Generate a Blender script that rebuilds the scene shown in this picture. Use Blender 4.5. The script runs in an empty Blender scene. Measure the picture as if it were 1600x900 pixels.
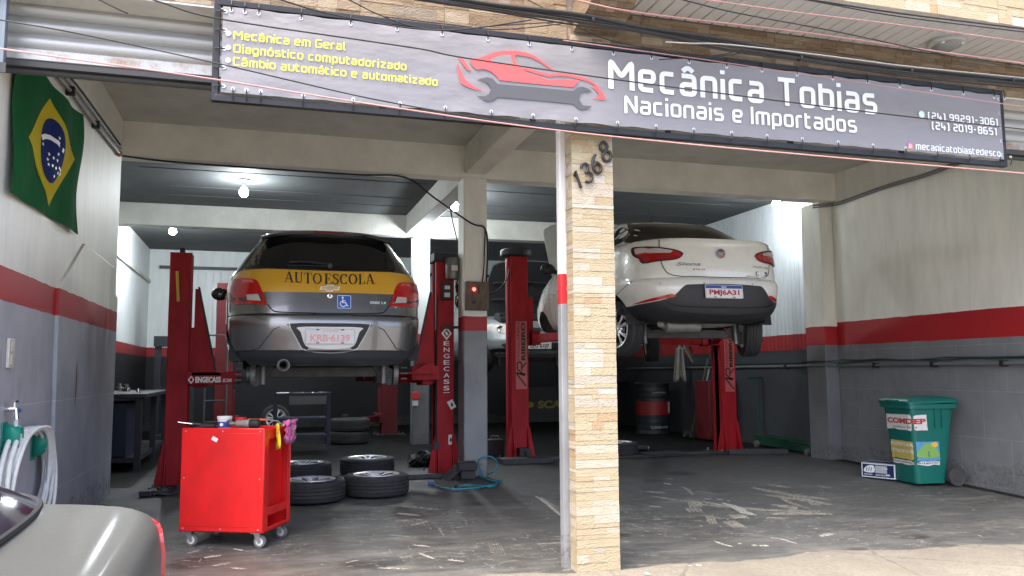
import bpy, bmesh, math, random
from mathutils import Vector, Matrix
from mathutils.geometry import delaunay_2d_cdt
random.seed(7)
PI = math.pi
R_ = math.radians
sc = bpy.context.scene
col = sc.collection

# ------------------------------------------------------------------ camera
CAM_H = 1.14
F_PX, YAW, PITCH, ROLL = 1288.6, R_(16.856), R_(5.81), R_(-0.378)
def cam_axes():
    cy, sy = math.cos(YAW), math.sin(YAW)
    f = Vector((sy*math.cos(PITCH), cy*math.cos(PITCH), math.sin(PITCH)))
    r = Vector((cy, -sy, 0)); u = r.cross(f)
    r2 = r*math.cos(ROLL) + u*math.sin(ROLL)
    u2 = u*math.cos(ROLL) - r*math.sin(ROLL)
    return r2, u2, f
CR, CU, CF = cam_axes()
CAM = Vector((0, 0, CAM_H))
cd = bpy.data.cameras.new('camera'); cam = bpy.data.objects.new('camera', cd); col.objects.link(cam)
cam.matrix_world = Matrix(((CR.x, CU.x, -CF.x, 0), (CR.y, CU.y, -CF.y, 0), (CR.z, CU.z, -CF.z, CAM_H), (0, 0, 0, 1)))
cd.sensor_width = 36; cd.lens = F_PX/1600*36; cd.clip_start = .05; cd.clip_end = 3000
sc.camera = cam
sc.render.resolution_x, sc.render.resolution_y = 1024, 576

def ray(x, y):
    return CR*((x-800)/F_PX) - CU*((y-450)/F_PX) + CF
def onY(x, y, Y):
    d = ray(x, y); return CAM + d*(Y/d.y)
def onX(x, y, X):
    d = ray(x, y); return CAM + d*(X/d.x)
def onZ(x, y, Z=0.0):
    d = ray(x, y); return CAM + d*((Z-CAM_H)/d.z)

# ------------------------------------------------------------------ sky, sun, exposure
SUN_EL, SUN_AZ = R_(60), R_(230)          # azimuth from +Y clockwise: high on the left, hazy
w = bpy.data.worlds.new('World'); sc.world = w; w.use_nodes = True
nt = w.node_tree; bg = nt.nodes['Background']
sky = nt.nodes.new('ShaderNodeTexSky'); sky.sky_type = 'NISHITA'; sky.sun_disc = False
sky.sun_elevation = SUN_EL; sky.sun_rotation = SUN_AZ
sky.air_density = 0.6; sky.dust_density = 4.0; sky.ozone_density = 0.5
nt.links.new(sky.outputs[0], bg.inputs[0]); bg.inputs[1].default_value = .15
sd = bpy.data.lights.new('sun', 'SUN'); sun = bpy.data.objects.new('sun', sd); col.objects.link(sun)
sd.energy = .5; sd.angle = R_(60); sd.color = (1, .96, .9)
sdir = Vector((math.sin(SUN_AZ)*math.cos(SUN_EL), math.cos(SUN_AZ)*math.cos(SUN_EL), math.sin(SUN_EL)))
sun.rotation_euler = sdir.to_track_quat('Z', 'Y').to_euler()
sc.view_settings.view_transform = 'Standard'; sc.view_settings.look = 'None'
sc.view_settings.exposure = 2.45; sc.view_settings.gamma = 1
sc.render.engine = 'CYCLES'
sc.cycles.max_bounces = 8; sc.cycles.diffuse_bounces = 5

# ------------------------------------------------------------------ materials
MATS = {}
def mat(name, c, rough=.6, metal=0, coat=0, spec=.5, emit=None, estr=0, var=0, vscale=6, bump=0, bscale=40, vcol2=None, stretch=None, alpha=1):
    if name in MATS: return MATS[name]
    m = bpy.data.materials.new(name); m.use_nodes = True; MATS[name] = m
    t = m.node_tree; b = t.nodes['Principled BSDF']
    b.inputs['Base Color'].default_value = (*c, 1); b.inputs['Roughness'].default_value = rough
    b.inputs['Metallic'].default_value = metal; b.inputs['Coat Weight'].default_value = coat
    b.inputs['Coat Roughness'].default_value = .06
    b.inputs['Specular IOR Level'].default_value = spec
    if emit: b.inputs['Emission Color'].default_value = (*emit, 1); b.inputs['Emission Strength'].default_value = estr
    if alpha < 1: b.inputs['Alpha'].default_value = alpha
    tc = t.nodes.new('ShaderNodeTexCoord'); src = tc.outputs['Object']
    if stretch:
        mp = t.nodes.new('ShaderNodeMapping'); mp.inputs['Scale'].default_value = stretch
        t.links.new(src, mp.inputs[0]); src = mp.outputs[0]
    if var:
        n = t.nodes.new('ShaderNodeTexNoise'); n.inputs['Scale'].default_value = vscale; n.inputs['Detail'].default_value = 7; n.inputs['Roughness'].default_value = .65
        t.links.new(src, n.inputs[0])
        r = t.nodes.new('ShaderNodeValToRGB'); r.color_ramp.elements[0].position = .32; r.color_ramp.elements[1].position = .68
        c2 = vcol2 or tuple(x*(1-var) for x in c)
        r.color_ramp.elements[0].color = (*c2, 1); r.color_ramp.elements[1].color = (*c, 1)
        t.links.new(n.outputs[0], r.inputs[0]); t.links.new(r.outputs[0], b.inputs['Base Color'])
        mr = t.nodes.new('ShaderNodeMapRange'); mr.inputs[3].default_value = min(1, rough+.12); mr.inputs[4].default_value = max(.02, rough-.06)
        t.links.new(n.outputs[0], mr.inputs[0]); t.links.new(mr.outputs[0], b.inputs['Roughness'])
    if bump:
        n2 = t.nodes.new('ShaderNodeTexNoise'); n2.inputs['Scale'].default_value = bscale; n2.inputs['Detail'].default_value = 5
        t.links.new(src, n2.inputs[0])
        bp = t.nodes.new('ShaderNodeBump'); bp.inputs['Strength'].default_value = bump; bp.inputs['Distance'].default_value = .02
        t.links.new(n2.outputs[0], bp.inputs['Height']); t.links.new(bp.outputs[0], b.inputs['Normal'])
    return m

class NT:
    """small helper to write node graphs"""
    def __init__(s, name):
        s.m = bpy.data.materials.new(name); s.m.use_nodes = True; MATS[name] = s.m
        s.t = s.m.node_tree; s.b = s.t.nodes['Principled BSDF']
    def n(s, ty, **kw):
        x = s.t.nodes.new(ty)
        for k, v in kw.items():
            setattr(x, k, v)
        return x
    def link(s, a, b): s.t.links.new(a, b)
    def val(s, sock, v):
        if hasattr(v, 'is_output') or isinstance(v, bpy.types.NodeSocket): s.link(v, sock)
        else: sock.default_value = v
    def math(s, op, a, b=0.0, c=None):
        x = s.n('ShaderNodeMath', operation=op); s.val(x.inputs[0], a); s.val(x.inputs[1], b)
        if c is not None: s.val(x.inputs[2], c)
        return x.outputs[0]
    def noise(s, vec, scale, detail=6, rough=.6, dist=0):
        x = s.n('ShaderNodeTexNoise'); s.link(vec, x.inputs[0]); x.inputs['Scale'].default_value = scale
        x.inputs['Detail'].default_value = detail; x.inputs['Roughness'].default_value = rough; x.inputs['Distortion'].default_value = dist
        return x.outputs[0]
    def ramp(s, f, stops, const=False):
        x = s.n('ShaderNodeValToRGB'); s.link(f, x.inputs[0]); cr = x.color_ramp
        if const: cr.interpolation = 'CONSTANT'
        while len(cr.elements) < len(stops): cr.elements.new(.5)
        for e, (p, c) in zip(cr.elements, stops):
            e.position = p; e.color = (*c, 1) if isinstance(c, tuple) else (c, c, c, 1)
        return x.outputs[0]
    def mix(s, f, a, b, mode='MIX'):
        x = s.n('ShaderNodeMix', data_type='RGBA', blend_type=mode)
        s.val(x.inputs[0], f)
        for i, v in ((6, a), (7, b)):
            if isinstance(v, tuple): x.inputs[i].default_value = (*v, 1)
            else: s.link(v, x.inputs[i])
        return x.outputs[2]
    def pos(s):
        g = s.n('ShaderNodeNewGeometry'); return g.outputs['Position']
    def sep(s, v):
        x = s.n('ShaderNodeSeparateXYZ'); s.link(v, x.inputs[0]); return x.outputs
    def mapping(s, v, scale=(1, 1, 1), rot=(0, 0, 0), loc=(0, 0, 0)):
        x = s.n('ShaderNodeMapping'); s.link(v, x.inputs[0]); x.inputs['Scale'].default_value = scale
        x.inputs['Rotation'].default_value = rot; x.inputs['Location'].default_value = loc; return x.outputs[0]
    def bump(s, h, strength=.3, dist=.01):
        x = s.n('ShaderNodeBump'); s.link(h, x.inputs['Height']); x.inputs['Strength'].default_value = strength; x.inputs['Distance'].default_value = dist
        s.link(x.outputs[0], s.b.inputs['Normal']); return x

def wall_paint(name, z0, z1, sl0=0, sl1=0, grey=(.135, .145, .155), white=(.80, .785, .70), red=(.40, .014, .018), scored=None, stain=None):
    """painted plaster in three bands by height; z = z + slope*Y"""
    k = NT(name); p = k.pos(); s = k.sep(p)
    n1 = k.noise(p, 2.2, 8, .65); n2 = k.noise(p, 30, 4, .6); n3 = k.noise(k.mapping(p, (3, 3, .5)), 2.5, 6, .7)
    wob = k.math('MULTIPLY', k.math('SUBTRACT', k.noise(p, 5, 5), .5), .024)
    zz = k.math('ADD', s[2], wob)
    a = k.math('GREATER_THAN', zz, k.math('MULTIPLY_ADD', s[1], sl0, z0))
    b = k.math('GREATER_THAN', zz, k.math('MULTIPLY_ADD', s[1], sl1, z1))
    g2 = tuple(x*.72 for x in grey); w2 = tuple(x*.84 for x in white); r2 = tuple(x*.85 for x in red)
    G = k.mix(k.ramp(n1, [(.3, 0.), (.7, 1.)]), g2, grey)
    W = k.mix(k.ramp(n3, [(.25, 0.), (.6, 1.)]), w2, white)
    Rr = k.mix(n1, r2, red)
    h = n2
    if scored:
        br = k.n('ShaderNodeTexBrick'); br.offset = .5
        v = k.n('ShaderNodeCombineXYZ'); k.link(s[scored[0]], v.inputs[0]); k.link(s[2], v.inputs[1])
        mv = k.mapping(v.outputs[0], (1, 1, 1), (0, 0, 0), (scored[3], scored[4], 0)); k.link(mv, br.inputs['Vector'])
        br.inputs['Scale'].default_value = 1; br.inputs['Brick Width'].default_value = scored[1]; br.inputs['Row Height'].default_value = scored[2]
        br.inputs['Mortar Size'].default_value = .004; br.inputs['Mortar Smooth'].default_value = .3
        G = k.mix(k.math('MULTIPLY', br.outputs['Fac'], .35), G, tuple(x*1.7 for x in grey))
        h = k.math('SUBTRACT', n2, k.math('MULTIPLY', br.outputs['Fac'], 1.2))
    # soot smears and scratches on the grey paint
    sm = k.ramp(k.noise(k.mapping(p, (2, 2, .7)), 3.3, 9, .75, .6), [(.55, 0.), (.72, 1.)])
    G = k.mix(k.math('MULTIPLY', sm, .45), G, tuple(x*.45 for x in grey))
    scx = k.ramp(k.noise(k.mapping(p, (14, 14, 1.2)), 3, 4, .5), [(.70, 0.), (.74, 1.)])
    G = k.mix(k.math('MULTIPLY', scx, .25), G, tuple(min(1, x*1.9) for x in grey))
    if stain:                                                # one rust run on the plaster
        dy = k.math('DIVIDE', k.math('SUBTRACT', k.math('ADD', s[1], k.math('MULTIPLY', k.math('SUBTRACT', n1, .5), .05)), stain[0]), .035); dz = k.math('DIVIDE', k.math('SUBTRACT', s[2], stain[1]), .20)
        dd = k.math('ADD', k.math('MULTIPLY', dy, dy), k.math('MULTIPLY', dz, dz))
        G = k.mix(k.ramp(dd, [(.25, .85), (1., 0.)]), G, (.10, .06, .035))
        G = k.mix(k.ramp(k.math('MULTIPLY', dd, 5.), [(.15, .9), (.8, 0.)]), G, (.36, .15, .05))
    spl = k.math('MULTIPLY', k.ramp(k.noise(k.mapping(p, (6, 6, 9)), 2.5, 9, .8), [(.46, 0.), (.60, 1.)]), k.math('LESS_THAN', k.math('ADD', s[2], k.math('MULTIPLY', n1, .35)), .36))
    G = k.mix(k.math('MULTIPLY', spl, .6), G, (.075, .066, .055))
    c = k.mix(a, G, Rr); c = k.mix(b, c, W)
    k.link(c, k.b.inputs['Base Color']); k.b.inputs['Roughness'].default_value = .55
    k.bump(h, .35, .004)
    return k.m

# ------------------------------------------------------------------ object helpers
def tag(o, label=None, cat=None, group=None, kind=None):
    if label: o['label'] = label
    if cat: o['category'] = cat
    if group: o['group'] = group
    if kind: o['kind'] = kind
    return o
def thing(name, label, cat, loc=(0, 0, 0), rz=0, group=None):
    o = bpy.data.objects.new(name, None); col.objects.link(o); o.empty_display_size = .1
    o.location = loc; o.rotation_euler = (0, 0, rz)
    return tag(o, label, cat, group)
def copy_tree(o, parent=None):
    c = o.copy(); col.objects.link(c); c.parent = parent
    for ch in list(o.children): copy_tree(ch, c)
    return c

class MB:
    def __init__(s): s.v = []; s.f = []; s.mi = []; s.M = Matrix.Identity(4); s.cur = 0
    def add(s, vs, fs, mi=None):
        o = len(s.v); s.v += [tuple(s.M @ Vector(v)) for v in vs]
        for f in fs: s.f.append(tuple(i+o for i in f)); s.mi.append(s.cur if mi is None else mi)
        return s
    def box(s, a, b, mi=None):
        x0, y0, z0 = a; x1, y1, z1 = b
        x0, x1 = min(x0, x1), max(x0, x1); y0, y1 = min(y0, y1), max(y0, y1); z0, z1 = min(z0, z1), max(z0, z1)
        return s.add([(x0, y0, z0), (x1, y0, z0), (x1, y1, z0), (x0, y1, z0), (x0, y0, z1), (x1, y0, z1), (x1, y1, z1), (x0, y1, z1)],
                     [(0, 3, 2, 1), (4, 5, 6, 7), (0, 1, 5, 4), (1, 2, 6, 5), (2, 3, 7, 6), (3, 0, 4, 7)], mi)
    def bar(s, p, q, w, h, up=(0, 0, 1), w2=None, h2=None, mi=None):
        p, q = Vector(p), Vector(q); d = (q-p).normalized(); up = Vector(up)
        if abs(d.dot(up)) > .98: up = Vector((0, 1, 0))
        sx = d.cross(up).normalized(); sz = sx.cross(d)
        w2 = w if w2 is None else w2; h2 = h if h2 is None else h2
        vs = [p+sx*a*w/2+sz*b*h/2 for a, b in ((-1, -1), (1, -1), (1, 1), (-1, 1))] + [q+sx*a*w2/2+sz*b*h2/2 for a, b in ((-1, -1), (1, -1), (1, 1), (-1, 1))]
        return s.add(vs, [(0, 1, 2, 3), (7, 6, 5, 4), (0, 4, 5, 1), (1, 5, 6, 2), (2, 6, 7, 3), (3, 7, 4, 0)], mi)
    def tube(s, pts, r, n=8, caps=True, mi=None, closed=False):
        pts = [Vector(p) for p in pts]; N = len(pts); rs = r if isinstance(r, (list, tuple)) else [r]*N
        vs = []; fs = []; prev = None
        for i in range(N):
            if closed: d = pts[(i+1) % N]-pts[i-1]
            else: d = pts[min(i+1, N-1)]-pts[max(i-1, 0)]
            d = d.normalized() if d.length > 1e-9 else Vector((0, 0, 1))
            if prev is None:
                u = Vector((0, 0, 1)) if abs(d.z) < .9 else Vector((1, 0, 0))
                a = d.cross(u).normalized()
            else: a = (prev - d*prev.dot(d)).normalized()
            prev = a; b = d.cross(a)
            for k in range(n):
                t = 2*PI*k/n; vs.append(pts[i]+(a*math.cos(t)+b*math.sin(t))*rs[i])
        for i in range(N if closed else N-1):
            j = (i+1) % N
            for k in range(n): fs.append((i*n+k, i*n+(k+1) % n, j*n+(k+1) % n, j*n+k))
        if caps and not closed: fs.append(tuple(range(n-1, -1, -1))); fs.append(tuple((N-1)*n+k for k in range(n)))
        return s.add(vs, fs, mi)
    def rev(s, prof, n=32, c=(0, 0, 0), axis='Z', mi=None, mis=None, cap0=False, cap1=False):
        vs = []; fs = []; ms = []
        for k in range(n):
            t = 2*PI*k/n
            for r, z in prof:
                x, y = r*math.cos(t), r*math.sin(t)
                p = (x, y, z) if axis == 'Z' else ((z, x, y) if axis == 'X' else (y, z, x))
                vs.append((p[0]+c[0], p[1]+c[1], p[2]+c[2]))
        m = len(prof)
        for k in range(n):
            for i in range(m-1):
                a, b = k*m+i, ((k+1) % n)*m+i
                fs.append((a, b, b+1, a+1)); ms.append(mis[i] if mis else (s.cur if mi is None else mi))
        if cap0: fs.append(tuple(k*m for k in range(n-1, -1, -1))); ms.append(mis[0] if mis else (s.cur if mi is None else mi))
        if cap1: fs.append(tuple(k*m+m-1 for k in range(n))); ms.append(mis[-1] if mis else (s.cur if mi is None else mi))
        o = len(s.v); s.v += [tuple(s.M @ Vector(v)) for v in vs]
        s.f += [tuple(i+o for i in f) for f in fs]; s.mi += ms
        return s
    def prism(s, poly, a, b, axis='Y', mi=None):
        """poly in the two other axes (order x,y,z without axis), extruded from a to b"""
        n = len(poly)
        def P(u, v, t): return {'X': (t, u, v), 'Y': (u, t, v), 'Z': (u, v, t)}[axis]
        vs = [P(u, v, a) for u, v in poly]+[P(u, v, b) for u, v in poly]
        fs = [tuple(range(n-1, -1, -1)), tuple(range(n, 2*n))]+[(i, (i+1) % n, n+(i+1) % n, n+i) for i in range(n)]
        return s.add(vs, fs, mi)
    def grid(s, rows, mi=None, closeu=False):
        m = len(rows[0]); vs = [p for r in rows for p in r]; fs = []
        for i in range(len(rows)-1):
            for j in range(m if closeu else m-1):
                k = (j+1) % m; fs.append((i*m+j, i*m+k, (i+1)*m+k, (i+1)*m+j))
        return s.add(vs, fs, mi)
    def sphere(s, c, r, n=16, m=10, sc=(1, 1, 1), mi=None):
        rows = []
        for i in range(m+1):
            t = PI*i/m
            rows.append([(c[0]+r*sc[0]*math.sin(t)*math.cos(2*PI*j/n), c[1]+r*sc[1]*math.sin(t)*math.sin(2*PI*j/n), c[2]+r*sc[2]*math.cos(t)) for j in range(n)])
        return s.grid(rows, mi, True)
    def build(s, name, mats, parent=None, smooth=None, bevel=0, seg=2, loc=None, solid=0):
        me = bpy.data.meshes.new(name); me.from_pydata(s.v, [], s.f)
        if not isinstance(mats, (list, tuple)): mats = [mats]
        for m in mats: me.materials.append(m)
        me.polygons.foreach_set('material_index', [min(i, len(mats)-1) for i in s.mi])
        bm = bmesh.new(); bm.from_mesh(me)
        bmesh.ops.remove_doubles(bm, verts=bm.verts, dist=1e-5)
        bmesh.ops.recalc_face_normals(bm, faces=bm.faces)
        bm.to_mesh(me); bm.free()
        o = bpy.data.objects.new(name, me); col.objects.link(o); o.parent = parent
        if loc: o.location = loc
        if bevel:
            b = o.modifiers.new('bevel', 'BEVEL'); b.width = bevel; b.segments = seg; b.limit_method = 'ANGLE'; b.angle_limit = R_(35); b.use_clamp_overlap = True
        if smooth is not None or bevel:
            ang = R_(smooth if smooth else 40)
            me.polygons.foreach_set('use_smooth', [True]*len(me.polygons))
            bm = bmesh.new(); bm.from_mesh(me)
            for e in bm.edges:
                if len(e.link_faces) == 2: e.smooth = e.calc_face_angle() < ang
            bm.to_mesh(me); bm.free()
        return o

def parts(mb, name, m, parent, **kw):
    """build every loose piece of a mesh builder as an object of its own"""
    n = len(mb.v); p = list(range(n))
    def fd(a):
        while p[a] != a: p[a] = p[p[a]]; a = p[a]
        return a
    for f in mb.f:
        for q in f[1:]: p[fd(q)] = fd(f[0])
    gr = {}
    for f, mi in zip(mb.f, mb.mi): gr.setdefault(fd(f[0]), []).append((f, mi))
    out = []
    for g in gr.values():
        ids = sorted({i for f, _ in g for i in f}); mp = {o: i for i, o in enumerate(ids)}; b = MB()
        b.v = [mb.v[i] for i in ids]; b.f = [tuple(mp[i] for i in f) for f, _ in g]; b.mi = [mi for _, mi in g]
        out.append(b.build(name, m, parent, **kw))
    return out
def catmull(pts, k=6, closed=False):
    P = [Vector(p) for p in pts]; n = len(P); out = []
    rng = range(n if closed else n-1)
    for i in rng:
        if closed: a, b, c, d = P[i-1], P[i], P[(i+1) % n], P[(i+2) % n]
        else: a, b, c, d = P[max(i-1, 0)], P[i], P[i+1], P[min(i+2, n-1)]
        for j in range(k):
            t = j/k
            out.append(.5*((2*b)+(c-a)*t+(2*a-5*b+4*c-d)*t*t+(3*b-a-3*c+d)*t**3))
    if not closed: out.append(P[-1])
    return out
def fillet(pl, r, closed=False, k=4):
    n = len(pl); out = []
    for i in range(n):
        p = Vector(pl[i])
        if not closed and i in (0, n-1): out.append(p); continue
        a, b = Vector(pl[i-1]), Vector(pl[(i+1) % n])
        d1, d2 = (a-p), (b-p); rr = min(r, d1.length*.49, d2.length*.49)
        p1, p2 = p+d1.normalized()*rr, p+d2.normalized()*rr
        for j in range(k+1):
            t = j/k; out.append(p1*(1-t)**2+p*2*t*(1-t)+p2*t*t)
    return out
def stroke(pl, wd, closed=False):
    """flat ribbon round a 2-D polyline -> verts, faces"""
    P = [Vector(p) for p in pl]; n = len(P); vs = []; fs = []
    ws = wd if isinstance(wd, (list, tuple)) else [wd]*n
    for i in range(n):
        if closed: a, b = P[i-1], P[(i+1) % n]
        else: a, b = P[max(i-1, 0)], P[min(i+1, n-1)]
        d1 = (P[i]-a); d2 = (b-P[i])
        d1 = d1.normalized() if d1.length > 1e-9 else d2.normalized(); d2 = d2.normalized() if d2.length > 1e-9 else d1
        n1 = Vector((-d1.y, d1.x)); n2 = Vector((-d2.y, d2.x)); m = n1+n2
        m = m.normalized() if m.length > 1e-6 else n1
        q = ws[i]/2/max(.35, m.dot(n1)); vs += [P[i]+m*q, P[i]-m*q]
    for i in range(n if closed else n-1):
        j = (i+1) % n; fs.append((2*i, 2*i+1, 2*j+1, 2*j))
    return vs, fs

GL = {
 'a': (.5, [[(.0, .72), (.5, .72), (.5, 0), (0, 0), (0, .38), (.5, .38)]]), 'b': (.5, [[(0, 1), (0, 0), (.5, 0), (.5, .72), (0, .72)]]),
 'c': (.46, [[(.46, .72), (0, .72), (0, 0), (.46, 0)]]), 'd': (.5, [[(.5, 1), (.5, 0), (0, 0), (0, .72), (.5, .72)]]),
 'e': (.5, [[(.48, 0), (0, 0), (0, .72), (.5, .72), (.5, .34), (0, .34)]]), 'g': (.5, [[(.5, 0), (0, 0), (0, .72), (.5, .72), (.5, -.27), (.04, -.27)]]),
 'i': (.0, [[(0, -.08), (0, .76)], [(0, .95), (0, 1.11)]]), 'l': (.14, [[(0, 1.06), (0, 0), (.16, 0)]]),
 'm': (.78, [[(0, -.08), (0, .72), (.78, .72), (.78, -.08)], [(.39, -.08), (.39, .68)]]), 'n': (.5, [[(0, -.08), (0, .72), (.5, .72), (.5, -.08)]]),
 'o': (.5, [[(0, .36), (0, .72), (.5, .72), (.5, 0), (0, 0), (0, .36)]]), 'p': (.5, [[(0, -.32), (0, .72), (.5, .72), (.5, 0), (0, 0)]]),
 'r': (.32, [[(0, -.08), (0, .72), (.34, .72)]]), 's': (.48, [[(.46, .72), (0, .72), (0, .37), (.48, .37), (.48, 0), (0, 0)]]),
 't': (.3, [[(0, .98), (0, 0), (.3, 0)], [(0, .72), (.3, .72)]]), 'u': (.5, [[(0, .8), (0, 0), (.5, 0), (.5, .8)]]),
 'z': (.5, [[(0, .72), (.5, .72), (0, 0), (.5, 0)]]), 'M': (.8, [[(0, -.08), (0, 1.02), (.4, .42), (.8, 1.02), (.8, -.08)]]),
 'D': (.6, [[(0, .5), (0, 1), (.6, 1), (.6, 0), (0, 0), (0, .5)]]), 'C': (.58, [[(.58, 1), (0, 1), (0, 0), (.58, 0)]]),
 'G': (.6, [[(.58, 1), (0, 1), (0, 0), (.6, 0), (.6, .48), (.3, .48)]]), 'N': (.62, [[(0, -.08), (0, 1.02), (.62, -.02), (.62, 1.08)]]),
 'I': (0, [[(0, -.08), (0, 1.08)]]), 'T': (.66, [[(-.04, 1), (.7, 1)], [(.33, .95), (.33, -.08)]]),
 '0': (.52, [[(0, .5), (0, 1), (.52, 1), (.52, 0), (0, 0), (0, .5)]]), '1': (.2, [[(0, .9), (.2, 1.02), (.2, -.08)]]),
 '2': (.5, [[(0, 1), (.5, 1), (.5, .52), (0, .52), (0, 0), (.54, 0)]]), '3': (.5, [[(0, 1), (.5, 1), (.5, 0), (0, 0)], [(.1, .52), (.46, .52)]]),
 '4': (.54, [[(.02, 1.06), (.0, .3), (.58, .3)], [(.42, .66), (.42, -.08)]]), '5': (.5, [[(.5, 1), (0, 1), (0, .55), (.5, .55), (.5, 0), (0, 0)]]),
 '6': (.5, [[(.48, 1), (0, 1), (0, 0), (.5, 0), (.5, .55), (.04, .55)]]), '8': (.52, [[(0, .5), (0, 1), (.52, 1), (.52, 0), (0, 0), (0, .5)], [(.04, .52), (.48, .52)]]),
 '9': (.5, [[(.46, .5), (0, .5), (0, 1), (.5, 1), (.5, 0), (.02, 0)]]), '(': (.18, [[(.2, 1.04), (0, 1.04), (0, -.06), (.2, -.06)]]),
 ')': (.18, [[(-.02, 1.04), (.18, 1.04), (.18, -.06), (-.02, -.06)]]), '-': (.34, [[(0, .5), (.34, .5)]]),
}
ACC = {'â': ('a', [[(.04, .9), (.25, 1.08), (.46, .9)]]), 'ó': ('o', [[(.2, .9), (.36, 1.1)]]), 'á': ('a', [[(.2, .9), (.36, 1.1)]])}
def tech_text(txt, th=.16, gap=.14, space=.42):
    """squared display lettering -> 2-D verts, faces, width (cap height about 1+th)"""
    x = 0; V = []; Fc = []; k = 0
    for ch in txt:
        if ch == ' ': x += space; continue
        base, extra = ACC.get(ch, (ch, [])); wd, pls = GL[base]
        for pl in pls+extra:
            cl = len(pl) > 3 and pl[0] == pl[-1]
            q = fillet(pl[:-1] if cl else pl, .15, cl)
            vs, fs = stroke(q, th, cl); o = len(V)
            nn_ = len(vs); V += [(v.x+x+th/2, v.y+th/2, (k % 3)*2+2*i_/nn_) for i_, v in enumerate(vs)]; Fc += [tuple(i+o for i in f) for f in fs]; k += 1
        x += wd+th+gap
    return V, Fc, x-gap
def font_text(txt, bold=0, sx=1, shear=0):
    cu = bpy.data.curves.new('t', 'FONT'); cu.body = txt; cu.size = 1; cu.offset = bold; cu.shear = shear; cu.resolution_u = 4
    o = bpy.data.objects.new('t', cu); col.objects.link(o); bpy.context.view_layer.update()
    dg = bpy.context.evaluated_depsgraph_get(); me = bpy.data.meshes.new_from_object(o.evaluated_get(dg))
    V = [(v.co.x*sx, v.co.y, 0) for v in me.vertices]; Fc = [tuple(p.vertices) for p in me.polygons]
    bpy.data.objects.remove(o); bpy.data.curves.remove(cu); bpy.data.meshes.remove(me)
    x0 = min(v[0] for v in V); x1 = max(v[0] for v in V); y0 = min(v[1] for v in V); y1 = max(v[1] for v in V)
    return [(v[0]-x0, v[1], 0) for v in V], Fc, x1-x0, y0, y1
def dice(V, Fc, step):
    me = bpy.data.meshes.new('d'); me.from_pydata(V, [], Fc); bm = bmesh.new(); bm.from_mesh(me); bpy.data.meshes.remove(me)
    x0 = min(v[0] for v in V); x1 = max(v[0] for v in V); x = x0+step
    while x < x1:
        bmesh.ops.bisect_plane(bm, geom=bm.verts[:]+bm.edges[:]+bm.faces[:], plane_co=(x, 0, 0), plane_no=(1, 0, 0)); x += step
    bm.verts.ensure_lookup_table(); V2 = [tuple(v.co) for v in bm.verts]; F2 = [tuple(v.index for v in f.verts) for f in bm.faces]; bm.free(); return V2, F2
def flat(name, V, Fc, fn, m, parent=None, off=.0004):
    """place flat 2-D art with fn(u, v, lift) -> point"""
    b = MB(); b.add([fn(v[0], v[1], (v[2] if len(v) > 2 else 0)*off) for v in V], Fc)
    me = bpy.data.meshes.new(name); me.from_pydata(b.v, [], b.f); me.materials.append(m)
    o = bpy.data.objects.new(name, me); col.objects.link(o); o.parent = parent
    return o
def fill(polys, step=None):
    """triangulate outlines (list of closed 2-D loops, nested loops are holes by parity) with inner points"""
    V = []; E = []
    for pl in polys:
        o = len(V); V += [Vector((p[0], p[1])) for p in pl]; n = len(pl); E += [(o+i, o+(i+1) % n) for i in range(n)]
    nb = len(V)
    if step:
        x0 = min(v.x for v in V); x1 = max(v.x for v in V); y0 = min(v.y for v in V); y1 = max(v.y for v in V)
        nx = int((x1-x0)/step); ny = int((y1-y0)/step)
        for i in range(1, nx+1):
            for j in range(1, ny+1):
                p = Vector((x0+(x1-x0)*i/(nx+1), y0+(y1-y0)*j/(ny+1)))
                if inside(p, polys): V.append(p)
    r = delaunay_2d_cdt(V, E, [], 0, 1e-7)
    vs = [(p.x, p.y, 0) for p in r[0]]; fs = []
    for f in r[2]:
        c = sum((r[0][i] for i in f), Vector((0, 0)))/len(f)
        if inside(c, polys): fs.append(tuple(f))
    return vs, fs
def inside(p, polys):
    c = False
    for pl in polys:
        n = len(pl)
        for i in range(n):
            a, b = pl[i], pl[(i+1) % n]
            if (a[1] > p[1]) != (b[1] > p[1]) and p[0] < (b[0]-a[0])*(p[1]-a[1])/(b[1]-a[1])+a[0]: c = not c
    return c
# ------------------------------------------------------------------ the setting
LW, LWE, RW, FAC, CEIL = -1.395, 8.9, 7.14, 4.65, 3.70
FLX, BACK, RWR = -2.25, 18.2, 7.45
def zf(X, Y):
    d = max(0, 9.0-Y); k = .0095+min(1, max(0, (X-2)/5.2))*.0295
    return -k*d
def struct(o): o['kind'] = 'structure'; return o

# floor material: worn dark concrete, oil, scuffs of pale cement and tyre marks
k = NT('floor_concrete'); p = k.pos()
n1 = k.noise(p, .9, 9, .7, .3); n2 = k.noise(p, 6, 8, .7, .5); n3 = k.noise(k.mapping(p, (1, .45, 1), (0, 0, .5)), 16, 8, .75, .4)
c = k.mix(k.ramp(n1, [(.3, 0.), (.7, 1.)]), (.060, .062, .058), (.108, .110, .101))
c = k.mix(k.math('MULTIPLY', k.ramp(n2, [(.38, 1.), (.55, 0.)]), .55), c, (.045, .045, .043))
strk = k.noise(k.mapping(p, (2.2, 15, 1), (0, 0, .12)), 2.2, 8, .75, .3)
c = k.mix(k.math('MULTIPLY', k.ramp(strk, [(.45, 0.), (.62, 1.)]), .5), c, (.13, .13, .118))
c = k.mix(k.math('MULTIPLY', k.ramp(strk, [(.33, 1.), (.42, 0.)]), .6), c, (.035, .035, .034))
oil = k.n('ShaderNodeTexVoronoi'); k.link(k.math('MULTIPLY', 1, 1), oil.inputs['Scale']) if False else None; k.link(k.mapping(p, (1, 1, .01)), oil.inputs['Vector']); oil.inputs['Scale'].default_value = 1.1
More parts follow.
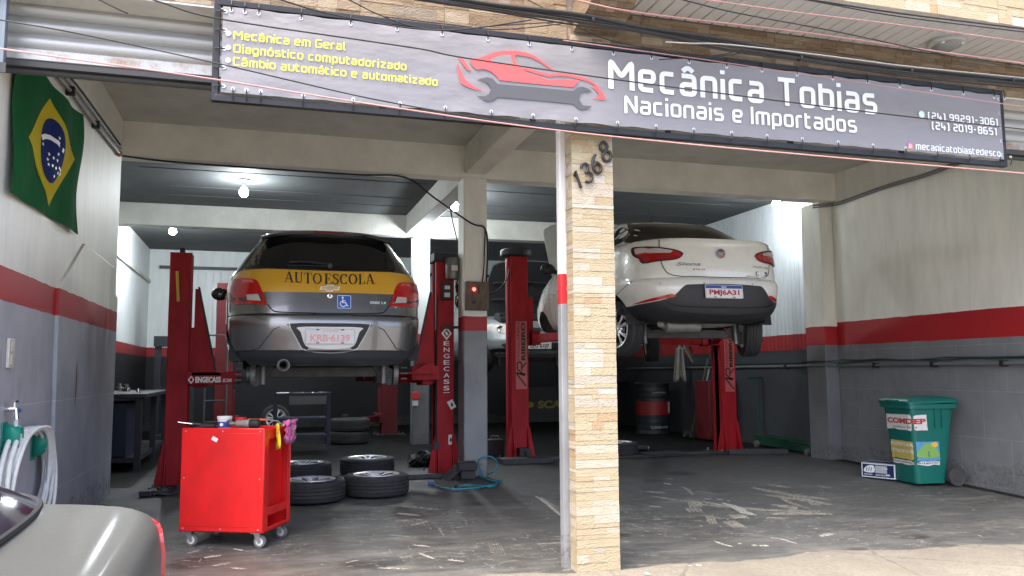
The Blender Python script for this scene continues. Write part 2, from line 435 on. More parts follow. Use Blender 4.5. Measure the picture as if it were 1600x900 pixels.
c = k.mix(k.math('MULTIPLY', k.ramp(k.math('ADD', oil.outputs['Distance'], k.math('MULTIPLY', k.math('SUBTRACT', n2, .5), .25)), [(.14, 1.), (.24, 0.)]), .8), c, (.018, .018, .018))
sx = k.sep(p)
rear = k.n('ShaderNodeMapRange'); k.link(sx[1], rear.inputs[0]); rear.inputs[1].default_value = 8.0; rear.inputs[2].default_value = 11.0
c = k.mix(k.math('MULTIPLY', rear.outputs[0], .95), c, (.007, .008, .008))          # shade of the unlit workshop end, put into the floor colour
front = k.n('ShaderNodeMapRange'); k.link(sx[1], front.inputs[0]); front.inputs[1].default_value = 9.0; front.inputs[2].default_value = 6.5
patch = k.ramp(k.noise(p, .8, 3, .5), [(.40, 0.), (.56, 1.)])
scuff = k.ramp(k.noise(k.mapping(p, (5, 22, 1), (0, 0, .35)), 1.1, 9, .8, .8), [(.565, 0.), (.60, 1.)])
scuff2 = k.ramp(k.noise(k.mapping(p, (20, 4.5, 1), (0, 0, .3)), 1.3, 8, .8, .5), [(.60, 0.), (.625, 1.)])
sm = k.math('MULTIPLY', k.math('MULTIPLY', k.math('MAXIMUM', scuff, scuff2), patch), front.outputs[0])
c = k.mix(k.math('MULTIPLY', sm, .8), c, (.40, .365, .31))
broad = k.ramp(k.noise(k.mapping(p, (.8, 2.6, 1), (0, 0, .25)), 1.6, 8, .7, .6), [(.5, 0.), (.68, 1.)])
c = k.mix(k.math('MULTIPLY', k.math('MULTIPLY', broad, front.outputs[0]), .45), c, (.25, .24, .205))
vd = k.n('ShaderNodeVectorMath', operation='DISTANCE'); k.link(p, vd.inputs[0]); vd.inputs[1].default_value = (-.1, 5.0, 0)
redm = k.n('ShaderNodeMapRange'); k.link(vd.outputs['Value'], redm.inputs[0]); redm.inputs[1].default_value = .9; redm.inputs[2].default_value = .2
c = k.mix(k.math('MULTIPLY', k.math('MULTIPLY', redm.outputs[0], n2), .35), c, (.16, .055, .045))   # old red paint wash
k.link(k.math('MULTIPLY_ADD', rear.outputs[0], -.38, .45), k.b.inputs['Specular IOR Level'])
k.link(c, k.b.inputs['Base Color'])
rr = k.n('ShaderNodeMapRange'); k.link(n2, rr.inputs[0]); rr.inputs[3].default_value = .38; rr.inputs[4].default_value = .8; k.link(rr.outputs[0], k.b.inputs['Roughness'])
k.bump(k.math('ADD', n3, k.math('MULTIPLY', sm, .3)), .35, .006)

k = NT('pavement_concrete'); p = k.pos()
n1 = k.noise(p, 1.6, 9, .7, .4); n2 = k.noise(p, 14, 8, .75); n3 = k.noise(p, 90, 4, .7)
c = k.mix(k.ramp(n1, [(.3, 0.), (.7, 1.)]), (.18, .162, .122), (.27, .245, .19))
c = k.mix(k.math('MULTIPLY', k.ramp(n2, [(.35, 1.), (.5, 0.)]), .6), c, (.17, .155, .125))
c = k.mix(k.math('MULTIPLY', k.ramp(k.noise(p, 45, 5, .7), [(.42, 1.), (.52, 0.)]), .5), c, (.15, .14, .115))
vo = k.n('ShaderNodeTexVoronoi', feature='DISTANCE_TO_EDGE'); k.link(k.mapping(p, (1.1, .9, 1)), vo.inputs['Vector']); vo.inputs['Scale'].default_value = .9
crk = k.ramp(k.math('ADD', vo.outputs['Distance'], k.math('MULTIPLY', k.math('SUBTRACT', n2, .5), .05)), [(.004, 1.), (.012, 0.)])
c = k.mix(k.math('MULTIPLY', crk, .35), c, (.08, .07, .06)); k.link(c, k.b.inputs['Base Color']); k.b.inputs['Roughness'].default_value = .85
k.bump(k.math('SUBTRACT', k.math('ADD', n2, n3), crk), .5, .006)
mat('pale_concrete', (.34, .33, .30), .85, var=.35, vscale=3, bump=.6, bscale=120)  # unseen street made pale concrete so it bounces light onto ceiling and beam
mat('kerb_stone', (.33, .32, .30), .8, var=.3, vscale=5, bump=.3)

b = MB()
xs = [FLX-.3+i*.25 for i in range(int((9.2-FLX)/.25)+3)]; ys = [FAC+i*.29 for i in range(48)]
b.grid([[(x, y, zf(x, y)) for x in xs] for y in ys])
# scrubbed and spilt pale marks that lie on the floor
k = NT('floor_mark'); tc = k.pos(); nn = k.noise(tc, 38, 5, .7); n4 = k.noise(k.mapping(tc, (6, 40, 1), (0, 0, .2)), 1.5, 5, .7)
k.b.inputs['Base Color'].default_value = (.40, .375, .305, 1); k.b.inputs['Roughness'].default_value = .8
k.link(k.math('MULTIPLY', k.ramp(nn, [(.30, 0.), (.54, 1.)]), k.ramp(n4, [(.28, .15), (.54, .95)])), k.b.inputs['Alpha'])
k = NT('floor_mark_white'); nn = k.noise(k.pos(), 60, 4, .7); k.b.inputs['Base Color'].default_value = (.50, .48, .42, 1); k.link(k.ramp(nn, [(.36, 0.), (.50, .95)]), k.b.inputs['Alpha'])
rm = random.Random(17)
def mark(pts, wd, mi):
    if pts[0][0] < 880: wd *= .6
    P = []
    for x, y in pts:
        q = onZ(x, y, -.03); q = onZ(x, y, zf(q.x, q.y)); P.append(Vector((q.x, q.y)))
    q = [p_ for p_ in catmull([p_.to_3d() for p_ in P], 6)] if len(P) > 2 else [P[0].lerp(P[1], t/6).to_3d() for t in range(7)]
    n_ = len(q); vs, fs = stroke([p_.to_2d() for p_ in q], [wd*(.35+.65*math.sin(PI*(i+.6)/(n_+.2)))*rm.uniform(.8, 1.2) for i in range(n_)])
    mark.k = getattr(mark, 'k', 0)+1
    b.add([(v.x, v.y, zf(v.x, v.y)+.0015+.0003*(mark.k % 8)) for v in vs], fs, mi)
def zz(x, y): return (1000+x/5.333, 740+y/5.333)
for i in range(4): mark([zz(418+i*27, 228), zz(424+i*27, 282)], .035, 1); mark([zz(382+i*34, 285), zz(418+i*34, 325)], .030, 1)
for i in range(3): mark([zz(548+i*26, 348), zz(585+i*26, 422)], .022, 1)
for i in range(5): mark([zz(690+i*26, 400), zz(795+i*24, 457)], .024, 1)
for i in range(4): mark([zz(750+i*35, 345), zz(800+i*35, 380)], .045, 1)
mark([zz(690, 248), zz(800, 285), zz(880, 330), zz(965, 352)], .10, 2); mark([zz(520, 235), zz(640, 262), zz(720, 270)], .08, 1)
for pl, w_ in (([(60, 150), (140, 160), (215, 165)], .10), ([(90, 185), (250, 215), (410, 235)], .05), ([(520, 262), (800, 285), (1100, 310)], .12), ([(900, 300), (1150, 312), (1500, 318)], .10), ([(930, 120), (1250, 180), (1600, 225)], .14), ([(1050, 180), (1300, 215), (1600, 265)], .16), ([(1060, 95), (1180, 110), (1260, 120)], .12), ([(1050, 372), (1150, 375), (1240, 386)], .07), ([(1100, 345), (1350, 335), (1600, 345)], .14), ([(1180, 200), (1240, 240), (1420, 300)], .05), ([(1100, 260), (1300, 300)], .10), ([(80, 270), (180, 285)], .05), ([(340, 110), (390, 130), (440, 180)], .05), ([(480, 150), (640, 175)], .05), ([(1480, 110), (1600, 125)], .08), ([(1280, 275), (1245, 345)], .03), ([(1310, 275), (1270, 340)], .03)):
    mark([zz(*q) for q in pl], w_, 1)
for i in range(5): mark([zz(1415+i*18, 232), zz(1425+i*18, 268)], .022, 1)
for pl, w_ in (([(620, 565), (700, 595), (775, 613)], .035), ([(1090, 540), (1180, 550), (1310, 590)], .03), ([(930, 600), (980, 605)], .05), ([(1000, 605), (1065, 600)], .05), ([(815, 583), (845, 586)], .04), ([(1500, 527), (1600, 505)], .05), ([(1480, 660), (1560, 690)], .04), ([(385, 765), (430, 768)], .04), ([(470, 762), (510, 772)], .035), ([(1070, 715), (1100, 720)], .04), ([(205, 80), (255, 95)], .06), ([(220, 40), (275, 45)], .05), ([(530, 212), (600, 215)], .04), ([(635, 215), (690, 220)], .06), ([(725, 230), (750, 232)], .05), ([(1150, 275), (1230, 268)], .05), ([(1380, 660), (1480, 668)], .03), ([(50, 825), (75, 850)], .03)):
    mark([zz(*q) for q in pl], w_, 2)
# left bay, photo pixels
for pl, w_, mi in (([(836, 775), (852, 785), (876, 806)], .07, 2), ([(845, 776), (876, 798)], .04, 1), ([(605, 790), (640, 792), (690, 797)], .10, 1), ([(620, 802), (655, 806)], .09, 2), ([(612, 815), (660, 812)], .10, 1), ([(640, 822), (668, 815)], .05, 2), ([(645, 852), (672, 855)], .06, 2), ([(655, 865), (678, 874)], .05, 2), ([(626, 872), (645, 870)], .05, 1), ([(610, 836), (650, 840)], .05, 1), ([(293, 865), (312, 860)], .05, 1), ([(318, 872), (345, 868)], .08, 2), ([(330, 885), (360, 880)], .07, 1), ([(365, 858), (380, 861)], .05, 2), ([(360, 888), (385, 890)], .05, 1), ([(590, 888), (640, 890)], .06, 1), ([(700, 800), (722, 797)], .03, 1), ([(768, 852), (780, 850)], .02, 2), ([(815, 840), (828, 841)], .04, 1), ([(700, 875), (725, 878)], .05, 2), ([(540, 880), (560, 876)], .04, 1), ([(685, 825), (695, 840)], .02, 1), ([(480, 835), (540, 812), (600, 800)], .015, 1)):
    mark(pl, w_, mi)
for i in range(6): mark([(628+i*7, 812), (636+i*7, 822)], .014, 1); mark([(762+i*4, 846+i), (770+i*4, 868)], .006, 1)
for i in range(55):
    x = rm.uniform(300, 1560); y = rm.uniform(775, 890)
    if 868 < x < 985 or y > 880-(x-900)*.06: continue
    mark([(x, y), (x+rm.uniform(3, 11), y+rm.uniform(-2, 2))], rm.uniform(.008, .022), rm.choice([1, 2]))
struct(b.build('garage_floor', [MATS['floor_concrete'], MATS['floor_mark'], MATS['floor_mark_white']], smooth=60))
# pavement meets the workshop floor along an uneven edge
b = MB(); rows = []
def pz(x, y): return zf(x, FAC)-.004-(FAC-y)*.05
rnd = random.Random(3)
edge = [FAC+.08+.05*math.sin(x*2.1)+.04*math.sin(x*5.3+1)+rnd.uniform(-.02, .02)+max(0, x-2.2)*.03 for x in [-8+i*.1 for i in range(241)]]
for t in (0, .15, .4, .7, 1):
    rows.append([(-8+i*.1, 2.3+(e-2.3)*(1-t), 0) for i, e in enumerate(edge)])
rows = [[(x, y, (zf(x, y)+.004 if y > FAC-.01 else pz(x, y)+.008)) for x, y, _ in r] for r in rows]
b.grid(rows); struct(b.build('pavement', MATS['pavement_concrete'], smooth=60))
b = MB(); b.box((-60, 2.15, -.5), (60, 2.3, -.185)); struct(b.build('kerb', MATS['kerb_stone'], bevel=.015))
b = MB(); b.box((-60, 2.32, -.5), (-8.005, 5.2, -.2)); b.box((16.005, 2.32, -.5), (60, 5.2, -.2)); struct(b.build('pavement_far', MATS['pavement_concrete']))
b = MB(); b.add([(-900, -900, -.30), (900, -900, -.30), (900, 2.2, -.30), (-900, 2.2, -.30)], [(0, 1, 2, 3)]); struct(b.build('road', MATS['pale_concrete']))
b = MB(); b.add([(-900, 2.2, -.52), (900, 2.2, -.52), (900, 900, -.52), (-900, 900, -.52)], [(0, 1, 2, 3)]); struct(b.build('ground', MATS['pale_concrete']))

WP_L = wall_paint('paint_left', 1.557, 1.747, grey=(.44, .455, .48), scored=(1, .95, .62, .1, .28), stain=(onX(119, 600, LW+.022).y, onX(119, 600, LW+.022).z))
WP_R = wall_paint('paint_right', 1.455-.0512*0, 1.752, 0, 0, grey=(.215, .222, .23), scored=(1, .62, .48, 0, .05))
WP_C = wall_paint('paint_column', 1.60, 1.76, grey=(.25, .255, .26))
WP_B = wall_paint('paint_back', 1.50, 1.68, grey=(.005, .007, .011), white=(.74, .77, .77), red=(.30, .012, .016))  # grey band near black: the gloom of the back is put into the paint
mat('plaster_cream', (.80, .77, .67), .75, var=.2, vscale=2.5, bump=.25, bscale=25)
mat('plaster_grey', (.62, .61, .56), .8, var=.25, vscale=2.0, bump=.25, bscale=25)
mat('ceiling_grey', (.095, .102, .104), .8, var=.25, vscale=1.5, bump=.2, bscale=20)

# left wall (a slab, open room behind its end) with the pier near its end
b = MB(); b.box((LW-.22, FAC+.01, -.3), (LW, LWE, CEIL)); struct(b.build('wall_left', WP_L, bevel=.008))
q = [onX(76, 800, LW), onX(87, 452, LW), onX(129, 381, LW), onX(131, 430, LW)]
b = MB()
pl = [(q[0].y+.02, -.05), (q[1].y, q[1].z), (q[2].y, q[2].z), (LWE-.30, q[2].z-.02), (LWE-.29, q[2].z-.26), (LWE-.012, q[2].z-.28), (LWE-.012, -.05)]
b.prism(pl, LW-.05, LW+.022, 'X'); struct(b.build('wall_pier', WP_L, bevel=.006))
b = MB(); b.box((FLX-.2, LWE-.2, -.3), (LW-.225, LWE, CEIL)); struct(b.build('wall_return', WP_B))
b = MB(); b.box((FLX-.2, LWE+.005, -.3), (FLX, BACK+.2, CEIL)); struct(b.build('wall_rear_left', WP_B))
b = MB(); b.box((FLX, LWE+.3, 3.0), (FLX+.04, BACK, 3.06)); struct(b.build('wall_ledge', MATS['plaster_grey']))
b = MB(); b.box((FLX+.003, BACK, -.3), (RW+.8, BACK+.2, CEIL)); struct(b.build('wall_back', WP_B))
# right wall in front, pilaster, ribbed lining behind
b = MB(); b.box((RW, FAC+.01, -.4), (RW+.56, 9.02, CEIL)); struct(b.build('wall_right', WP_R, bevel=.004))
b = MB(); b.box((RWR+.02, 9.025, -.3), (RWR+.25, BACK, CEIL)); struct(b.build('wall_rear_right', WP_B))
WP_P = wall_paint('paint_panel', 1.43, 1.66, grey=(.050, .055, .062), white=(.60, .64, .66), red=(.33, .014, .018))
b = MB(); y = 9.04
while y < BACK-.2:                                          # ribbed lining boards: each rib stands a little proud
    b.box((RWR-.012, y, 1.43), (RWR+.018, y+.088, CEIL-.01)); y += .095
b.box((RWR, 9.03, 0), (RWR+.019, BACK-.01, 1.428))
struct(b.build('wall_lining', WP_P))
b = MB(); x = FLX+.35
while x < 7.2:
    b.box((x, BACK-.02, 1.68), (x+.14, BACK-.002, 3.28)); x += .15
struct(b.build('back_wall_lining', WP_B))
b = MB(); b.box((FLX+.2, BACK-.07, 3.30), (RW, BACK-.005, 3.36)); struct(b.build('back_wall_rail', mat('rail_dark', (.05, .055, .06), .5, metal=.3)))

# ceilings and beams
b = MB(); b.box((LW-.2, FAC+.3, CEIL), (RW+.2, 9.0, CEIL+.15)); struct(b.build('ceiling_front', MATS['plaster_grey']))
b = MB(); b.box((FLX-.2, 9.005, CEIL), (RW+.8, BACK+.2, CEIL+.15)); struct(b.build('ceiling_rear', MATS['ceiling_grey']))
b = MB(); b.box((LW-.18, 8.93, 3.335), (RWR+.1, 9.15, CEIL+.02)); struct(b.build('beam_front', MATS['plaster_cream'], bevel=.012))
b = MB(); b.box((FLX+.01, 13.2, 3.36), (RWR-.02, 13.45, CEIL-.003)); struct(b.build('beam_rear', MATS['plaster_grey'], bevel=.012))
b = MB(); b.box((2.15, FAC+.33, 3.38), (2.40, 8.926, CEIL-.004)); struct(b.build('beam_long_front', MATS['plaster_cream'], bevel=.012))
b = MB(); b.box((2.20, 9.16, 3.38), (2.42, 13.195, CEIL-.004)); struct(b.build('beam_long_rear', MATS['plaster_grey'], bevel=.012))
b = MB()
for x0, x1 in ((LW+.9, 2.1), (3.5, 5.5), (-1.9, 1.0)):      # board joints left in the ceiling by the formwork
    b.box((x0, 6.4+x0*.1, CEIL-.006), (x1, 6.42+x0*.1, CEIL-.001))
for yy in (9.9, 10.9, 11.9, 12.5): b.box((-1.5, yy, CEIL-.008), (2.1, yy+.03, CEIL-.001)); b.box((2.6, yy+.2, CEIL-.008), (6.9, yy+.23, CEIL-.001))
struct(b.build('ceiling_joints', MATS['ceiling_grey']))

# columns (things)
def column(x0, x1, y0, y1, label, m):
    t = thing('concrete_column', label, 'column', ((x0+x1)/2, (y0+y1)/2, 0))
    bb = MB(); cx, cy = (x0+x1)/2, (y0+y1)/2
    bb.box((x0-cx, y0-cy, -.02), (x1-cx, y1-cy, 3.385 if y0 > 10 else 3.338)); bb.build('shaft', m, t, bevel=.012)
    return t
column(2.139, 2.41, 8.915, 9.2, 'nearer concrete column with red band and grey base carrying the wooden control box', WP_C)
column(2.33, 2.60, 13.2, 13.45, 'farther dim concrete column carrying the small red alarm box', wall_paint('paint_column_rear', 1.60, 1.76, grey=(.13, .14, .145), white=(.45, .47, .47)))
t = thing('wall_pilaster', 'painted pilaster on the right wall under the front beam end', 'pilaster', (7.05, 9.2, 0))
b = MB(); b.box((-.10, -.17, -.05), (.395, .22, 3.34)); b.build('shaft', wall_paint('paint_pilaster', 1.46, 1.70, grey=(.19, .197, .205)), t, bevel=.01)

# ---- stone veneer
STONES = [mat('stone_%d' % i, c, .75, var=.22, vscale=14, bump=.5, bscale=60, vcol2=c2, stretch=(1, 1, 2.5)) for i, (c, c2) in enumerate([
    ((.38, .315, .20), (.35, .275, .165)), ((.40, .34, .225), (.35, .285, .175)), ((.44, .40, .31), (.39, .32, .235)), ((.38, .345, .28), (.34, .29, .22)), ((.37, .275, .165), (.33, .225, .12)), ((.47, .44, .375), (.42, .375, .30))])]
STONED = [mat('stone_brown_%d' % i, c, .8, var=.3, vscale=9, bump=.5, bscale=60, stretch=(1, 1, 3)) for i, c in enumerate([
    (.25, .178, .105), (.30, .225, .14), (.21, .142, .082), (.33, .26, .175), (.235, .19, .135), (.36, .29, .20)])]
def veneer(bb, u0, u1, z0, z1, P, tw, th, seed, mn=.012):
    """P(u, z, lift) -> point; stones in tiles tw x th, rows of uneven height"""
    rn = random.Random(seed); patt = []
    zr = 0; rows = []
    while zr < th-1e-6:
        h = rn.choice([.02, .026, .036, .05, .066]); h = min(h, th-zr)
        if th-zr-h < .018: h = th-zr
        rows.append((zr, zr+h)); zr += h
    nt_ = max(1, round((z1-z0)/th))
    for iz in range(nt_+1):
        zb = z1-(iz+1)*th
        if zb >= z1 or zb+th <= z0: continue
        u = u0
        while u < u1-.005:
            ue = min(u+tw, u1)
            for (a, c) in rows:
                lo, hi = max(zb+a+.0008, z0), min(zb+c, z1)-.0008
                if a == 0: lo += .0012
                if hi-lo < .004: continue
                x = u+.001
                while x < ue-.002:
                    L = rn.choice([.07, .11, .15, .19, .25]); xe = min(x+L, ue-.001)
                    if ue-xe < .03: xe = ue-.001
                    pr = rn.uniform(.001, .006); mi = rn.choice([0, 0, 1, 1, 1, 2, 2, 3, 4, 5] if rn.random() < .6 else [0, 1, 1, 2])
                    c8 = [P(x, lo, 0), P(xe-.0008, lo, 0), P(xe-.0008, hi, 0), P(x, hi, 0), P(x, lo, pr), P(xe-.0008, lo, pr), P(xe-.0008, hi, pr), P(x, hi, pr)]
                    bb.add(c8, [(4, 5, 6, 7), (0, 1, 5, 4), (1, 2, 6, 5), (2, 3, 7, 6), (3, 0, 4, 7)], mi)
                    x = xe
            u = ue
mat('mortar', (.17, .14, .11), .9, var=.2, vscale=20)
# upper facade wall
Z_TILE = onY(335, 8, FAC).z
ZS = 3.42
t = thing('tiled_wall', 'brown stone tiled wall above the long banner', 'wall', (2.0, FAC, 0))
b = MB(); b.box((-6.0, .012, Z_TILE+.02), (8.0, .30, 4.6)); b.build('core', MATS['plaster_grey'], t)
b = MB()
veneer(b, -3.0, -.22, Z_TILE, 3.9, lambda u, z, l: (u, .010-l, z), .50, .27, 5)
veneer(b, -.21, 7.0, Z_TILE, ZS-.002, lambda u, z, l: (u, .010-l, z), .50, .27, 6)
b.box((-6, .010, Z_TILE), (8, .0119, 4.2), 6)
b.build('stone_cladding', STONED+[MATS['mortar']], t)
# bracket and overhang with ribbed plastic soffit
FY = onZ(1600, 38, ZS).y
t = thing('tiled_bracket', 'stone clad bracket carrying the left end of the overhang', 'bracket', (1.95, FAC, 0))
b = MB(); pf = [(-.003, 3.26), (-.003, 4.2), (FY-FAC, 4.2), (FY-FAC, ZS+.02), (-.45, ZS+.0), (-.25, 3.30)]
b.prism(pf, -.13, .15, 'X', 0); 
veneer(b, -(FAC-FY), -.005, 3.44, 3.9, lambda u, z, l: (.151+l*.4, u, z), .5, .27, 8)
veneer(b, -(FAC-FY), -.005, 3.44, 3.9, lambda u, z, l: (-.131-l, u, z), .5, .27, 9)
for i in range(12):
    rn = random.Random(i); 
    for j in range(5):
        x0 = -.128+.0552*j
        def Q(u, s): 
            y = -.004-u*.245 if u <= 1 else -.25-(u-1)*.2
            zz = 3.26+.04*u if u <= 1 else 3.30+.12*(u-1)
            return (s, y, zz-.004)
        u0, u1 = i/6, (i+1)/6-.02
        b.add([Q(u0, x0), Q(u1, x0), Q(u1, x0+.053), Q(u0, x0+.053)], [(0, 1, 2, 3)], rn.choice([0, 1, 2, 3, 4]))
b.build('stone_cladding', STONED, t)
t = thing('roof_overhang', 'overhang with white ribbed plastic soffit and stone edge above the shop', 'overhang', (5, FY, ZS))
b = MB(); x = 2.102-5
while x < 7:
    b.box((x, .03, 0), (x+.094, FAC-FY-.004, .03)); x += .1
b.build('soffit', mat('pvc_white', (.66, .66, .64), .45, var=.1, vscale=2), t, bevel=.004, seg=1)
b = MB(); b.box((2.09-5, .02, .031), (7, FAC-FY+.3, .3)); b.box((2.09-5, 0.0, -.02), (7, .028, .8)); b.build('edge_beam', MATS['plaster_grey'], t)
b = MB(); veneer(b, 2.09-5, 7, -.02, .7, lambda u, z, l: (u, -.001-l, z), .50, .27, 12); b.build('edge_cladding', STONES, t)
b = MB(); b.box((2.09-5, -.05, .40), (7, -.008, .46)); b.build('edge_gutter', mat('gutter_dark', (.06, .05, .045), .7), t)

# lintel soffit and side jambs
b = MB(); b.box((-3, FAC+.012, Z_TILE-.012), (8, FAC+.42, Z_TILE+.018)); struct(b.build('lintel', MATS['plaster_grey']))
b = MB(); b.box((-3.2, FAC+.44, 3.02), (8, FAC+.50, CEIL+.1)); struct(b.build('shutter_box_wall', MATS['plaster_grey']))

# front pillar: stone clad face, painted core behind, number 1368
PX0, PX1 = onY(894, 205, FAC).x, onY(954.5, 205, FAC).x
PXB0, PXB1 = onY(901, 890, FAC).x, onY(973, 890, FAC).x
PX0, PX1 = (PX0+PXB0)/2, (PX1+PXB1)/2
zb = zf(2, FAC)-.02
t = thing('tiled_pillar', 'light stone tiled pillar with metal house number between the two bays', 'pillar', ((PX0+PX1)/2, FAC, zb))
hw = (PX1-PX0)/2; PD = onX(885, 430, PX0).y-FAC
b = MB(); b.box((-hw+.008, .008, -.1), (hw-.008, PD+.01, 3.34)); b.build('core', MATS['mortar'], t)
b = MB()
veneer(b, -hw, hw, 0, 3.3, lambda u, z, l: (u, .008-l, z), .40, .275, 21)
veneer(b, 0, PD, 0, 3.3, lambda u, z, l: (-hw+.008-l, .008+u, z), .40, .275, 22)
veneer(b, 0, PD, 0, 3.3, lambda u, z, l: (hw-.008+l, .008+u, z), .40, .275, 23)
b.build('stone_cladding', STONES, t)
# numerals, set on a rising slant
digs = {'1': [[(.0, .78), (.16, 1.0), (.16, .02)]],
        '3': [[(.02, .86), (.16, 1), (.40, .95), (.44, .74), (.30, .56), (.16, .52)], [(.16, .52), (.36, .50), (.50, .30), (.42, .06), (.2, -.02), (.0, .1)]],
        '6': [[(.42, .95), (.2, .8), (.04, .45), (.08, .1), (.26, -.02), (.46, .1), (.48, .36), (.3, .54), (.1, .42)]],
        '8': [[(.26, .54), (.06, .68), (.08, .92), (.26, 1.02), (.44, .92), (.46, .68), (.26, .54), (.02, .36), (.04, .08), (.26, -.03), (.48, .08), (.5, .36), (.26, .54)]]}
mnum = mat('number_metal', (.045, .042, .042), .35, metal=.7)
a0 = onY(908, 296, FAC-.006); a1 = onY(951, 255, FAC-.006); du = (a1-a0); ang = math.atan2(du.z, du.x); L = du.length
for i, ch in enumerate('1368'):
    b = MB(); s = .112; ang = R_(36); bp__ = onY(*((907, 297), (918, 287), (932, 273), (947, 254))[i], FAC-.006)
    ox, oz = bp__.x-.012, bp__.z
    for pl in digs[ch]:
        pts = []
        for q in catmull([Vector((u, v, 0)) for u, v in pl], 5) if len(pl) > 3 else [Vector((u, v, 0)) for u, v in pl]:
            u, v = q.x*s+q.y*s*.16, q.y*s
            rx = u*math.cos(ang*.8)-v*math.sin(ang*.8); rz = u*math.sin(ang*.8)+v*math.cos(ang*.8)
            pts.append((ox+rx-t.location.x, -.012, oz+rz-zb))
        b.tube(pts, .0095, 8)
    b.build('numeral', mnum, t, smooth=50)
g0, g1 = onY(875, 430, FAC+.27), onY(884.5, 430, FAC+.27)
t = thing('painted_post', 'narrow white, red and grey painted post behind the tiled pillar', 'post', (onY(870.5, 430, FAC+PD+.10).x, FAC+PD, zb))
zr0, zr1 = onY(879, 474, FAC+PD+.02).z, onY(879, 428, FAC+PD+.02).z
b = MB(); b.box((0, .035, -.05), (.24, .10, 3.2)); b.build('shaft', wall_paint('paint_post', zr0, zr1, grey=(.28, .29, .30), white=(.72, .71, .69), red=(.50, .02, .025)), t, bevel=.006)
b = MB(); b.box((.055, .014, .0), (.15, .034, 3.2)); b.build('guide_rail', mat('black_gap', (.02, .02, .02), .6), t)

# roller shutters, rolled up under the lintel
k = NT('shutter_steel'); p = k.pos(); n1 = k.noise(k.mapping(p, (1.5, 1, 6)), 2, 7, .7); n2 = k.noise(k.mapping(p, (60, 1, 1)), 2, 3)
s3 = k.sep(p)
low = k.n('ShaderNodeMapRange'); k.link(s3[2], low.inputs[0]); low.inputs[1].default_value = 2.93; low.inputs[2].default_value = 2.86
rust = k.math('MULTIPLY', k.ramp(k.noise(p, 5, 8, .75), [(.45, 0.), (.62, 1.)]), low.outputs[0])
c = k.mix(n1, (.34, .35, .34), (.52, .52, .49)); c = k.mix(k.math('MULTIPLY', n2, .3), c, (.30, .31, .31)); c = k.mix(rust, c, (.27, .14, .06))
k.link(c, k.b.inputs['Base Color']); k.b.inputs['Roughness'].default_value = .42
k.link(k.math('SUBTRACT', .55, k.math('MULTIPLY', rust, .5)), k.b.inputs['Metallic'])
def shutter(x0, x1, label):
    Y0 = FAC+.24; t = thing('roller_shutter', label, 'shutter', ((x0+x1)/2, Y0, 2.8))
    hw_ = (x1-x0)/2; zt = Z_TILE-.02-2.8; prof = []; z = .10
    bb = MB(); rows = []
    while z < zt:                                            # curved slats
        for i in range(7):
            a = PI*i/6; rows.append((-.018*math.sin(a), z+.086*i/6))
        rows.append((.006, z+.089)); z += .093
    bb.grid([[(-hw_, y, zz), (hw_, y, zz)] for y, zz in rows]); bb.build('slats', MATS['shutter_steel'], t, smooth=50)
    bb = MB(); bb.box((-hw_, -.02, .035), (hw_, .02, .098)); bb.build('bottom_bar', MATS['shutter_steel'], t, bevel=.004)
    bb = MB(); bb.box((-hw_, -.012, .0), (hw_, .012, .034)); bb.tube([(-hw_, .05, -.005), (hw_, .05, -.005)], .022, 10); bb.build('rubber_seal', mat('seal_dark', (.05, .05, .05), .6), t)
    return t
shutter(LW-.05, 1.75, 'rolled up steel roller shutter with rusty bottom bar over the left bay')
shutter(2.12, RW-.02, 'rolled up steel roller shutter over the right bay, seen past the banner end')
xp = onY(4, 60, FAC+.1).x
t = thing('shutter_guide', 'grey vertical shutter guide post cut by the left photo edge', 'guide', (xp, FAC+.1, 0))
b = MB(); b.bar((0, 0, onY(4, 112, FAC+.1).z), (0, 0, 3.3), .035, .05); b.build('rail', mat('guide_grey', (.18, .21, .23), .45, metal=.4), t, bevel=.004)
b = MB(); b.box((-.02, -.03, onY(4, 116, FAC+.1).z), (.03, -.026, onY(4, 100, FAC+.1).z)); b.build('stop', MATS['seal_dark'], t)
# ------------------------------------------------------------------ long banner
BY = 4.55
c00, c10, c01, c11 = onY(335, 151, BY), onY(1571, 257, BY), onY(340, 1, BY), onY(1565, 145, BY)
bx0, bx1 = (c00.x+c01.x)/2, (c10.x+c11.x)/2; bz0, bz1 = (c00.z+c10.z)/2, (c01.z+c11.z)/2
t = thing('shop_banner', 'long grey workshop banner with red car drawing and white lettering on a black frame', 'banner', ((bx0+bx1)/2, BY, bz0))
BO = t.location.copy()
def BP(u, v, l=0): return (u-BO.x, -.0175-l, v-BO.z)
b = MB(); r = .02
for z in (bz0, bz1): b.bar((bx0-BO.x, .02, z-BO.z), (bx1-BO.x, .02, z-BO.z), .04, .036)
for x in (bx0, bx1): b.bar((x-BO.x, .021, bz0-BO.z-.018), (x-BO.x, .021, bz1-BO.z+.018), .036, .038)
for i in range(1, 6):
    x = bx0+(bx1-bx0)*i/6-BO.x; b.bar((x, .022, .02), (x, .022, bz1-BO.z-.02), .03, .03)
b.build('frame', mat('frame_black', (.016, .016, .018), .4, metal=.2), t, bevel=.003)
k = NT('banner_vinyl'); p = k.pos()
n1 = k.noise(k.mapping(p, (.8, 1, 2.2)), 2.2, 3, .5); n2 = k.noise(k.mapping(p, (2.2, 1, 5)), 3.0, 5, .6); n3 = k.noise(k.mapping(p, (30, 1, 4)), 1.5, 3)
c = k.mix(n2, (.205, .20, .21), (.235, .23, .242)); k.link(c, k.b.inputs['Base Color']); k.b.inputs['Roughness'].default_value = .46; k.b.inputs['Specular IOR Level'].default_value = .6
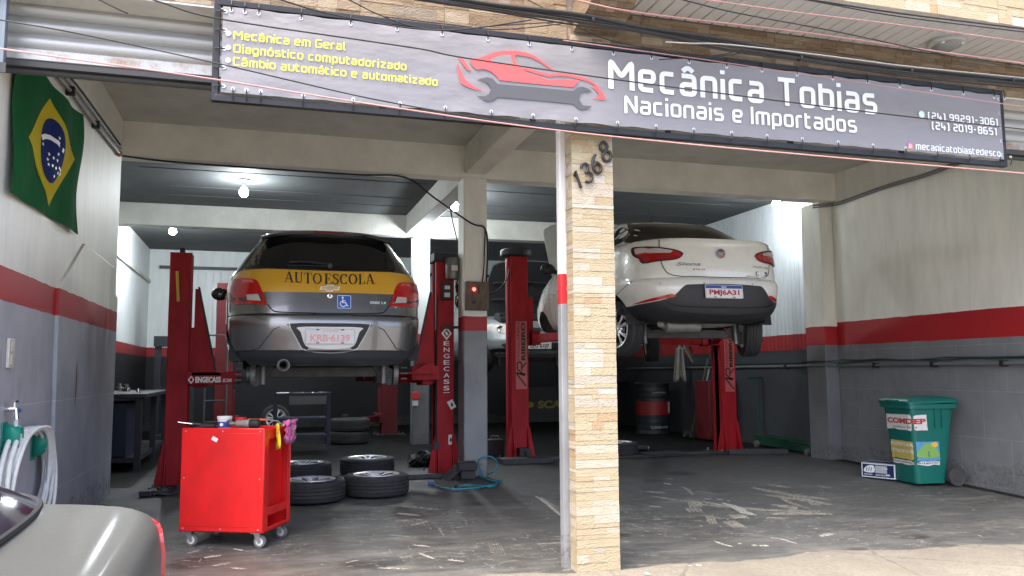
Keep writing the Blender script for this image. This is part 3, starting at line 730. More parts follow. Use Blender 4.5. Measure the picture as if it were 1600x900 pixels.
k.bump(k.math('ADD', k.math('MULTIPLY', n1, 2.4), k.math('ADD', k.math('MULTIPLY', n2, .5), k.math('MULTIPLY', n3, .06))), .28, .03)
# cloth: scalloped between eyelets, gently rippled
b = MB(); NX, NZ = 220, 26; rows = []
inx, inz = .030, .028
E_PX_T = [362, 383, 405, 471, 548, 620, 690, 761, 825, 891, 955, 1014, 1072, 1130, 1184, 1238, 1293, 1346, 1396, 1444, 1493, 1540, 1556]
ex = [onY(x, 0, BY).x for x in E_PX_T]
def tension(x):
    d = min(abs(x-e) for e in ex); return min(1, d/.14)
for j in range(NZ+1):
    row = []
    for i in range(NX+1):
        x = bx0+inx+(bx1-bx0-2*inx)*i/NX; e = .006*tension(x)**1.5
        lo, hi = bz0+inz+e, bz1-inz-e; z = lo+(hi-lo)*j/NZ
        edge_ = min(j, NZ-j)/NZ
        y = -.012+.0012*math.sin(x*5.3+1.0*z)*min(1, edge_*6)+.0010*math.sin(x*2.1-z*7)+(.003*math.sin(x*22)*max(0, 1-edge_*9))
        row.append((x-BO.x, y, z-BO.z))
    rows.append(row)
b.grid(rows); b.build('cloth', MATS['banner_vinyl'], t, smooth=80)
white = mat('print_white', (.80, .84, .86), .42); yellow = mat('print_yellow', (.78, .74, .07), .42); pred = mat('print_red', (.74, .10, .10), .42); pgrey = mat('print_dark_grey', (.085, .085, .09), .42)
def banner_text(txt, pl, pr, cap_px, m, name='lettering', th=.16, gap=.14, xh=False):
    a, e = onY(*pl, BY), onY(*pr, BY); up = onY(pl[0], pl[1]-cap_px, BY).z-a.z
    V, Fc, wd = tech_text(txt, th, gap); sx = (e.x-a.x)/wd; sz = up/1.16
    dz = (e.z-a.z)/(e.x-a.x)
    flat(name, V, Fc, lambda u, v, l: BP(a.x+u*sx, a.z+v*sz+dz*u*sx, .001+l), m, t)
banner_text('Mecânica em Geral', (365, 63), (540, 81), 13.5, yellow)
banner_text('Diagnóstico computadorizado', (365, 84), (634, 112), 13.5, yellow)
banner_text('Câmbio automático e automatizado', (364, 104), (683, 136), 13.5, yellow)
banner_text('Mecânica Tobias', (949, 140), (1368, 181), 46, white, th=.19)
banner_text('Nacionais e Importados', (974, 178), (1336, 209), 28, white, th=.17)
banner_text('(24) 99291-3061', (1447, 188), (1556, 198), 11.5, white, th=.2)
banner_text('(24) 2019-8651', (1453, 203), (1554, 213), 11.5, white, th=.2)
banner_text('mecanicatobiastedesco', (1428, 234.5), (1560, 246), 11, white, th=.15)
for x, y in ((357, 54), (357, 76), (356.5, 96)):
    c = onY(x, y, BY); flat('bullet', *fill([[(.0135*math.cos(i*PI/8), .0135*math.sin(i*PI/8)) for i in range(16)]]), lambda u, v, l: BP(c.x+u, c.z+v, .001), white, t)
# car drawing: outlines traced in a 1600x800 enlargement of the banner corner
def zp(x, y): p_ = onY(700+x/6.154, 60+y/6.154, BY); return (p_.x, p_.z)
def bart(name, polys, m, lift):
    V, Fc = fill([[zp(*q) for q in pl] for pl in polys]); flat(name, V, Fc, lambda u, v, l: BP(u, v, lift), m, t)
bart('car_drawing', [[(245, 210), (330, 185), (430, 145), (520, 128), (640, 128), (740, 143), (830, 180), (910, 235), (1010, 310), (975, 305), (880, 240), (800, 195), (720, 178), (640, 170), (630, 200), (655, 270), (720, 285), (840, 320), (960, 350), (1060, 340), (1200, 360), (1300, 385), (1380, 425), (1450, 480), (1420, 470), (1340, 425), (1250, 400), (1150, 375), (1050, 370), (960, 378), (850, 350), (700, 305), (750, 335), (880, 380), (960, 410), (1080, 400), (1250, 415), (1195, 478), (1000, 462), (820, 445), (620, 425), (490, 410), (450, 365), (400, 325), (340, 305), (265, 310), (225, 270), (195, 222)],
    ], pred, .0012)
bart('car_window_drawing', [[(390, 220), (480, 180), (590, 168), (612, 245), (625, 258), (480, 245)]], MATS['banner_vinyl'], .0018)
bart('car_drawing', [[(90, 183), (130, 190), (215, 318), (180, 315), (130, 255)]], pred, .0012)
bart('car_drawing', [[(78, 245), (95, 262), (130, 345), (165, 410), (240, 468), (340, 515), (250, 500), (190, 480), (120, 445), (95, 370)]], pred, .0012)
bart('car_drawing', [[(1360, 470), (1420, 475), (1470, 515), (1500, 570), (1500, 600), (1375, 592), (1430, 570), (1440, 545), (1410, 505)]], pred, .0012)
bart('wrench_drawing', [[(272, 415), (300, 398), (370, 383), (420, 395), (470, 448), (700, 468), (1000, 496), (1195, 515), (1240, 480), (1290, 476), (1340, 495), (1372, 525), (1290, 522), (1255, 555), (1250, 600), (1290, 655), (1375, 660), (1330, 690), (1270, 697), (1235, 680), (1195, 640), (900, 612), (470, 575), (430, 605), (380, 618), (330, 600), (272, 562), (350, 565), (385, 545), (408, 500), (390, 460), (350, 428)]], pgrey, .0016)
# two small round and square icons by the phone number and the account name
c = onY(1437, 180, BY); rr_ = .026
flat('phone_icon', *fill([[(rr_*math.cos(i*PI/10), rr_*math.sin(i*PI/10)) for i in range(20)]]), lambda u, v, l: BP(c.x+u, c.z+v, .001), mat('icon_green', (.55, .75, .66), .42), t)
V, Fc = stroke(fillet([(-.011, .012), (-.008, -.002), (.002, -.011), (.013, -.011)], .008), .008); flat('phone_icon_mark', V, Fc, lambda u, v, l: BP(c.x+u, c.z+v, .0016), white, t)
c2 = onY(1419, 228.5, BY); s_ = .021
sq = fillet([(-s_, -s_), (s_, -s_), (s_, s_), (-s_, s_)], .009, True)
k = NT('icon_pink'); p_ = k.n('ShaderNodeTexCoord').outputs['Object']; s3 = k.sep(p_)
f = k.n('ShaderNodeMapRange'); k.link(s3[2], f.inputs[0]); zc = c2.z-BO.z; f.inputs[1].default_value = zc-s_; f.inputs[2].default_value = zc+s_
k.link(k.ramp(f.outputs[0], [(0, (.85, .50, .12)), (.45, (.80, .12, .25)), (1, (.42, .12, .55))]), k.b.inputs['Base Color'])
flat('camera_icon', *fill([sq]), lambda u, v, l: BP(c2.x+u, c2.z+v, .001), MATS['icon_pink'], t)
V, Fc = stroke([(s_*.45*math.cos(i*PI/8), s_*.45*math.sin(i*PI/8)) for i in range(16)], .004, True); flat('camera_icon_ring', V, Fc, lambda u, v, l: BP(c2.x+u, c2.z+v, .0016), white, t)
# eyelets with dark ties
b = MB(); b2 = MB()
def eyelet(x, z, dz, dx=0):
    b.rev([(.005, 0), (.0105, 0), (.0105, -.003), (.005, -.003)], 10, (x-BO.x, -.0135, z-BO.z), 'Y')
    b2.tube([(x-BO.x, -.016, z-BO.z), (x-BO.x+dx*.5, -.022, z-BO.z+dz*.5), (x-BO.x+dx, -.010, z-BO.z+dz)], .004, 5)
for e in ex: eyelet(e, bz1-.050, .06); eyelet(e+.02, bz0+.050, -.06)
for i in range(5):
    z = bz0+.06+(bz1-bz0-.12)*i/4; eyelet(bx0+.044, z, 0, -.05); eyelet(bx1-.044, z, 0, .05)
parts(b, 'eyelet', mat('eyelet', (.75, .75, .72), .35, metal=.6), t, smooth=40); parts(b2, 'tie', MATS['frame_black'], t)

# ------------------------------------------------------------------ flag on the left wall
def LP(x, y): p_ = onX(x, y, LW); return (p_.y, p_.z)
fc = [LP(3, 300), LP(113, 366), LP(124, 180), LP(30, 60)]   # bottom-left, bottom-right, top-right, top-left (behind the shutter)
fy0, fy1 = min(fc[0][0], fc[3][0])-.02, (fc[1][0]+fc[2][0])/2
def flag_z(u): # bottom and top edge at fraction u
    return fc[0][1]+(fc[1][1]-fc[0][1])*u+.01*math.sin(u*PI), 3.02+(fc[2][1]-3.02)*u-.02*math.sin(u*PI)
t = thing('flag', 'large green flag with yellow lozenge and blue starry globe hung flat on the left wall', 'flag', (LW, (fy0+fy1)/2, fc[0][1]))
FO = t.location.copy()
def flagP(u, v, l=0):
    z0, z1 = flag_z(u); y = fc[0][0]+(fy1-fc[0][0])*u+(.03*(v) if u < .5 else 0)*(1-2*u)
    rip = .014*math.sin(u*9+v*3)*(.3+v*.4)+.010*math.sin(u*17-v*5+1)+.012*math.sin(v*7-u*4)
    return (LW+.032+rip+l-FO.x, y-FO.y, z0+(z1-z0)*v-FO.z)
def inv(px, py):   # photo pixel -> u, v on the flag
    y, z = LP(px, py); u = (y-fc[0][0])/(fy1-fc[0][0]); z0, z1 = flag_z(u); return (u, (z-z0)/(z1-z0))
mg = mat('flag_green', (.006, .105, .028), .95, spec=.1, var=.15, vscale=5, bump=.4, bscale=7); my = mat('flag_yellow', (.56, .45, .012), .95, spec=.1, var=.12, vscale=5); mb_ = mat('flag_blue', (.010, .020, .13), .95, spec=.1)
b = MB(); b.grid([[flagP(i/30, j/40) for i in range(31)] for j in range(41)]); o = b.build('cloth', mg, t, smooth=80)
def fart(name, pts, m, l, step=.06):
    V, Fc = fill([pts], step); flat(name, V, Fc, lambda u, v, z: flagP(u, v, l), m, t)
loz = [inv(*q) for q in ((73, 153), (107, 248), (72, 322), (28, 212))]
lz = []
for i in range(4):
    a, e = Vector(loz[i]), Vector(loz[(i+1) % 4]); lz += [a.lerp(e, j/8) for j in range(8)]
fart('lozenge', lz, my, .002)
gc = inv(71, 235); cz = [inv(71+16.5*math.cos(i*PI/16), 235-51*math.sin(i*PI/16)) for i in range(32)]
fart('globe', cz, mb_, .0045, .03)
V, Fc = stroke([inv(*q) for q in ((56.5, 214), (62, 212), (68, 214), (76, 222), (84, 236))], .035); flat('globe_band', V, Fc, lambda u, v, l: flagP(u, v, .007), white, t)
sv = []; sf = []
for (x, y) in ((58, 224), (65, 240), (63, 248), (70, 246), (75, 250), (69, 258), (74, 262), (80, 262), (83, 265), (79, 270), (73, 275), (84, 272), (64, 256), (76, 240), (78, 215)):
    cx_, cy_ = inv(x, y); o_ = len(sv)
    for i in range(10):
        r_ = .016 if i % 2 == 0 else .007; sv.append((cx_+r_*.9*math.cos(PI/2+i*PI/5), cy_+r_*math.sin(PI/2+i*PI/5), 0))
    sf.append(tuple(range(o_, o_+10)))
flat('stars', sv, sf, lambda u, v, l: flagP(u, v, .007), white, t)
# ------------------------------------------------------------------ cars: stacked plan outlines, mirrored
class CarBody:
    """levels: (z, half width, rear y, front y); local x right, y forward, z up"""
    def __init__(s, levels, ym, a=3.3, b=8.0, af=2.6):
        s.L = levels; s.ym = ym; s.a = a; s.b = b; s.af = af
    def at(s, z):
        L = s.L
        if z <= L[0][0]: return L[0][1:]
        for i in range(len(L)-1):
            if L[i][0] <= z <= L[i+1][0]:
                t = (z-L[i][0])/(L[i+1][0]-L[i][0]); p, q = L[i], L[i+1]
                return tuple(p[k]+(q[k]-p[k])*t for k in (1, 2, 3))
        return L[-1][1:]
    def yr(s, x, z):
        w, yr, yf = s.at(z); u = min(1, abs(x)/w)**s.a
        return s.ym-(s.ym-yr)*max(0, 1-u)**(1/s.b)
    def xs(s, y, z):
        w, yr, yf = s.at(z)
        if y < s.ym: u = min(1, (s.ym-y)/(s.ym-yr))**s.b; return w*max(0, 1-u)**(1/s.a)
        u = min(1, (y-s.ym)/(yf-s.ym))**6; return w*max(0, 1-u)**(1/s.af)
    def outline(s, z, n):
        w, yr, yf = s.at(z); P = []
        for i in range(401):
            t = PI*i/400; c_, s_ = abs(math.cos(t)), math.sin(t)
            if t <= PI/2: P.append((w*s_**(2/s.a), s.ym-(s.ym-yr)*c_**(2/s.b)))
            else: P.append((w*s_**(2/s.af), s.ym+(yf-s.ym)*c_**(2/6)))
        D = [0]
        for i in range(400): D.append(D[-1]+math.hypot(P[i+1][0]-P[i][0], P[i+1][1]-P[i][1]))
        out = []; j = 0
        for i in range(n+1):
            d = D[-1]*i/n
            while j < 399 and D[j+1] < d: j += 1
            t = (d-D[j])/max(1e-9, D[j+1]-D[j]); out.append((P[j][0]+(P[j+1][0]-P[j][0])*t, P[j][1]+(P[j+1][1]-P[j][1])*t))
        return out
    def zlist(s, dz=.035):
        zs = []
        for i in range(len(s.L)-1):
            a, b_ = s.L[i][0], s.L[i+1][0]; n = max(1, int(round((b_-a)/dz)))
            zs += [a+(b_-a)*j/n for j in range(n)]
        return zs+[s.L[-1][0]]
    def mesh(s, name, mats, parent, arches=(), mi=lambda x, y, z: 0, n=110, cap=True, skip=None, dz=.035):
        bb = MB(); rows = []; zs = s.zlist(dz)
        for z in zs:
            o = s.outline(z, n)
            for (ya, za, ra) in arches:                      # pull points near the arch onto its circle
                o2 = []
                for (x, y) in o:
                    d = math.hypot(y-ya, z-za)
                    o2.append((x, y))
                o = o2
            row = [(x, y, z) for x, y in o]+[(-x, y, z) for x, y in o[-2:0:-1]]
            rows.append(row)
        m = len(rows[0]); V = [list(p) for r in rows for p in r]
        for (ya, za, ra) in arches:
            for p in V:
                d = math.hypot(p[1]-ya, p[2]-za)
                if d > 1e-4 and abs(d-ra) < .022 and abs(p[0]) > .4:
                    q = ra/d; p[1] = ya+(p[1]-ya)*q; p[2] = za+(p[2]-za)*q
        bb.v = [tuple(p) for p in V]
        for i in range(len(rows)-1):
            for j in range(m):
                k_ = (j+1) % m; f = (i*m+j, i*m+k_, (i+1)*m+k_, (i+1)*m+j)
                c = [sum(V[q][t] for q in f)/4 for t in range(3)]
                if any(math.hypot(c[1]-ya, c[2]-za) < ra-.004 and abs(c[0]) > .4 for ya, za, ra in arches): continue
                if skip and skip(*c): continue
                bb.f.append(f); bb.mi.append(mi(*c))
        if cap: bb.f.append(tuple((len(rows)-1)*m+j for j in range(m))); bb.mi.append(mi(0, s.ym, zs[-1]))
        return bb.build(name, mats, parent, smooth=38)
    # maps from flat art to the skin
    def rear(s, lift=.003):
        def fn(u, v, l=0):
            e = .004; y = s.yr(u, v); nx = -(s.yr(u+e, v)-s.yr(u-e, v))/(2*e); nz = -(s.yr(u, v+e)-s.yr(u, v-e))/(2*e)
            n_ = Vector((-nx, -1, -nz)) if False else Vector((-(s.yr(u+e, v)-s.yr(u-e, v))/(2*e)*-1, -1, (s.yr(u, v+e)-s.yr(u, v-e))/(2*e)))
            n_.normalize(); return tuple(Vector((u, y, v))+n_*(lift+l))
        return fn
    def side(s, sg, lift=.003):
        def fn(u, v, l=0): return (sg*(s.xs(u, v)+lift+l), u, v)
        return fn
def panel(name, poly, fn, m, parent, step=.05, thick=.006, smooth=35, dome=0):
    """closed patch that follows the skin, with a rim"""
    V, Fc = fill([poly], step); bb = MB()
    n = len(poly)
    bb.add([fn(v[0], v[1], 0) for v in V], Fc)
    bb.add([fn(p[0], p[1], 0) for p in poly]+[fn(p[0], p[1], -thick) for p in poly], [(i, (i+1) % n, n+(i+1) % n, n+i) for i in range(n)])
    return bb.build(name, m, parent, smooth=smooth)
def seam(name, pl, fn, wd, m, parent, closed=False):
    q = []; n = len(pl)
    for i in range(n if closed else n-1):
        a, b_ = pl[i], pl[(i+1) % n]; k_ = max(1, int(math.hypot(b_[0]-a[0], b_[1]-a[1])/.022))
        q += [(a[0]+(b_[0]-a[0])*j/k_, a[1]+(b_[1]-a[1])*j/k_) for j in range(k_)]
    pl = q if closed else q+[pl[-1]]
    V, Fc = stroke(pl, wd, closed); return flat(name, V, Fc, fn, m, parent)
def cm(pts, k=5, closed=True): return [(p.x, p.y) for p in catmull([Vector((a, b_, 0)) for a, b_ in pts], k, closed)]
def mirror(pl): return [(-x, y) for x, y in pl][::-1]
def rectp(x0, x1, z0, z1, r=.01): return [(p.x, p.y) for p in fillet([(x0, z0), (x1, z0), (x1, z1), (x0, z1)], r, True)]

def paint(name, c, metal=.0, rough=.3, flake=0, coat=1, dirt=None):
    k = NT(name); tc = k.n('ShaderNodeTexCoord').outputs['Object']
    n = k.noise(tc, 3.0, 7, .7); cc = k.mix(k.ramp(n, [(.3, 0.), (.75, 1.)]), tuple(x*.9 for x in c), c)
    if dirt:
        s3 = k.sep(tc); dz = k.n('ShaderNodeMapRange'); k.link(s3[2], dz.inputs[0]); dz.inputs[1].default_value = .75; dz.inputs[2].default_value = .3
        d = k.math('MULTIPLY', k.ramp(k.noise(tc, 7, 9, .75), [(.35, 0.), (.75, 1.)]), k.math('MULTIPLY_ADD', dz.outputs[0], .5, .12))
        cc = k.mix(d, cc, dirt); k.link(k.math('MULTIPLY_ADD', d, .5, rough), k.b.inputs['Roughness'])
    else: k.b.inputs['Roughness'].default_value = rough
    k.link(cc, k.b.inputs['Base Color']); k.b.inputs['Metallic'].default_value = metal
    k.b.inputs['Coat Weight'].default_value = coat; k.b.inputs['Coat Roughness'].default_value = .05
    return k.m
glass_dark = mat('car_glass', (.006, .007, .008), .06, spec=.6)
glass_mid = mat('car_glass_brown', (.016, .013, .010), .14, spec=.08)
lens_red = mat('lens_red', (.42, .006, .010), .12, coat=1, spec=.6)
lens_red_d = mat('lens_red_dark', (.16, .004, .008), .15, coat=1)
lens_clear = mat('lens_clear', (.52, .48, .46), .12, coat=1, metal=.1)
lens_smoke = mat('lens_smoke', (.045, .030, .030), .15, coat=1)
chrome = mat('chrome', (.72, .72, .72), .16, metal=1)
plast = mat('black_plastic', (.022, .023, .025), .5, var=.2, vscale=8)
gap_m = mat('panel_gap', (.004, .004, .005), .9)
gold = mat('badge_gold', (.66, .52, .27), .3, metal=.4)
under = mat('underbody', (.020, .020, .021), .75, var=.4, vscale=9, bump=.4, bscale=25)
steel_old = mat('old_steel', (.26, .25, .235), .5, metal=.6, var=.4, vscale=15)
rubber = mat('tyre_rubber', (.030, .030, .031), .72, var=.35, vscale=18, bump=.25, bscale=60)
alloy = mat('alloy_bright', (.80, .80, .81), .3, metal=.55)
alloy_d = mat('alloy_dark', (.045, .045, .048), .4, metal=.5)
plate_w = mat('plate_white', (.70, .68, .66), .45, var=.12, vscale=30)

def tyre_prof(R, W, rin):
    h = W/2; P = [(rin, -h*.80), (rin+.018, -h*.95), (R*.80, -h*1.0), (R-.035, -h*.97), (R-.012, -h*.86)]
    for i in range(5):                                       # ribs and grooves of the tread
        a = -h*.80+h*1.6*i/5; c = a+h*1.6/5
        P += [(R-.0075 if i in (0, 4) else R-.002, a+.002), (R-.002 if i < 4 else R-.0075, c-.007)]
        if i < 4: P += [(R-.011, c-.005), (R-.011, c-.001)]
    return P+[(R-.012, h*.86), (R-.035, h*.97), (R*.80, h*1.0), (rin+.018, h*.95), (rin, h*.80)]
def make_wheel(name, parent, R, W, rin, style=0):
    """axis Z, outer face up (+Z); parts under parent"""
    b = MB(); b.rev(tyre_prof(R, W, rin), 56); 
    for i in range(60):                                      # shoulder sipes
        a = 2*PI*i/60
        for sg in (-1, 1):
            r0, r1 = R-.014, R-.0015; z0 = sg*W*.43; z1 = sg*W*.34; da = .008
            b.add([(r0*math.cos(a), r0*math.sin(a), z0), (r0*math.cos(a+da*3), r0*math.sin(a+da*3), z0), (r1*math.cos(a+da*3), r1*math.sin(a+da*3), z1), (r1*math.cos(a), r1*math.sin(a), z1)], [(0, 1, 2, 3)])
    ty = b.build('tyre', rubber, parent, smooth=28)
    h = W/2; b = MB()
    b.rev([(rin+.002, -h*.8), (rin-.03, -h*.7), (rin-.035, h*.3), (rin-.012, h*.78), (rin-.004, h*.93), (rin+.012, h*1.0), (rin+.014, h*.85)], 48, mi=0)
    b.rev([(rin-.034, -h*.2), (.03, -h*.25)], 32, mi=1)       # dark inside
    b.rev([(.0, h*.84), (.028, h*.84), (.034, h*.74), (.06, h*.72), (.072, h*.6), (.072, h*.1)], 24, mi=0)
    ns = 5
    for i in range(ns):
        a0 = 2*PI*i/ns+.2
        for sg in (-1, 1):
            def pt(r, da, z): a = a0+da; return (r*math.cos(a), r*math.sin(a), z)
            i0, i1, o0, o1 = sg*.05, sg*.55, sg*.16, sg*.40
            rr0, rr1 = .045, rin-.012
            vs = [pt(rr0, i0*.6, h*.74), pt(rr0, i1, h*.72), pt(rr1, o1, h*.90), pt(rr1, o0, h*.90), pt((rr0+rr1)/2, sg*.13, h*.88), pt((rr0+rr1)/2, sg*.33, h*.86)]
            lo = [(x, y, z-.03) for x, y, z in vs]
            b.add(vs+lo, [(0, 1, 5, 4), (4, 5, 2, 3)], 0)
            b.add(vs+lo, [(0, 4, 10, 6), (4, 3, 9, 10), (1, 5, 11, 7), (5, 2, 8, 11), (6, 7, 11, 10), (10, 11, 8, 9)], 1)
        a = a0+PI/ns; b.rev([(.0, h*.75), (.008, h*.75), (.009, h*.4)], 8, (.05*math.cos(a), .05*math.sin(a), 0), mi=1)
    rim = b.build('rim', [alloy, alloy_d], parent, smooth=30)
    return ty, rim
def plate(parent, c, fn_pitch, text, colr, band=None, w_=.40, h_=.13, small=None, faded=False):
    """number plate facing -y, centre c"""
    p = thing('number_plate', '', '', c); p.parent = parent

    p.rotation_euler = (fn_pitch, 0, 0)
    b = MB(); b.prism(rectp(-w_/2, w_/2, -h_/2, h_/2, .012), -.004, .004, 'Y'); b.build('backing', plate_w, p)
    V, Fc = stroke(rectp(-w_/2+.004, w_/2-.004, -h_/2+.004, h_/2-.004, .01), .004, True); flat('rim', V, Fc, lambda u, v, l: (u, -.0052, v), mat('plate_rim', (.35, .34, .33), .4), p)
    if band:
        flat('band', *fill([rectp(-w_/2+.006, w_/2-.006, h_/2-.034, h_/2-.006, .008)]), lambda u, v, l: (u, -.0050, v), mat('plate_blue', (.015, .05, .30), .45), p)
        V, Fc, wd, *_ = font_text('BRASIL', .02); s_ = .018; flat('band_lettering', V, Fc, lambda u, v, l: ((u-wd/2)*s_, -.0056, v*s_+h_/2-.027), white, p)
    V, Fc, wd, y0, y1 = font_text(text, .035, .8); H = (.062 if not band else .066); s_ = H/(y1-y0)*1.0; W_ = w_*.80
    flat('lettering', V, Fc, lambda u, v, l: ((u/wd-.5)*W_, -.0056, (v-y0)*s_-h_/2+(.018 if band else .020)), colr, p)
    if small:
        V, Fc, wd, y0, y1 = font_text(small, .03); s_ = .016; flat('small_lettering', V, Fc, lambda u, v, l: ((u-wd/2)*s_*1.1, -.0056, v*s_+h_/2-.028), colr, p)
    b = MB()
    for sx_ in (-.1, .1):
        for zz in (h_/2-.011, -h_/2+.011): b.box((sx_-.012, -.008, zz-.004), (sx_+.012, -.003, zz+.004))
    parts(b, 'screw', mat('screw_dark', (.05, .05, .05), .5, metal=.4), p)
    return p
def underside(root, w0, y0, y1, z, rear_axle, muff=None, exh=None):
    b = MB(); rows = []
    for i in range(15):
        y = y0+(y1-y0)*i/14
        rows.append([(-w0+2*w0*j/10, y, z+.03*math.sin(j*1.3+i)+(.10*max(0, 1-abs(y-rear_axle)/.5))+(.05 if 3 <= j <= 7 else 0)) for j in range(11)])
    b.grid(rows); b.build('floor_pan', under, root, smooth=50)
    b = MB(); b.box((-.47, rear_axle-.06, .16), (.47, rear_axle+.05, .25))
    for sg in (-1, 1):
        b.bar((sg*.50, rear_axle+.42, .27), (sg*.56, rear_axle-.02, .20), .07, .07)
        b.prism([(sg*.60, .08), (sg*.56, .08), (sg*.42, .24), (sg*.50, .30), (sg*.62, .22)], rear_axle-.07, rear_axle-.05, 'Y')
    b.build('rear_axle', mat('axle_dark', (.075, .072, .068), .6, metal=.3, var=.4, vscale=12), root, bevel=.006)
    for sg in (-1, 1):
        b = MB(); b.tube([(sg*.52, rear_axle-.12, .10), (sg*.52, rear_axle-.10, .30)], .022, 10); b.tube([(sg*.52, rear_axle-.10, .29), (sg*.52, rear_axle-.06, .5)], .030, 10); b.build('damper', steel_old, root, smooth=40)
        b = MB(); b.tube([(sg*.40+.05*math.cos(t*.7), rear_axle+.02+.05*math.sin(t*.7), .20+t*.005) for t in range(46)], .008, 6); b.build('spring', under, root, smooth=40)
    if muff:
        (x0, x1, ym_, zm, r) = muff; b = MB()
        b.rev([(r*.75, x0), (r, x0+.015), (r, x1-.015), (r*.75, x1)], 20, (0, ym_, zm), 'X', cap0=True, cap1=True)
        b.tube([(x0, ym_, zm), (x0-.06, ym_-.02, zm+.01), (x0-.07, ym_-.05, zm+.02)], .032, 10)
        b.build('muffler', steel_old, root, smooth=40)
    if exh:
        b = MB(); x, y, z_ = exh; b.rev([(.030, .02), (.046, .0), (.052, -.02), (.040, -.028), (.030, -.015), (.028, .06), (.03, .4)], 20, (x, y, z_), 'Y'); b.tube([(x, y+.3, z_), (x+.05, y+.6, z_+.02), (x+.1, y+1.2, z_)], .026, 8)
        b.build('exhaust_tip', steel_old, root, smooth=40)

# ---------------------------------------------------------------- grey hatchback of the driving school
ox, oy, oz = .535, 6.95, .945
car1 = thing('hatchback_car', 'grey driving school hatchback with yellow band raised on the left lift', 'car', (ox, oy, oz))
hb = CarBody([(.255, .66, .26, 3.75), (.27, .72, .15, 3.8), (.30, .765, .08, 3.85), (.345, .80, .035, 3.88), (.378, .818, .018, 3.9), (.384, .822, .005, 3.9), (.45, .838, .000, 3.92), (.56, .846, -.011, 3.92), (.60, .848, -.012, 3.9), (.635, .850, -.008, 3.9), (.664, .851, .000, 3.9), (.676, .851, .020, 3.9), (.682, .851, .046, 3.88),
              (.688, .851, .060, 3.86), (.73, .853, .068, 3.8), (.80, .855, .082, 3.6), (.92, .852, .105, 3.3), (1.00, .838, .128, 3.05), (1.06, .815, .150, 2.9), (1.10, .785, .172, 2.8),
              (1.20, .722, .232, 2.55), (1.30, .655, .295, 2.3), (1.36, .612, .335, 2.15), (1.40, .585, .345, 2.0), (1.425, .565, .355, 1.95), (1.445, .530, .43, 1.85), (1.462, .44, .62, 1.75), (1.472, .28, .9, 1.6), (1.475, .1, 1.1, 1.4)], 1.9)
k = NT('paint_band'); tc = k.n('ShaderNodeTexCoord').outputs['Object']; s3 = k.sep(tc)
zz = k.math('SUBTRACT', s3[2], k.math('MULTIPLY', k.math('MULTIPLY', s3[0], s3[0]), .0))
a_ = k.math('GREATER_THAN', zz, .868); b_ = k.math('LESS_THAN', zz, k.math('MULTIPLY_ADD', k.math('ABSOLUTE', s3[0]), -.03, 1.085))
n = k.noise(tc, 4, 7, .7)
gcol = k.mix(n, (.19, .186, .176), (.225, .22, .208)); ycol = k.mix(n, (.58, .30, .018), (.66, .36, .03))
ab = k.math('MULTIPLY', a_, b_)
k.link(k.mix(ab, gcol, ycol), k.b.inputs['Base Color'])
k.link(k.math('MULTIPLY_ADD', ab, -.75, .80), k.b.inputs['Metallic']); k.b.inputs['Roughness'].default_value = .27
k.b.inputs['Coat Weight'].default_value = 1; k.b.inputs['Coat Roughness'].default_value = .04
grey_low = mat('valance_grey', (.050, .055, .063), .35, coat=.4, var=.2, vscale=6)
hb.mesh('body', [MATS['paint_band'], grey_low], car1, arches=((.66, .30, .33), (3.2, .30, .33)), mi=lambda x, y, z: 1 if z < .381 else 0, n=130)
rf, sf_ = hb.rear(), None
panel('rear_window', cm([(-.565, 1.095), (-.50, 1.080), (-.25, 1.070), (0, 1.067), (.25, 1.070), (.50, 1.080), (.565, 1.095), (.565, 1.16), (.52, 1.27), (.48, 1.325), (.25, 1.350), (0, 1.355), (-.25, 1.350), (-.48, 1.325), (-.52, 1.27), (-.565, 1.16)], 4), hb.rear(.004), glass_dark, car1)
panel('window_surround', cm([(-.70, 1.092), (-.57, 1.072), (-.25, 1.060), (0, 1.058), (.25, 1.060), (.57, 1.072), (.70, 1.092), (.645, 1.22), (.575, 1.365), (.3, 1.375), (0, 1.38), (-.3, 1.375), (-.575, 1.365), (-.645, 1.22)], 4), hb.rear(.0015), mat('gloss_black', (.012, .012, .013), .12, coat=.5), car1)
# roof spoiler with the high brake light
b = MB(); rows = []
for i in range(25):
    x = -.56+1.12*i/24; e = abs(x)/.56; y0_ = .28+.10*e**3; zt = 1.428-.05*e**3
    rows.append([(x, y0_+.13, zt+.012), (x, y0_+.03, zt), (x, y0_, zt-.012), (x, y0_+.01, zt-.032), (x, y0_+.05, zt-.038), (x, y0_+.13, zt-.02)])
b.grid(rows); b.build('roof_spoiler', MATS['gloss_black'], car1, smooth=50)
b = MB(); b.box((-.13, .272, 1.400), (.13, .286, 1.417)); b.build('high_brake_light', lens_red_d, car1, bevel=.003)
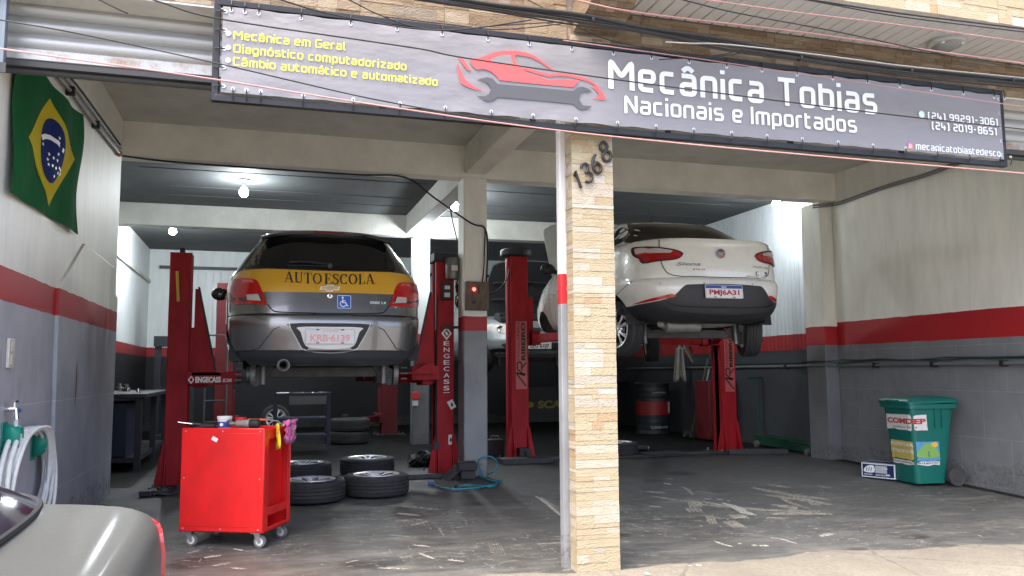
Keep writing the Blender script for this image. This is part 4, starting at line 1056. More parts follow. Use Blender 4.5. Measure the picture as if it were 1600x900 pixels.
# tail lights
TL = cm([(-.815, .885), (-.822, .955), (-.800, .99), (-.72, .992), (-.63, .980), (-.580, .958), (-.545, .88), (-.505, .765), (-.56, .762), (-.68, .768), (-.795, .785)], 3)
for sg in (1, -1):
    P = TL if sg == 1 else mirror(TL)
    t_ = panel('tail_light', P, hb.rear(.012), lens_red, car1, .035, .016)
    inn = cm([(-.735, .965), (-.66, .955), (-.655, .90), (-.73, .90)], 3)
    sm_ = [(-.79, .853), (-.56, .853), (-.527, .783), (-.68, .786), (-.775, .80)]
    panel('reversing_lens', sm_ if sg == 1 else mirror(sm_), hb.rear(.0145), lens_smoke, t_, .04, .002)
    cl_ = [(-.66, .846), (-.57, .846), (-.548, .79), (-.655, .80)]
    panel('clear_lens', cl_ if sg == 1 else mirror(cl_), hb.rear(.016), lens_clear, t_, .04, .002)
    bt = [(-.80, .875), (-.585, .872), (-.578, .858), (-.795, .862)]
    panel('light_bar', bt if sg == 1 else mirror(bt), hb.rear(.0155), mat('lens_red_bright', (.70, .012, .012), .15, coat=1), t_, .04, .002)
    gl = [(-.70, .975), (-.62, .968), (-.60, .945), (-.70, .945)]
    panel('lens_facet', gl if sg == 1 else mirror(gl), hb.rear(.0155), mat('lens_pink', (.55, .10, .09), .2, coat=1), t_, .04, .002)
seam('hatch_seam', cm([(-.50, .765), (-.47, .725), (-.42, .699), (-.2, .692), (0, .690), (.2, .692), (.42, .699), (.47, .725), (.50, .765)], 5, False), hb.rear(.004), .009, gap_m, car1)
b = MB(); 
panel('hatch_handle', cm([(-.115, .690), (-.10, .712), (0, .716), (.10, .712), (.115, .690), (0, .688)], 4), hb.rear(.008), grey_low, car1, .04, .012)
for sg in (-1, 1): seam('bumper_seam', [(sg*.40, .572), (sg*.445, .555), (sg*.56, .40), (sg*.62, .384)], hb.rear(.0035), .005, gap_m, car1)
seam('bumper_top_seam', [(-.83, .676), (-.6, .679), (-.45, .680)], hb.rear(.003), .006, gap_m, car1); seam('bumper_top_seam', [(.83, .676), (.6, .679), (.45, .680)], hb.rear(.003), .006, gap_m, car1)
# number plate recess
panel('plate_recess', cm([(-.325, .598), (0, .604), (.325, .598), (.31, .56), (.22, .40), (.12, .378), (0, .372), (-.12, .378), (-.22, .40), (-.31, .56)], 3), hb.rear(.006), mat('recess_black', (.008, .008, .009), .5), car1, .06, .008)
panel('plate_surround', cm([(-.255, .570), (0, .574), (.255, .570), (.235, .53), (.195, .42), (.10, .398), (0, .392), (-.10, .398), (-.195, .42), (-.235, .53)], 3), hb.rear(.009), mat('silver_trim', (.46, .47, .48), .28, metal=.6), car1, .06, .004)
seam('recess_lip', [(-.33, .604), (-.315, .56), (-.225, .395), (-.12, .370), (0, .363), (.12, .370), (.225, .395), (.315, .56), (.33, .604)], hb.rear(.007), .008, mat('trim_line', (.40, .40, .40), .3, metal=.5), car1)
plate(car1, (0, hb.yr(0, .49)-.017, .495), -.08, 'KRB·6139', mat('plate_red_faded', (.72, .36, .34), .5), small='RJ PETROPOLIS')
# lettering and badges
def serif_letters(txt):
    t, T = .055, .15; S = {
     'A': (.72, [([(.06, 0), (.36, 1)], t), ([(.36, 1), (.64, 0)], T), ([(.16, .32), (.56, .32)], t), ([(-.02, .02), (.18, .02)], .045), ([(.50, .02), (.80, .02)], .045)]),
     'U': (.72, [([(.16, .98), (.16, .3), (.2, .1), (.38, .02), (.56, .1), (.60, .3), (.60, .98)], [T, T, T*.9, t*1.3, t, t, t]), ([(.0, .98), (.32, .98)], .045), ([(.48, .98), (.72, .98)], .045)]),
     'T': (.66, [([(.33, 0), (.33, .98)], T), ([(.02, .975), (.64, .975)], .06), ([(.03, .98), (.03, .74)], .05), ([(.63, .98), (.63, .74)], .05), ([(.18, .02), (.48, .02)], .045)]),
     'O': (.76, [([(.38+.31*math.cos(i*PI/10), .5+.47*math.sin(i*PI/10)) for i in range(20)], [t+(T-t)*abs(math.cos(i*PI/10)) for i in range(20)])]),
     'E': (.62, [([(.17, 0), (.17, 1)], T), ([(.02, .975), (.58, .975)], .05), ([(.02, .025), (.60, .025)], .05), ([(.57, .98), (.57, .76)], .05), ([(.59, .02), (.59, .26)], .05), ([(.2, .52), (.42, .52)], .05), ([(.42, .66), (.42, .38)], .045)]),
     'S': (.54, [(cm([(.46, .74), (.42, .9), (.26, .97), (.1, .86), (.1, .70), (.26, .54), (.42, .42), (.47, .24), (.38, .07), (.2, .02), (.08, .12), (.04, .28)], 4, False), None), ([(.48, 1.0), (.48, .70)], .04), ([(.03, .0), (.03, .3)], .04)]),
     'C': (.66, [([(.36+.30*math.cos(a), .5+.47*math.sin(a)) for a in [PI*.22+i*PI*1.56/18 for i in range(19)]], [t+(T-t)*abs(math.cos(PI*.22+i*PI*1.56/18)) for i in range(19)]), ([(.60, 1.0), (.60, .66)], .045)]),
     'L': (.60, [([(.17, 0), (.17, 1)], T), ([(.02, .98), (.34, .98)], .045), ([(.02, .025), (.56, .025)], .05), ([(.56, .02), (.56, .30)], .05)])}
    x = 0; V = []; F = []; n_ = 0
    for ch in txt:
        if ch == ' ': x += .12; continue
        w_, st = S[ch]
        for pl, wd in st:
            if wd is None: m_ = len(pl); wd = [.05+.10*math.sin(PI*i/(m_-1))**2 for i in range(m_)]
            vs, fs = stroke(pl, wd, ch == 'O'); o_ = len(V); V += [(v.x+x, v.y, n_ % 4) for v in vs]; F += [tuple(i+o_ for i in f) for f in fs]; n_ += 1
        x += w_+.09
    return V, F, x-.09
V, Fc, wd = serif_letters('AUTO ESCOLA'); s_ = .742/wd
ink = mat('decal_black', (.010, .010, .010), .45)
def arc(u, v, l): x = u*s_-.368; return hb.rear(.0035)(x, .940+v*.092+.085*x*x*1.0-.0, l*1)
flat('school_lettering', V, Fc, arc, ink, car1, .0005)
bow = [(-.035, .5), (-.15, .5), (-.11, .66), (.04, .66)]
bp_ = [(-.086, -.016), (-.074, .014), (-.030, .014), (-.024, .028), (.036, .028), (.030, .014), (.086, .014), (.074, -.016), (.030, -.016), (.024, -.030), (-.036, -.030), (-.030, -.016)]
bz = .905
panel('badge_border', [(x*1.0, z+bz) for x, z in bp_], hb.rear(.010), mat('badge_rim', (.80, .78, .72), .35, metal=.2), car1, None, .008)
panel('badge', [(x*.86+.0, z*.68+bz+.0003) for x, z in bp_], hb.rear(.0125), gold, car1, None, .003)
b = MB(); c_ = hb.rear(.006)(0, .838); b.rev([(.0, -.004), (.013, -.006), (.022, -.002), (.022, .006)], 18, c_, 'Y'); b.build('hatch_lock', chrome, car1, smooth=40)
b = MB(); b.rev([(.0, -.008), (.009, -.008), (.010, 0)], 12, c_, 'Y'); b.build('lock_barrel', gap_m, car1)
st = rectp(-.0585, .0585, -.058, .058, .005); cxs, czs = .118, .790
panel('wheelchair_sticker', [(x+cxs, z+czs) for x, z in st], hb.rear(.0025), mat('sticker_blue', (.018, .09, .42), .4), car1, .04, .001)
V, Fc = stroke([(x*.93+cxs, z*.93+czs) for x, z in st], .004, True); flat('sticker_border', V, Fc, hb.rear(.0032), white, car1)
for pl, wd_, cl in (([(-.012, .022), (-.012, -.006), (.012, -.006), (.026, -.034), (.034, -.032)], .008, False), ([(-.008+.024*math.cos(a), -.016+.024*math.sin(a)) for a in [PI*.62+i*PI*1.25/14 for i in range(15)]], .007, False), ([(-.012, .010), (.010, .010)], .007, False), ([(-.012+.005*math.cos(i*PI/4), .036+.005*math.sin(i*PI/4)) for i in range(8)], .008, True)):
    V, Fc = stroke([(x+cxs, z+czs) for x, z in pl], wd_, cl); flat('wheelchair_symbol', V, Fc, hb.rear(.0034), white, car1)
V, Fc, wd, y0, y1 = font_text('ONIX 1.4', .02); s_ = .135/wd; flat('model_lettering', V, Fc, lambda u, v, l: hb.rear(.004)(.335+u*s_, .778+v*.032, 0), white, car1)
# wiper
b = MB(); wp = [hb.rear(.020)(x, z) for x, z in ((.0, 1.105), (-.12, 1.118), (-.24, 1.125), (-.33, 1.118))]; b.tube(wp, .007, 6); b.tube([hb.rear(.010)(x, 1.095) for x in (.02, -.10, -.22, -.35)], .005, 6)
b.rev([(.02, -.03), (.026, -.01), (.026, .01)], 12, hb.rear(.01)(.0, 1.095), 'Y', cap0=True); b.build('rear_wiper', plast, car1, smooth=50)
b = MB(); b.sphere((-.955, 1.88, 1.00), .085, 14, 10, (1.0, .55, .78)); b.bar((-.80, 1.88, .98), (-.90, 1.88, .98), .06, .05); b.build('door_mirror', MATS['gloss_black'], car1, smooth=60); b = MB(); b.bar((.80, 1.88, .98), (.90, 1.88, .98), .06, .05); b.sphere((.955, 1.88, 1.00), .085, 14, 10, (1.0, .55, .78)); 
b.build('door_mirror', MATS['gloss_black'], car1, smooth=60)
for sg in (-1, 1):
    sp = [(.75, 1.10), (1.2, 1.07), (2.2, 1.06), (2.62, 1.08), (2.25, 1.28), (1.7, 1.37), (1.1, 1.37), (.82, 1.24)]
    panel('side_window', cm(sp, 3) if sg == 1 else cm(sp, 3), hb.side(sg), glass_dark, car1, .12, .003)
underside(car1, .70, .30, 3.5, .27, .68, exh=(-.365, .06, .262))
for sg in (-1, 1):                                            # bare hubs and drums: the wheels are off
    b = MB(); b.rev([(.0, .0), (.06, .0), (.065, .03), (.11, .035), (.112, .075), (.05, .08)], 20, (sg*.66 if sg < 0 else .585, .68, .19), 'X')
    for i in range(4): a = i*PI/2; b.tube([(sg*.70, .68+.05*math.cos(a), .19+.05*math.sin(a)), (sg*.755, .68+.05*math.cos(a), .19+.05*math.sin(a))], .007, 6)
    b.build('brake_drum', steel_old, car1, smooth=40)
    b = MB(); b.rev([(.0, .0), (.07, .0), (.075, .03), (.125, .03), (.125, .05), (.05, .05)], 20, (sg*.66 if sg < 0 else .61, 3.2, .22), 'X'); b.build('brake_disc', steel_old, car1, smooth=40)
    b = MB(); rows = []
    for i in range(13):
        a = PI*i/12; rows.append([(sg*.80, .66+.325*math.cos(a), .30+.325*math.sin(a)), (sg*.55, .66+.325*math.cos(a), .30+.325*math.sin(a))])
    b.grid(rows); b.build('arch_liner', under, car1, smooth=50)
# ---------------------------------------------------------------- white sedan on the right lift, bonnet raised
car2 = thing('sedan_car', 'white sedan with raised bonnet and red tail lights high on the right lift', 'car', (4.262, 6.97, 1.32), -R_(2.0))
sb = CarBody([(.285, .58, .34, 3.9), (.30, .64, .22, 3.98), (.33, .72, .12, 4.1), (.38, .785, .055, 4.2), (.45, .815, .02, 4.25), (.54, .832, .004, 4.29), (.545, .834, .0, 4.29), (.62, .845, -.004, 4.28), (.68, .850, .010, 4.24), (.705, .851, .030, 4.2),
              (.715, .851, .058, 4.18), (.78, .853, .062, 4.1), (.90, .850, .075, 3.9), (1.00, .840, .085, 3.55), (1.05, .828, .088, 3.3), (1.085, .808, .084, 3.2), (1.102, .788, .092, 3.15), (1.112, .772, .130, 3.1), (1.120, .755, .22, 3.08), (1.128, .740, .36, 3.05),
              (1.140, .725, .46, 3.0), (1.24, .665, .64, 2.75), (1.34, .60, .83, 2.5), (1.42, .55, 1.02, 2.3), (1.46, .51, 1.18, 2.2), (1.485, .44, 1.45, 2.1), (1.497, .30, 1.7, 2.05), (1.502, .1, 1.85, 2.0)], 2.1, a=3.0)
white_p = paint('paint_white', (.82, .82, .75), rough=.25, dirt=(.36, .35, .28))
cut = [(-.50, .60), (.50, .60)]
def si_mi(x, y, z):
    if y < 1.0:
        lim = .385+.16*min(1, max(0, (.80-abs(x))/.33)) if abs(x) > .47 else .635
        lim = .53 if abs(x) > .52 else (.53+(.52-abs(x))/.12*.10 if abs(x) > .40 else .63)
        return 1 if z < lim and y < .55 else (1 if z < .35 else 0)
    return 1 if z < .34 else 0
sb.mesh('body', [white_p, plast], car2, arches=((.85, .29, .325), (3.36, .29, .325)), mi=lambda x, y, z: 0 if z > (.45 if y < .62 else .345) else 1, n=130)
rear = sb.rear
# dark lower bumper with the plate bay
low = cm([(-.825, .452), (-.72, .474), (-.58, .503), (-.50, .545), (-.42, .625), (-.34, .640), (0, .648), (.34, .640), (.42, .625), (.50, .545), (.58, .503), (.72, .474), (.825, .452), (.80, .41), (.74, .36), (.6, .325), (0, .31), (-.6, .325), (-.74, .36), (-.80, .42)], 3)
panel('bumper_insert', low, rear(.006), plast, car2, .05, .012)
panel('insert_step', cm([(-.56, .475), (-.44, .44), (0, .425), (.44, .44), (.56, .475), (.48, .40), (0, .375), (-.48, .40)], 4), rear(.022), plast, car2, .05, .02)
panel('rear_window', cm([(-.665, 1.142), (-.3, 1.140), (0, 1.139), (.3, 1.140), (.665, 1.142), (.60, 1.25), (.53, 1.37), (.46, 1.44), (.2, 1.462), (0, 1.464), (-.2, 1.462), (-.46, 1.44), (-.53, 1.37), (-.60, 1.25)], 4), rear(.004), glass_mid, car2, .07)
TLs = [(.765, 1.028), (.72, 1.030), (.60, 1.012), (.47, .985), (.405, .960), (.395, .940), (.43, .905), (.50, .888), (.62, .880), (.715, .868), (.735, .915), (.765, .955)]
def sp(pl, sg): return pl if sg == 1 else mirror(pl)
for sg in (1, -1):
    t_ = panel('tail_light', sp(cm(TLs, 3), sg), rear(.010), lens_red, car2, .035, .014)
    cl_ = [(.755, 1.020), (.72, 1.022), (.60, 1.006), (.48, .978), (.50, .955), (.64, .962), (.755, .966)]
    panel('clear_lens', sp(cl_, sg), rear(.017), lens_clear, t_, .04, .002)
    c2_ = [(.62, .998), (.52, .978), (.545, .963), (.63, .975)]
    panel('clear_lens', sp(c2_, sg), rear(.0205), lens_clear, t_, .04, .002)
    for j in range(3):
        z_ = .945-.022*j; st = [(.46+.01*j, z_), (.60, z_-.006), (.74, z_-.008)]; seam('lens_line', sp(st, sg), rear(.0145), .007, lens_red_d, t_)
    seam('light_edge', sp(cm(TLs, 3), sg), rear(.0112), .012, gap_m, t_, True)
    seam('lid_seam', sp(cm([(.585, 1.108), (.595, 1.0), (.592, .90), (.575, .82), (.545, .765), (.49, .735), (.40, .722)], 4, False), sg), rear(.004), .008, gap_m, car2)
    panel('rear_reflector', sp(cm([(.49, .530), (.60, .506), (.74, .480), (.775, .478), (.70, .512), (.60, .538), (.53, .552)], 3), sg), rear(.010), lens_red, car2, .04, .008)
seam('lid_lower_seam', [(-.42, .722), (0, .718), (.42, .722)], rear(.004), .010, gap_m, car2)
panel('lid_edge_strip', [(-.44, .728), (.44, .728), (.44, .745), (-.44, .745)], rear(.012), white_p, car2, .05, .012)
panel('lid_edge_chrome', [(.26, .722), (.50, .724), (.50, .742), (.26, .742)], rear(.0145), chrome, car2, .05, .004)
c_ = rear(.004)(0, .955); b = MB(); b.rev([(.044, .006), (.050, -.002), (.049, -.010), (.043, -.010), (.041, -.006)], 32, c_, 'Y', mi=0); b.rev([(.041, -.006), (.0, -.009)], 32, c_, 'Y', mi=1)
bo = b.build('round_badge', [mat('chrome_grey', (.26, .26, .26), .3, metal=.6), mat('badge_red', (.20, .012, .02), .25, coat=1)], car2, smooth=40)
V, Fc, wd, y0, y1 = font_text('FIAT', .03); flat('badge_lettering', V, Fc, lambda u, v, l: ((u/wd-.5)*.050, c_[1]-.0105, c_[2]-.016+(v-y0)*.042), MATS['chrome_grey'], bo)
V, Fc, wd, y0, y1 = font_text('Siena', .02, shear=.3); flat('model_lettering', V, Fc, lambda u, v, l: rear(.004)(-.46+u/wd*.24, .830+v*.05, 0), mat('chrome_dull', (.35, .35, .35), .3, metal=.8), car2)
V, Fc, wd, y0, y1 = font_text('ATTRACTIVE', .03); flat('trim_lettering', V, Fc, lambda u, v, l: rear(.004)(.35+u/wd*.12, .828+v*.020, 0), mat('ink_grey', (.16, .16, .16), .5), car2)
V, Fc, wd, y0, y1 = font_text('1.4 EVO', .03); flat('trim_lettering', V, Fc, lambda u, v, l: rear(.004)(.49+u/wd*.07, .828+v*.020, 0), MATS['ink_grey'], car2)
panel('dealer_sticker', rectp(.385, .535, .752, .790, .003), rear(.003), mat('sticker_black', (.03, .03, .03), .5), car2, None, .001)
flat('dealer_sticker_marks', *fill([[(.395, .757), (.44, .757), (.44, .785), (.395, .785)], [(.455, .760), (.525, .760), (.525, .768), (.455, .768)], [(.455, .775), (.505, .775), (.505, .783), (.455, .783)]]), lambda u, v, l: rear(.0038)(u, v), white, car2)
panel('dealer_mark', rectp(-.30, -.285, .786, .800, .005), rear(.0035), lens_red, car2, None, .001)
V, Fc, wd, y0, y1 = font_text('TOP CAR', .03); flat('dealer_lettering', V, Fc, lambda u, v, l: rear(.004)(-.275+u/wd*.10, .787+v*.018, 0), mat('ink_red', (.5, .05, .05), .5), car2)
plate(car2, (-.03, sb.yr(0, .57)-.022, .572), -.10, 'PMJ6A31', mat('plate_ink_red', (.35, .015, .03), .5), band=True)
for x in (-.62, -.22, .30, .68):
    b = MB(); q = rear(.003)(x, .655); b.rev([(.0, -.002), (.010, -.002), (.0115, .004)], 12, q, 'Y'); b.build('parking_sensor', mat('sensor_grey', (.42, .41, .39), .4), car2, smooth=40)
seam('fender_seam', cm([(.80, .535), (.70, .60), (.52, .66), (.40, .70)], 4, False), sb.side(-1, .003), .006, gap_m, car2)
# side glass and handles
for sg in (-1, 1):
    panel('quarter_window', cm([(.87, 1.185), (1.28, 1.155), (1.30, 1.385), (1.10, 1.36), (.93, 1.27)], 3), sb.side(sg), glass_dark, car2, .12, .003)
    panel('side_window', cm([(1.34, 1.15), (1.9, 1.14), (1.92, 1.40), (1.6, 1.41), (1.35, 1.36)], 3), sb.side(sg), glass_dark, car2, .12, .003)
    panel('side_window', cm([(1.97, 1.14), (2.62, 1.13), (2.66, 1.16), (2.35, 1.34), (2.1, 1.40), (1.98, 1.41)], 3), sb.side(sg), glass_dark, car2, .12, .003)
    b = MB(); b.sphere((sg*.94, 2.72, 1.10), .085, 14, 10, (1.15, .6, .85)); b.bar((sg*.80, 2.72, 1.06), (sg*.90, 2.72, 1.08), .05, .05); b.build('door_mirror', plast, car2, smooth=60)
    for y_ in (1.38, 2.28): b = MB(); q = sb.xs(y_, .93); b.bar((sg*(q+.012), y_, .93), (sg*(q+.012), y_+.17, .93), .018, .03); b.build('door_handle', white_p, car2, bevel=.005)
    for y_ in (1.30, 1.95, 2.95): seam('door_seam', [(y_, .42), (y_, 1.10)], sb.side(sg, .003), .007, gap_m, car2)
b = MB(); b.tube([(-.02, 1.62, 1.50), (-.0, 1.72, 1.60), (.03, 1.80, 1.74)], [.009, .006, .004], 8); b.build('roof_aerial', plast, car2)
# raised bonnet
b = MB(); rows = []
for i in range(13):
    t_ = i/12; row = []
    for j in range(15):
        x = -.78+1.56*j/14; e = abs(x)/.78
        L = 1.08*t_*(1-.16*e**4*t_); a = R_(52)
        row.append((x*(1-.08*t_**3), 3.02+L*math.cos(a)-.03*math.sin(PI*t_), 1.05+L*math.sin(a)+.05*math.sin(PI*t_)*(1-e*.5)))
    rows.append(row)
b.grid(rows); b.grid([[(x, y+.03, z-.015) for x, y, z in r] for r in rows]); o = b.build('bonnet', white_p, car2, smooth=50)
underside(car2, .70, .42, 4.0, .29, .86, muff=(-.44, -.06, .44, .265, .068))
b = MB(); b.sphere((0, 0, 0), 1, 24, 12, (.36, .30, .075))
b.M = Matrix.Identity(4); b.build('spare_wheel_well', mat('well_grey', (.34, .33, .30), .6, var=.3, vscale=8), car2, smooth=50).location = (.12, .62, .335)
for sg, y_, z_ in ((-1, .85, .255), (1, .85, .255), (1, 3.36, .235)):
    wl = thing('wheel', '', '', (sg*.735, y_, z_)); wl.parent = car2

    wl.rotation_euler = (R_(17), sg*PI/2, 0)
    make_wheel('wheel', wl, .292, .178, .19)
    b = MB(); rows = []
    for i in range(13):
        a = PI*i/12; rows.append([(sg*.82, y_+.322*math.cos(a), .29+.322*math.sin(a)), (sg*.55, y_+.322*math.cos(a), .29+.322*math.sin(a))])
    b.grid(rows); b.build('arch_liner', under, car2, smooth=50)

# ---------------------------------------------------------------- silver car behind, seen from the front, bonnet up
q = onY(836, 540, 12.5)
car3 = thing('silver_car', 'silver car with raised bonnet facing out at the dark back of the workshop', 'car', (q.x+.17, 12.5, q.z-.40), R_(3))
sv = CarBody([(.22, .68, .16, 3.8), (.28, .76, .06, 3.9), (.38, .82, .0, 4.0), (.50, .845, -.01, 4.1), (.56, .85, .02, 4.1), (.62, .85, .05, 4.1), (.72, .852, .12, 4.1), (.80, .835, .24, 4.0), (.85, .81, .42, 3.9), (.89, .78, .75, 3.8), (.95, .76, 1.05, 3.7), (1.05, .73, 1.25, 3.5), (1.2, .66, 1.5, 3.2), (1.35, .58, 1.8, 2.9), (1.44, .45, 2.1, 2.6), (1.46, .1, 2.3, 2.4)], 2.35)
silver = paint('paint_silver', (.40, .42, .43), metal=.5, rough=.35)
sv.mesh('body', silver, car3, arches=((.85, .30, .32),), n=90)
f3 = sv.rear
panel('windscreen', cm([(-.66, .99), (0, .97), (.66, .99), (.58, 1.22), (.48, 1.38), (0, 1.41), (-.48, 1.38), (-.58, 1.22)], 4), f3(.004), glass_dark, car3, .09)
for sg in (1, -1):
    t_ = panel('headlight', sp(cm([(.36, .70), (.60, .745), (.80, .76), (.80, .66), (.70, .60), (.50, .595), (.38, .63)], 4), sg), f3(.008), lens_clear, car3, .05, .012)
    for x_ in (.50, .67): b = MB(); b.rev([(.0, -.002), (.030, -.012), (.052, -.022), (.056, -.022), (.058, .0)], 20, f3(.004)(sg*x_, .668), 'Y'); b.build('lamp_bowl', [chrome], t_, smooth=40)
    panel('fog_light', sp(cm([(.52, .34), (.74, .36), (.74, .28), (.56, .27)], 4), sg), f3(.006), plast, car3, .06, .008)
panel('grille', rectp(-.34, .34, .62, .69, .02), f3(.008), plast, car3, .06, .008)
panel('lower_grille', cm([(-.62, .44), (0, .45), (.62, .44), (.62, .37), (.5, .34), (0, .33), (-.5, .34), (-.62, .37)], 4), f3(.008), plast, car3, .06, .008)
panel('bumper_strip', rectp(-.75, .75, .275, .30, .01), f3(.012), silver, car3, .06, .01)
pl_ = plate(car3, (-.10, sv.yr(0, .41)-.02, .41), 0, 'LPU 6107', mat('plate_ink_black', (.02, .02, .02), .5))
b = MB(); rows = []
for i in range(11):
    t_ = i/10; row = []
    for j in range(13):
        x = -.72+1.44*j/12; e = abs(x)/.72; L = 1.0*t_*(1-.10*e**4*t_); a = R_(66)
        row.append((x*(1-.1*t_**3), 1.0-L*math.cos(a), .92+L*math.sin(a)+.04*math.sin(PI*t_)))
    rows.append(row)
b.grid(rows, 0); b.grid([[(x, y+.025, z+.02) for x, y, z in r] for r in rows], 1)
for zz in (.3, .6):
    b.tube([(-.62, 1.0-zz*.41-.012, .92+zz*.91), (0, 1.0-zz*.41-.05, .95+zz*.91), (.62, 1.0-zz*.41-.012, .92+zz*.91)], .02, 6, mi=0)
b.build('bonnet', [mat('bonnet_lining', (.02, .021, .022), .5, var=.2), silver], car3, smooth=50)
b = MB(); b.box((-.66, .28, .80), (.66, .98, .865)); b.box((-.3, .4, .86), (.3, .8, .93)); b.box((-.6, .5, .86), (-.38, .75, .95)); b.build('engine_bay', under, car3, bevel=.01)
underside(car3, .70, .35, 3.8, .25, .86)
for sg in (-1, 1):
    wl = thing('wheel', '', '', (sg*.74, .85, .29)); wl.parent = car3

    wl.rotation_euler = (0, sg*PI/2, 0); make_wheel('wheel', wl, .30, .18, .19)

# ---------------------------------------------------------------- parked grey sedan in the foreground, cut by the corner
blk_ = mat('rubber_black', (.012, .012, .012), .6); ZD = .735; ROAD = -.30
e0, e1 = onZ(62, 793, ZD), onZ(240, 800, ZD)
car4 = thing('parked_sedan', 'dull grey sedan boot and rear window in the bottom left corner of the photo', 'car', (e1.x+.120, e1.y-.71, ROAD), PI/2+R_(1.5))
H0 = ZD-ROAD+.03
gs = CarBody([(.22, .66, .16, 4.0), (.28, .74, .06, 4.1), (.40, .80, .0, 4.2), (.52, .82, -.01, 4.25), (.58, .825, .01, 4.25), (.62, .822, .045, 4.2), (.75, .818, .05, 4.1), (H0-.10, .80, .052, 3.9), (H0-.05, .788, .060, 3.8), (H0-.022, .772, .075, 3.7), (H0-.008, .752, .10, 3.6), (H0, .728, .12, 3.5),
              (H0+.008, .714, .19, 3.4), (H0+.014, .705, .27, 3.3), (H0+.024, .698, .325, 3.2), (H0+.15, .64, .57, 2.9), (H0+.30, .57, .905, 2.5), (H0+.38, .50, 1.2, 2.3), (H0+.42, .36, 1.7, 2.1), (H0+.43, .1, 1.8, 2.0)], 2.1, a=5, b=24)
k = NT('paint_dull_grey'); tc = k.n('ShaderNodeTexCoord').outputs['Object']; n = k.noise(tc, 3, 8, .7); n2 = k.noise(tc, 60, 5, .7)
k.link(k.mix(n, (.075, .076, .066), (.09, .091, .080)), k.b.inputs['Base Color']); k.b.inputs['Metallic'].default_value = .25
k.link(k.math('MULTIPLY_ADD', n2, .15, .46), k.b.inputs['Roughness']); k.b.inputs['Coat Weight'].default_value = .10; k.b.inputs['Coat Roughness'].default_value = .12
gs.mesh('body', MATS['paint_dull_grey'], car4, arches=((.80, .29, .32), (3.3, .29, .32)), n=140, dz=.02)
fg = gs.rear
HW = H0+.034
panel('rear_window', cm([(-.63, HW+.012), (-.45, HW), (0, HW-.004), (.45, HW), (.63, HW+.012), (.60, H0+.13), (.54, H0+.27), (.44, H0+.345), (0, H0+.36), (-.44, H0+.345), (-.54, H0+.27), (-.60, H0+.13)], 5), fg(.004), mat('window_tint', (.018, .010, .022), .05, spec=.6), car4, .06)
b = MB(); b.tube([fg(.004)(u, v) for u, v in cm([(-.56, H0+.28), (-.625, H0+.13), (-.645, HW+.012), (-.45, HW), (0, HW-.004), (.45, HW), (.645, HW+.012), (.625, H0+.13), (.56, H0+.28)], 8, False)], .009, 6); b.build('window_rubber', blk_, car4, smooth=50)
if 0: seam('window_rubber', cm([(-.64, HW+.14), (-.655, HW+.012), (-.45, HW-.006), (0, HW-.010), (.45, HW-.006), (.655, HW+.012), (.625, H0+.13), (.56, H0+.28)], 5, False), fg(.006), .016, gap_m, car4)
for sg in (1, -1):
    panel('tail_light', sp(cm([(.80, H0-.06), (.74, H0-.045), (.50, H0-.05), (.47, H0-.10), (.48, H0-.22), (.60, H0-.25), (.80, H0-.24)], 3), sg), fg(.010), lens_red, car4, .03, .014)
    sl = [(-.01, H0-.06), (.02, H0-.04), (.16, H0-.075), (.17, H0-.22), (.0, H0-.24)]
    panel('tail_light_side', [(u+.12, v) for u, v in sl], gs.side(sg, .008), lens_red, car4, .03, .012)
    seam('boot_gap', [(sg*.665, H0-.06), (sg*.665, H0-.012), (sg*.655, H0+.005)], fg(.003), .006, gap_m, car4)
    wm = [(u, H0+.02+(u-.50)*.42) for u in (.52, .7, .9, 1.1)]
    b = MB(); b.tube([gs.side(sg, .004)(u, max(H0+.012, v)) for u, v in wm], .010, 6); b.build('pillar_trim', mat('trim_white', (.62, .60, .58), .3, metal=.3), car4)
panel('number_plate_panel', rectp(-.25, .25, .60, .73, .01), fg(.006), plate_w, car4, .06, .006)
for sg in (-1, 1):
    wl = thing('wheel', '', '', (sg*.72, .80, .29)); wl.parent = car4

    wl.rotation_euler = (0, sg*PI/2, 0); make_wheel('wheel', wl, .29, .18, .18)
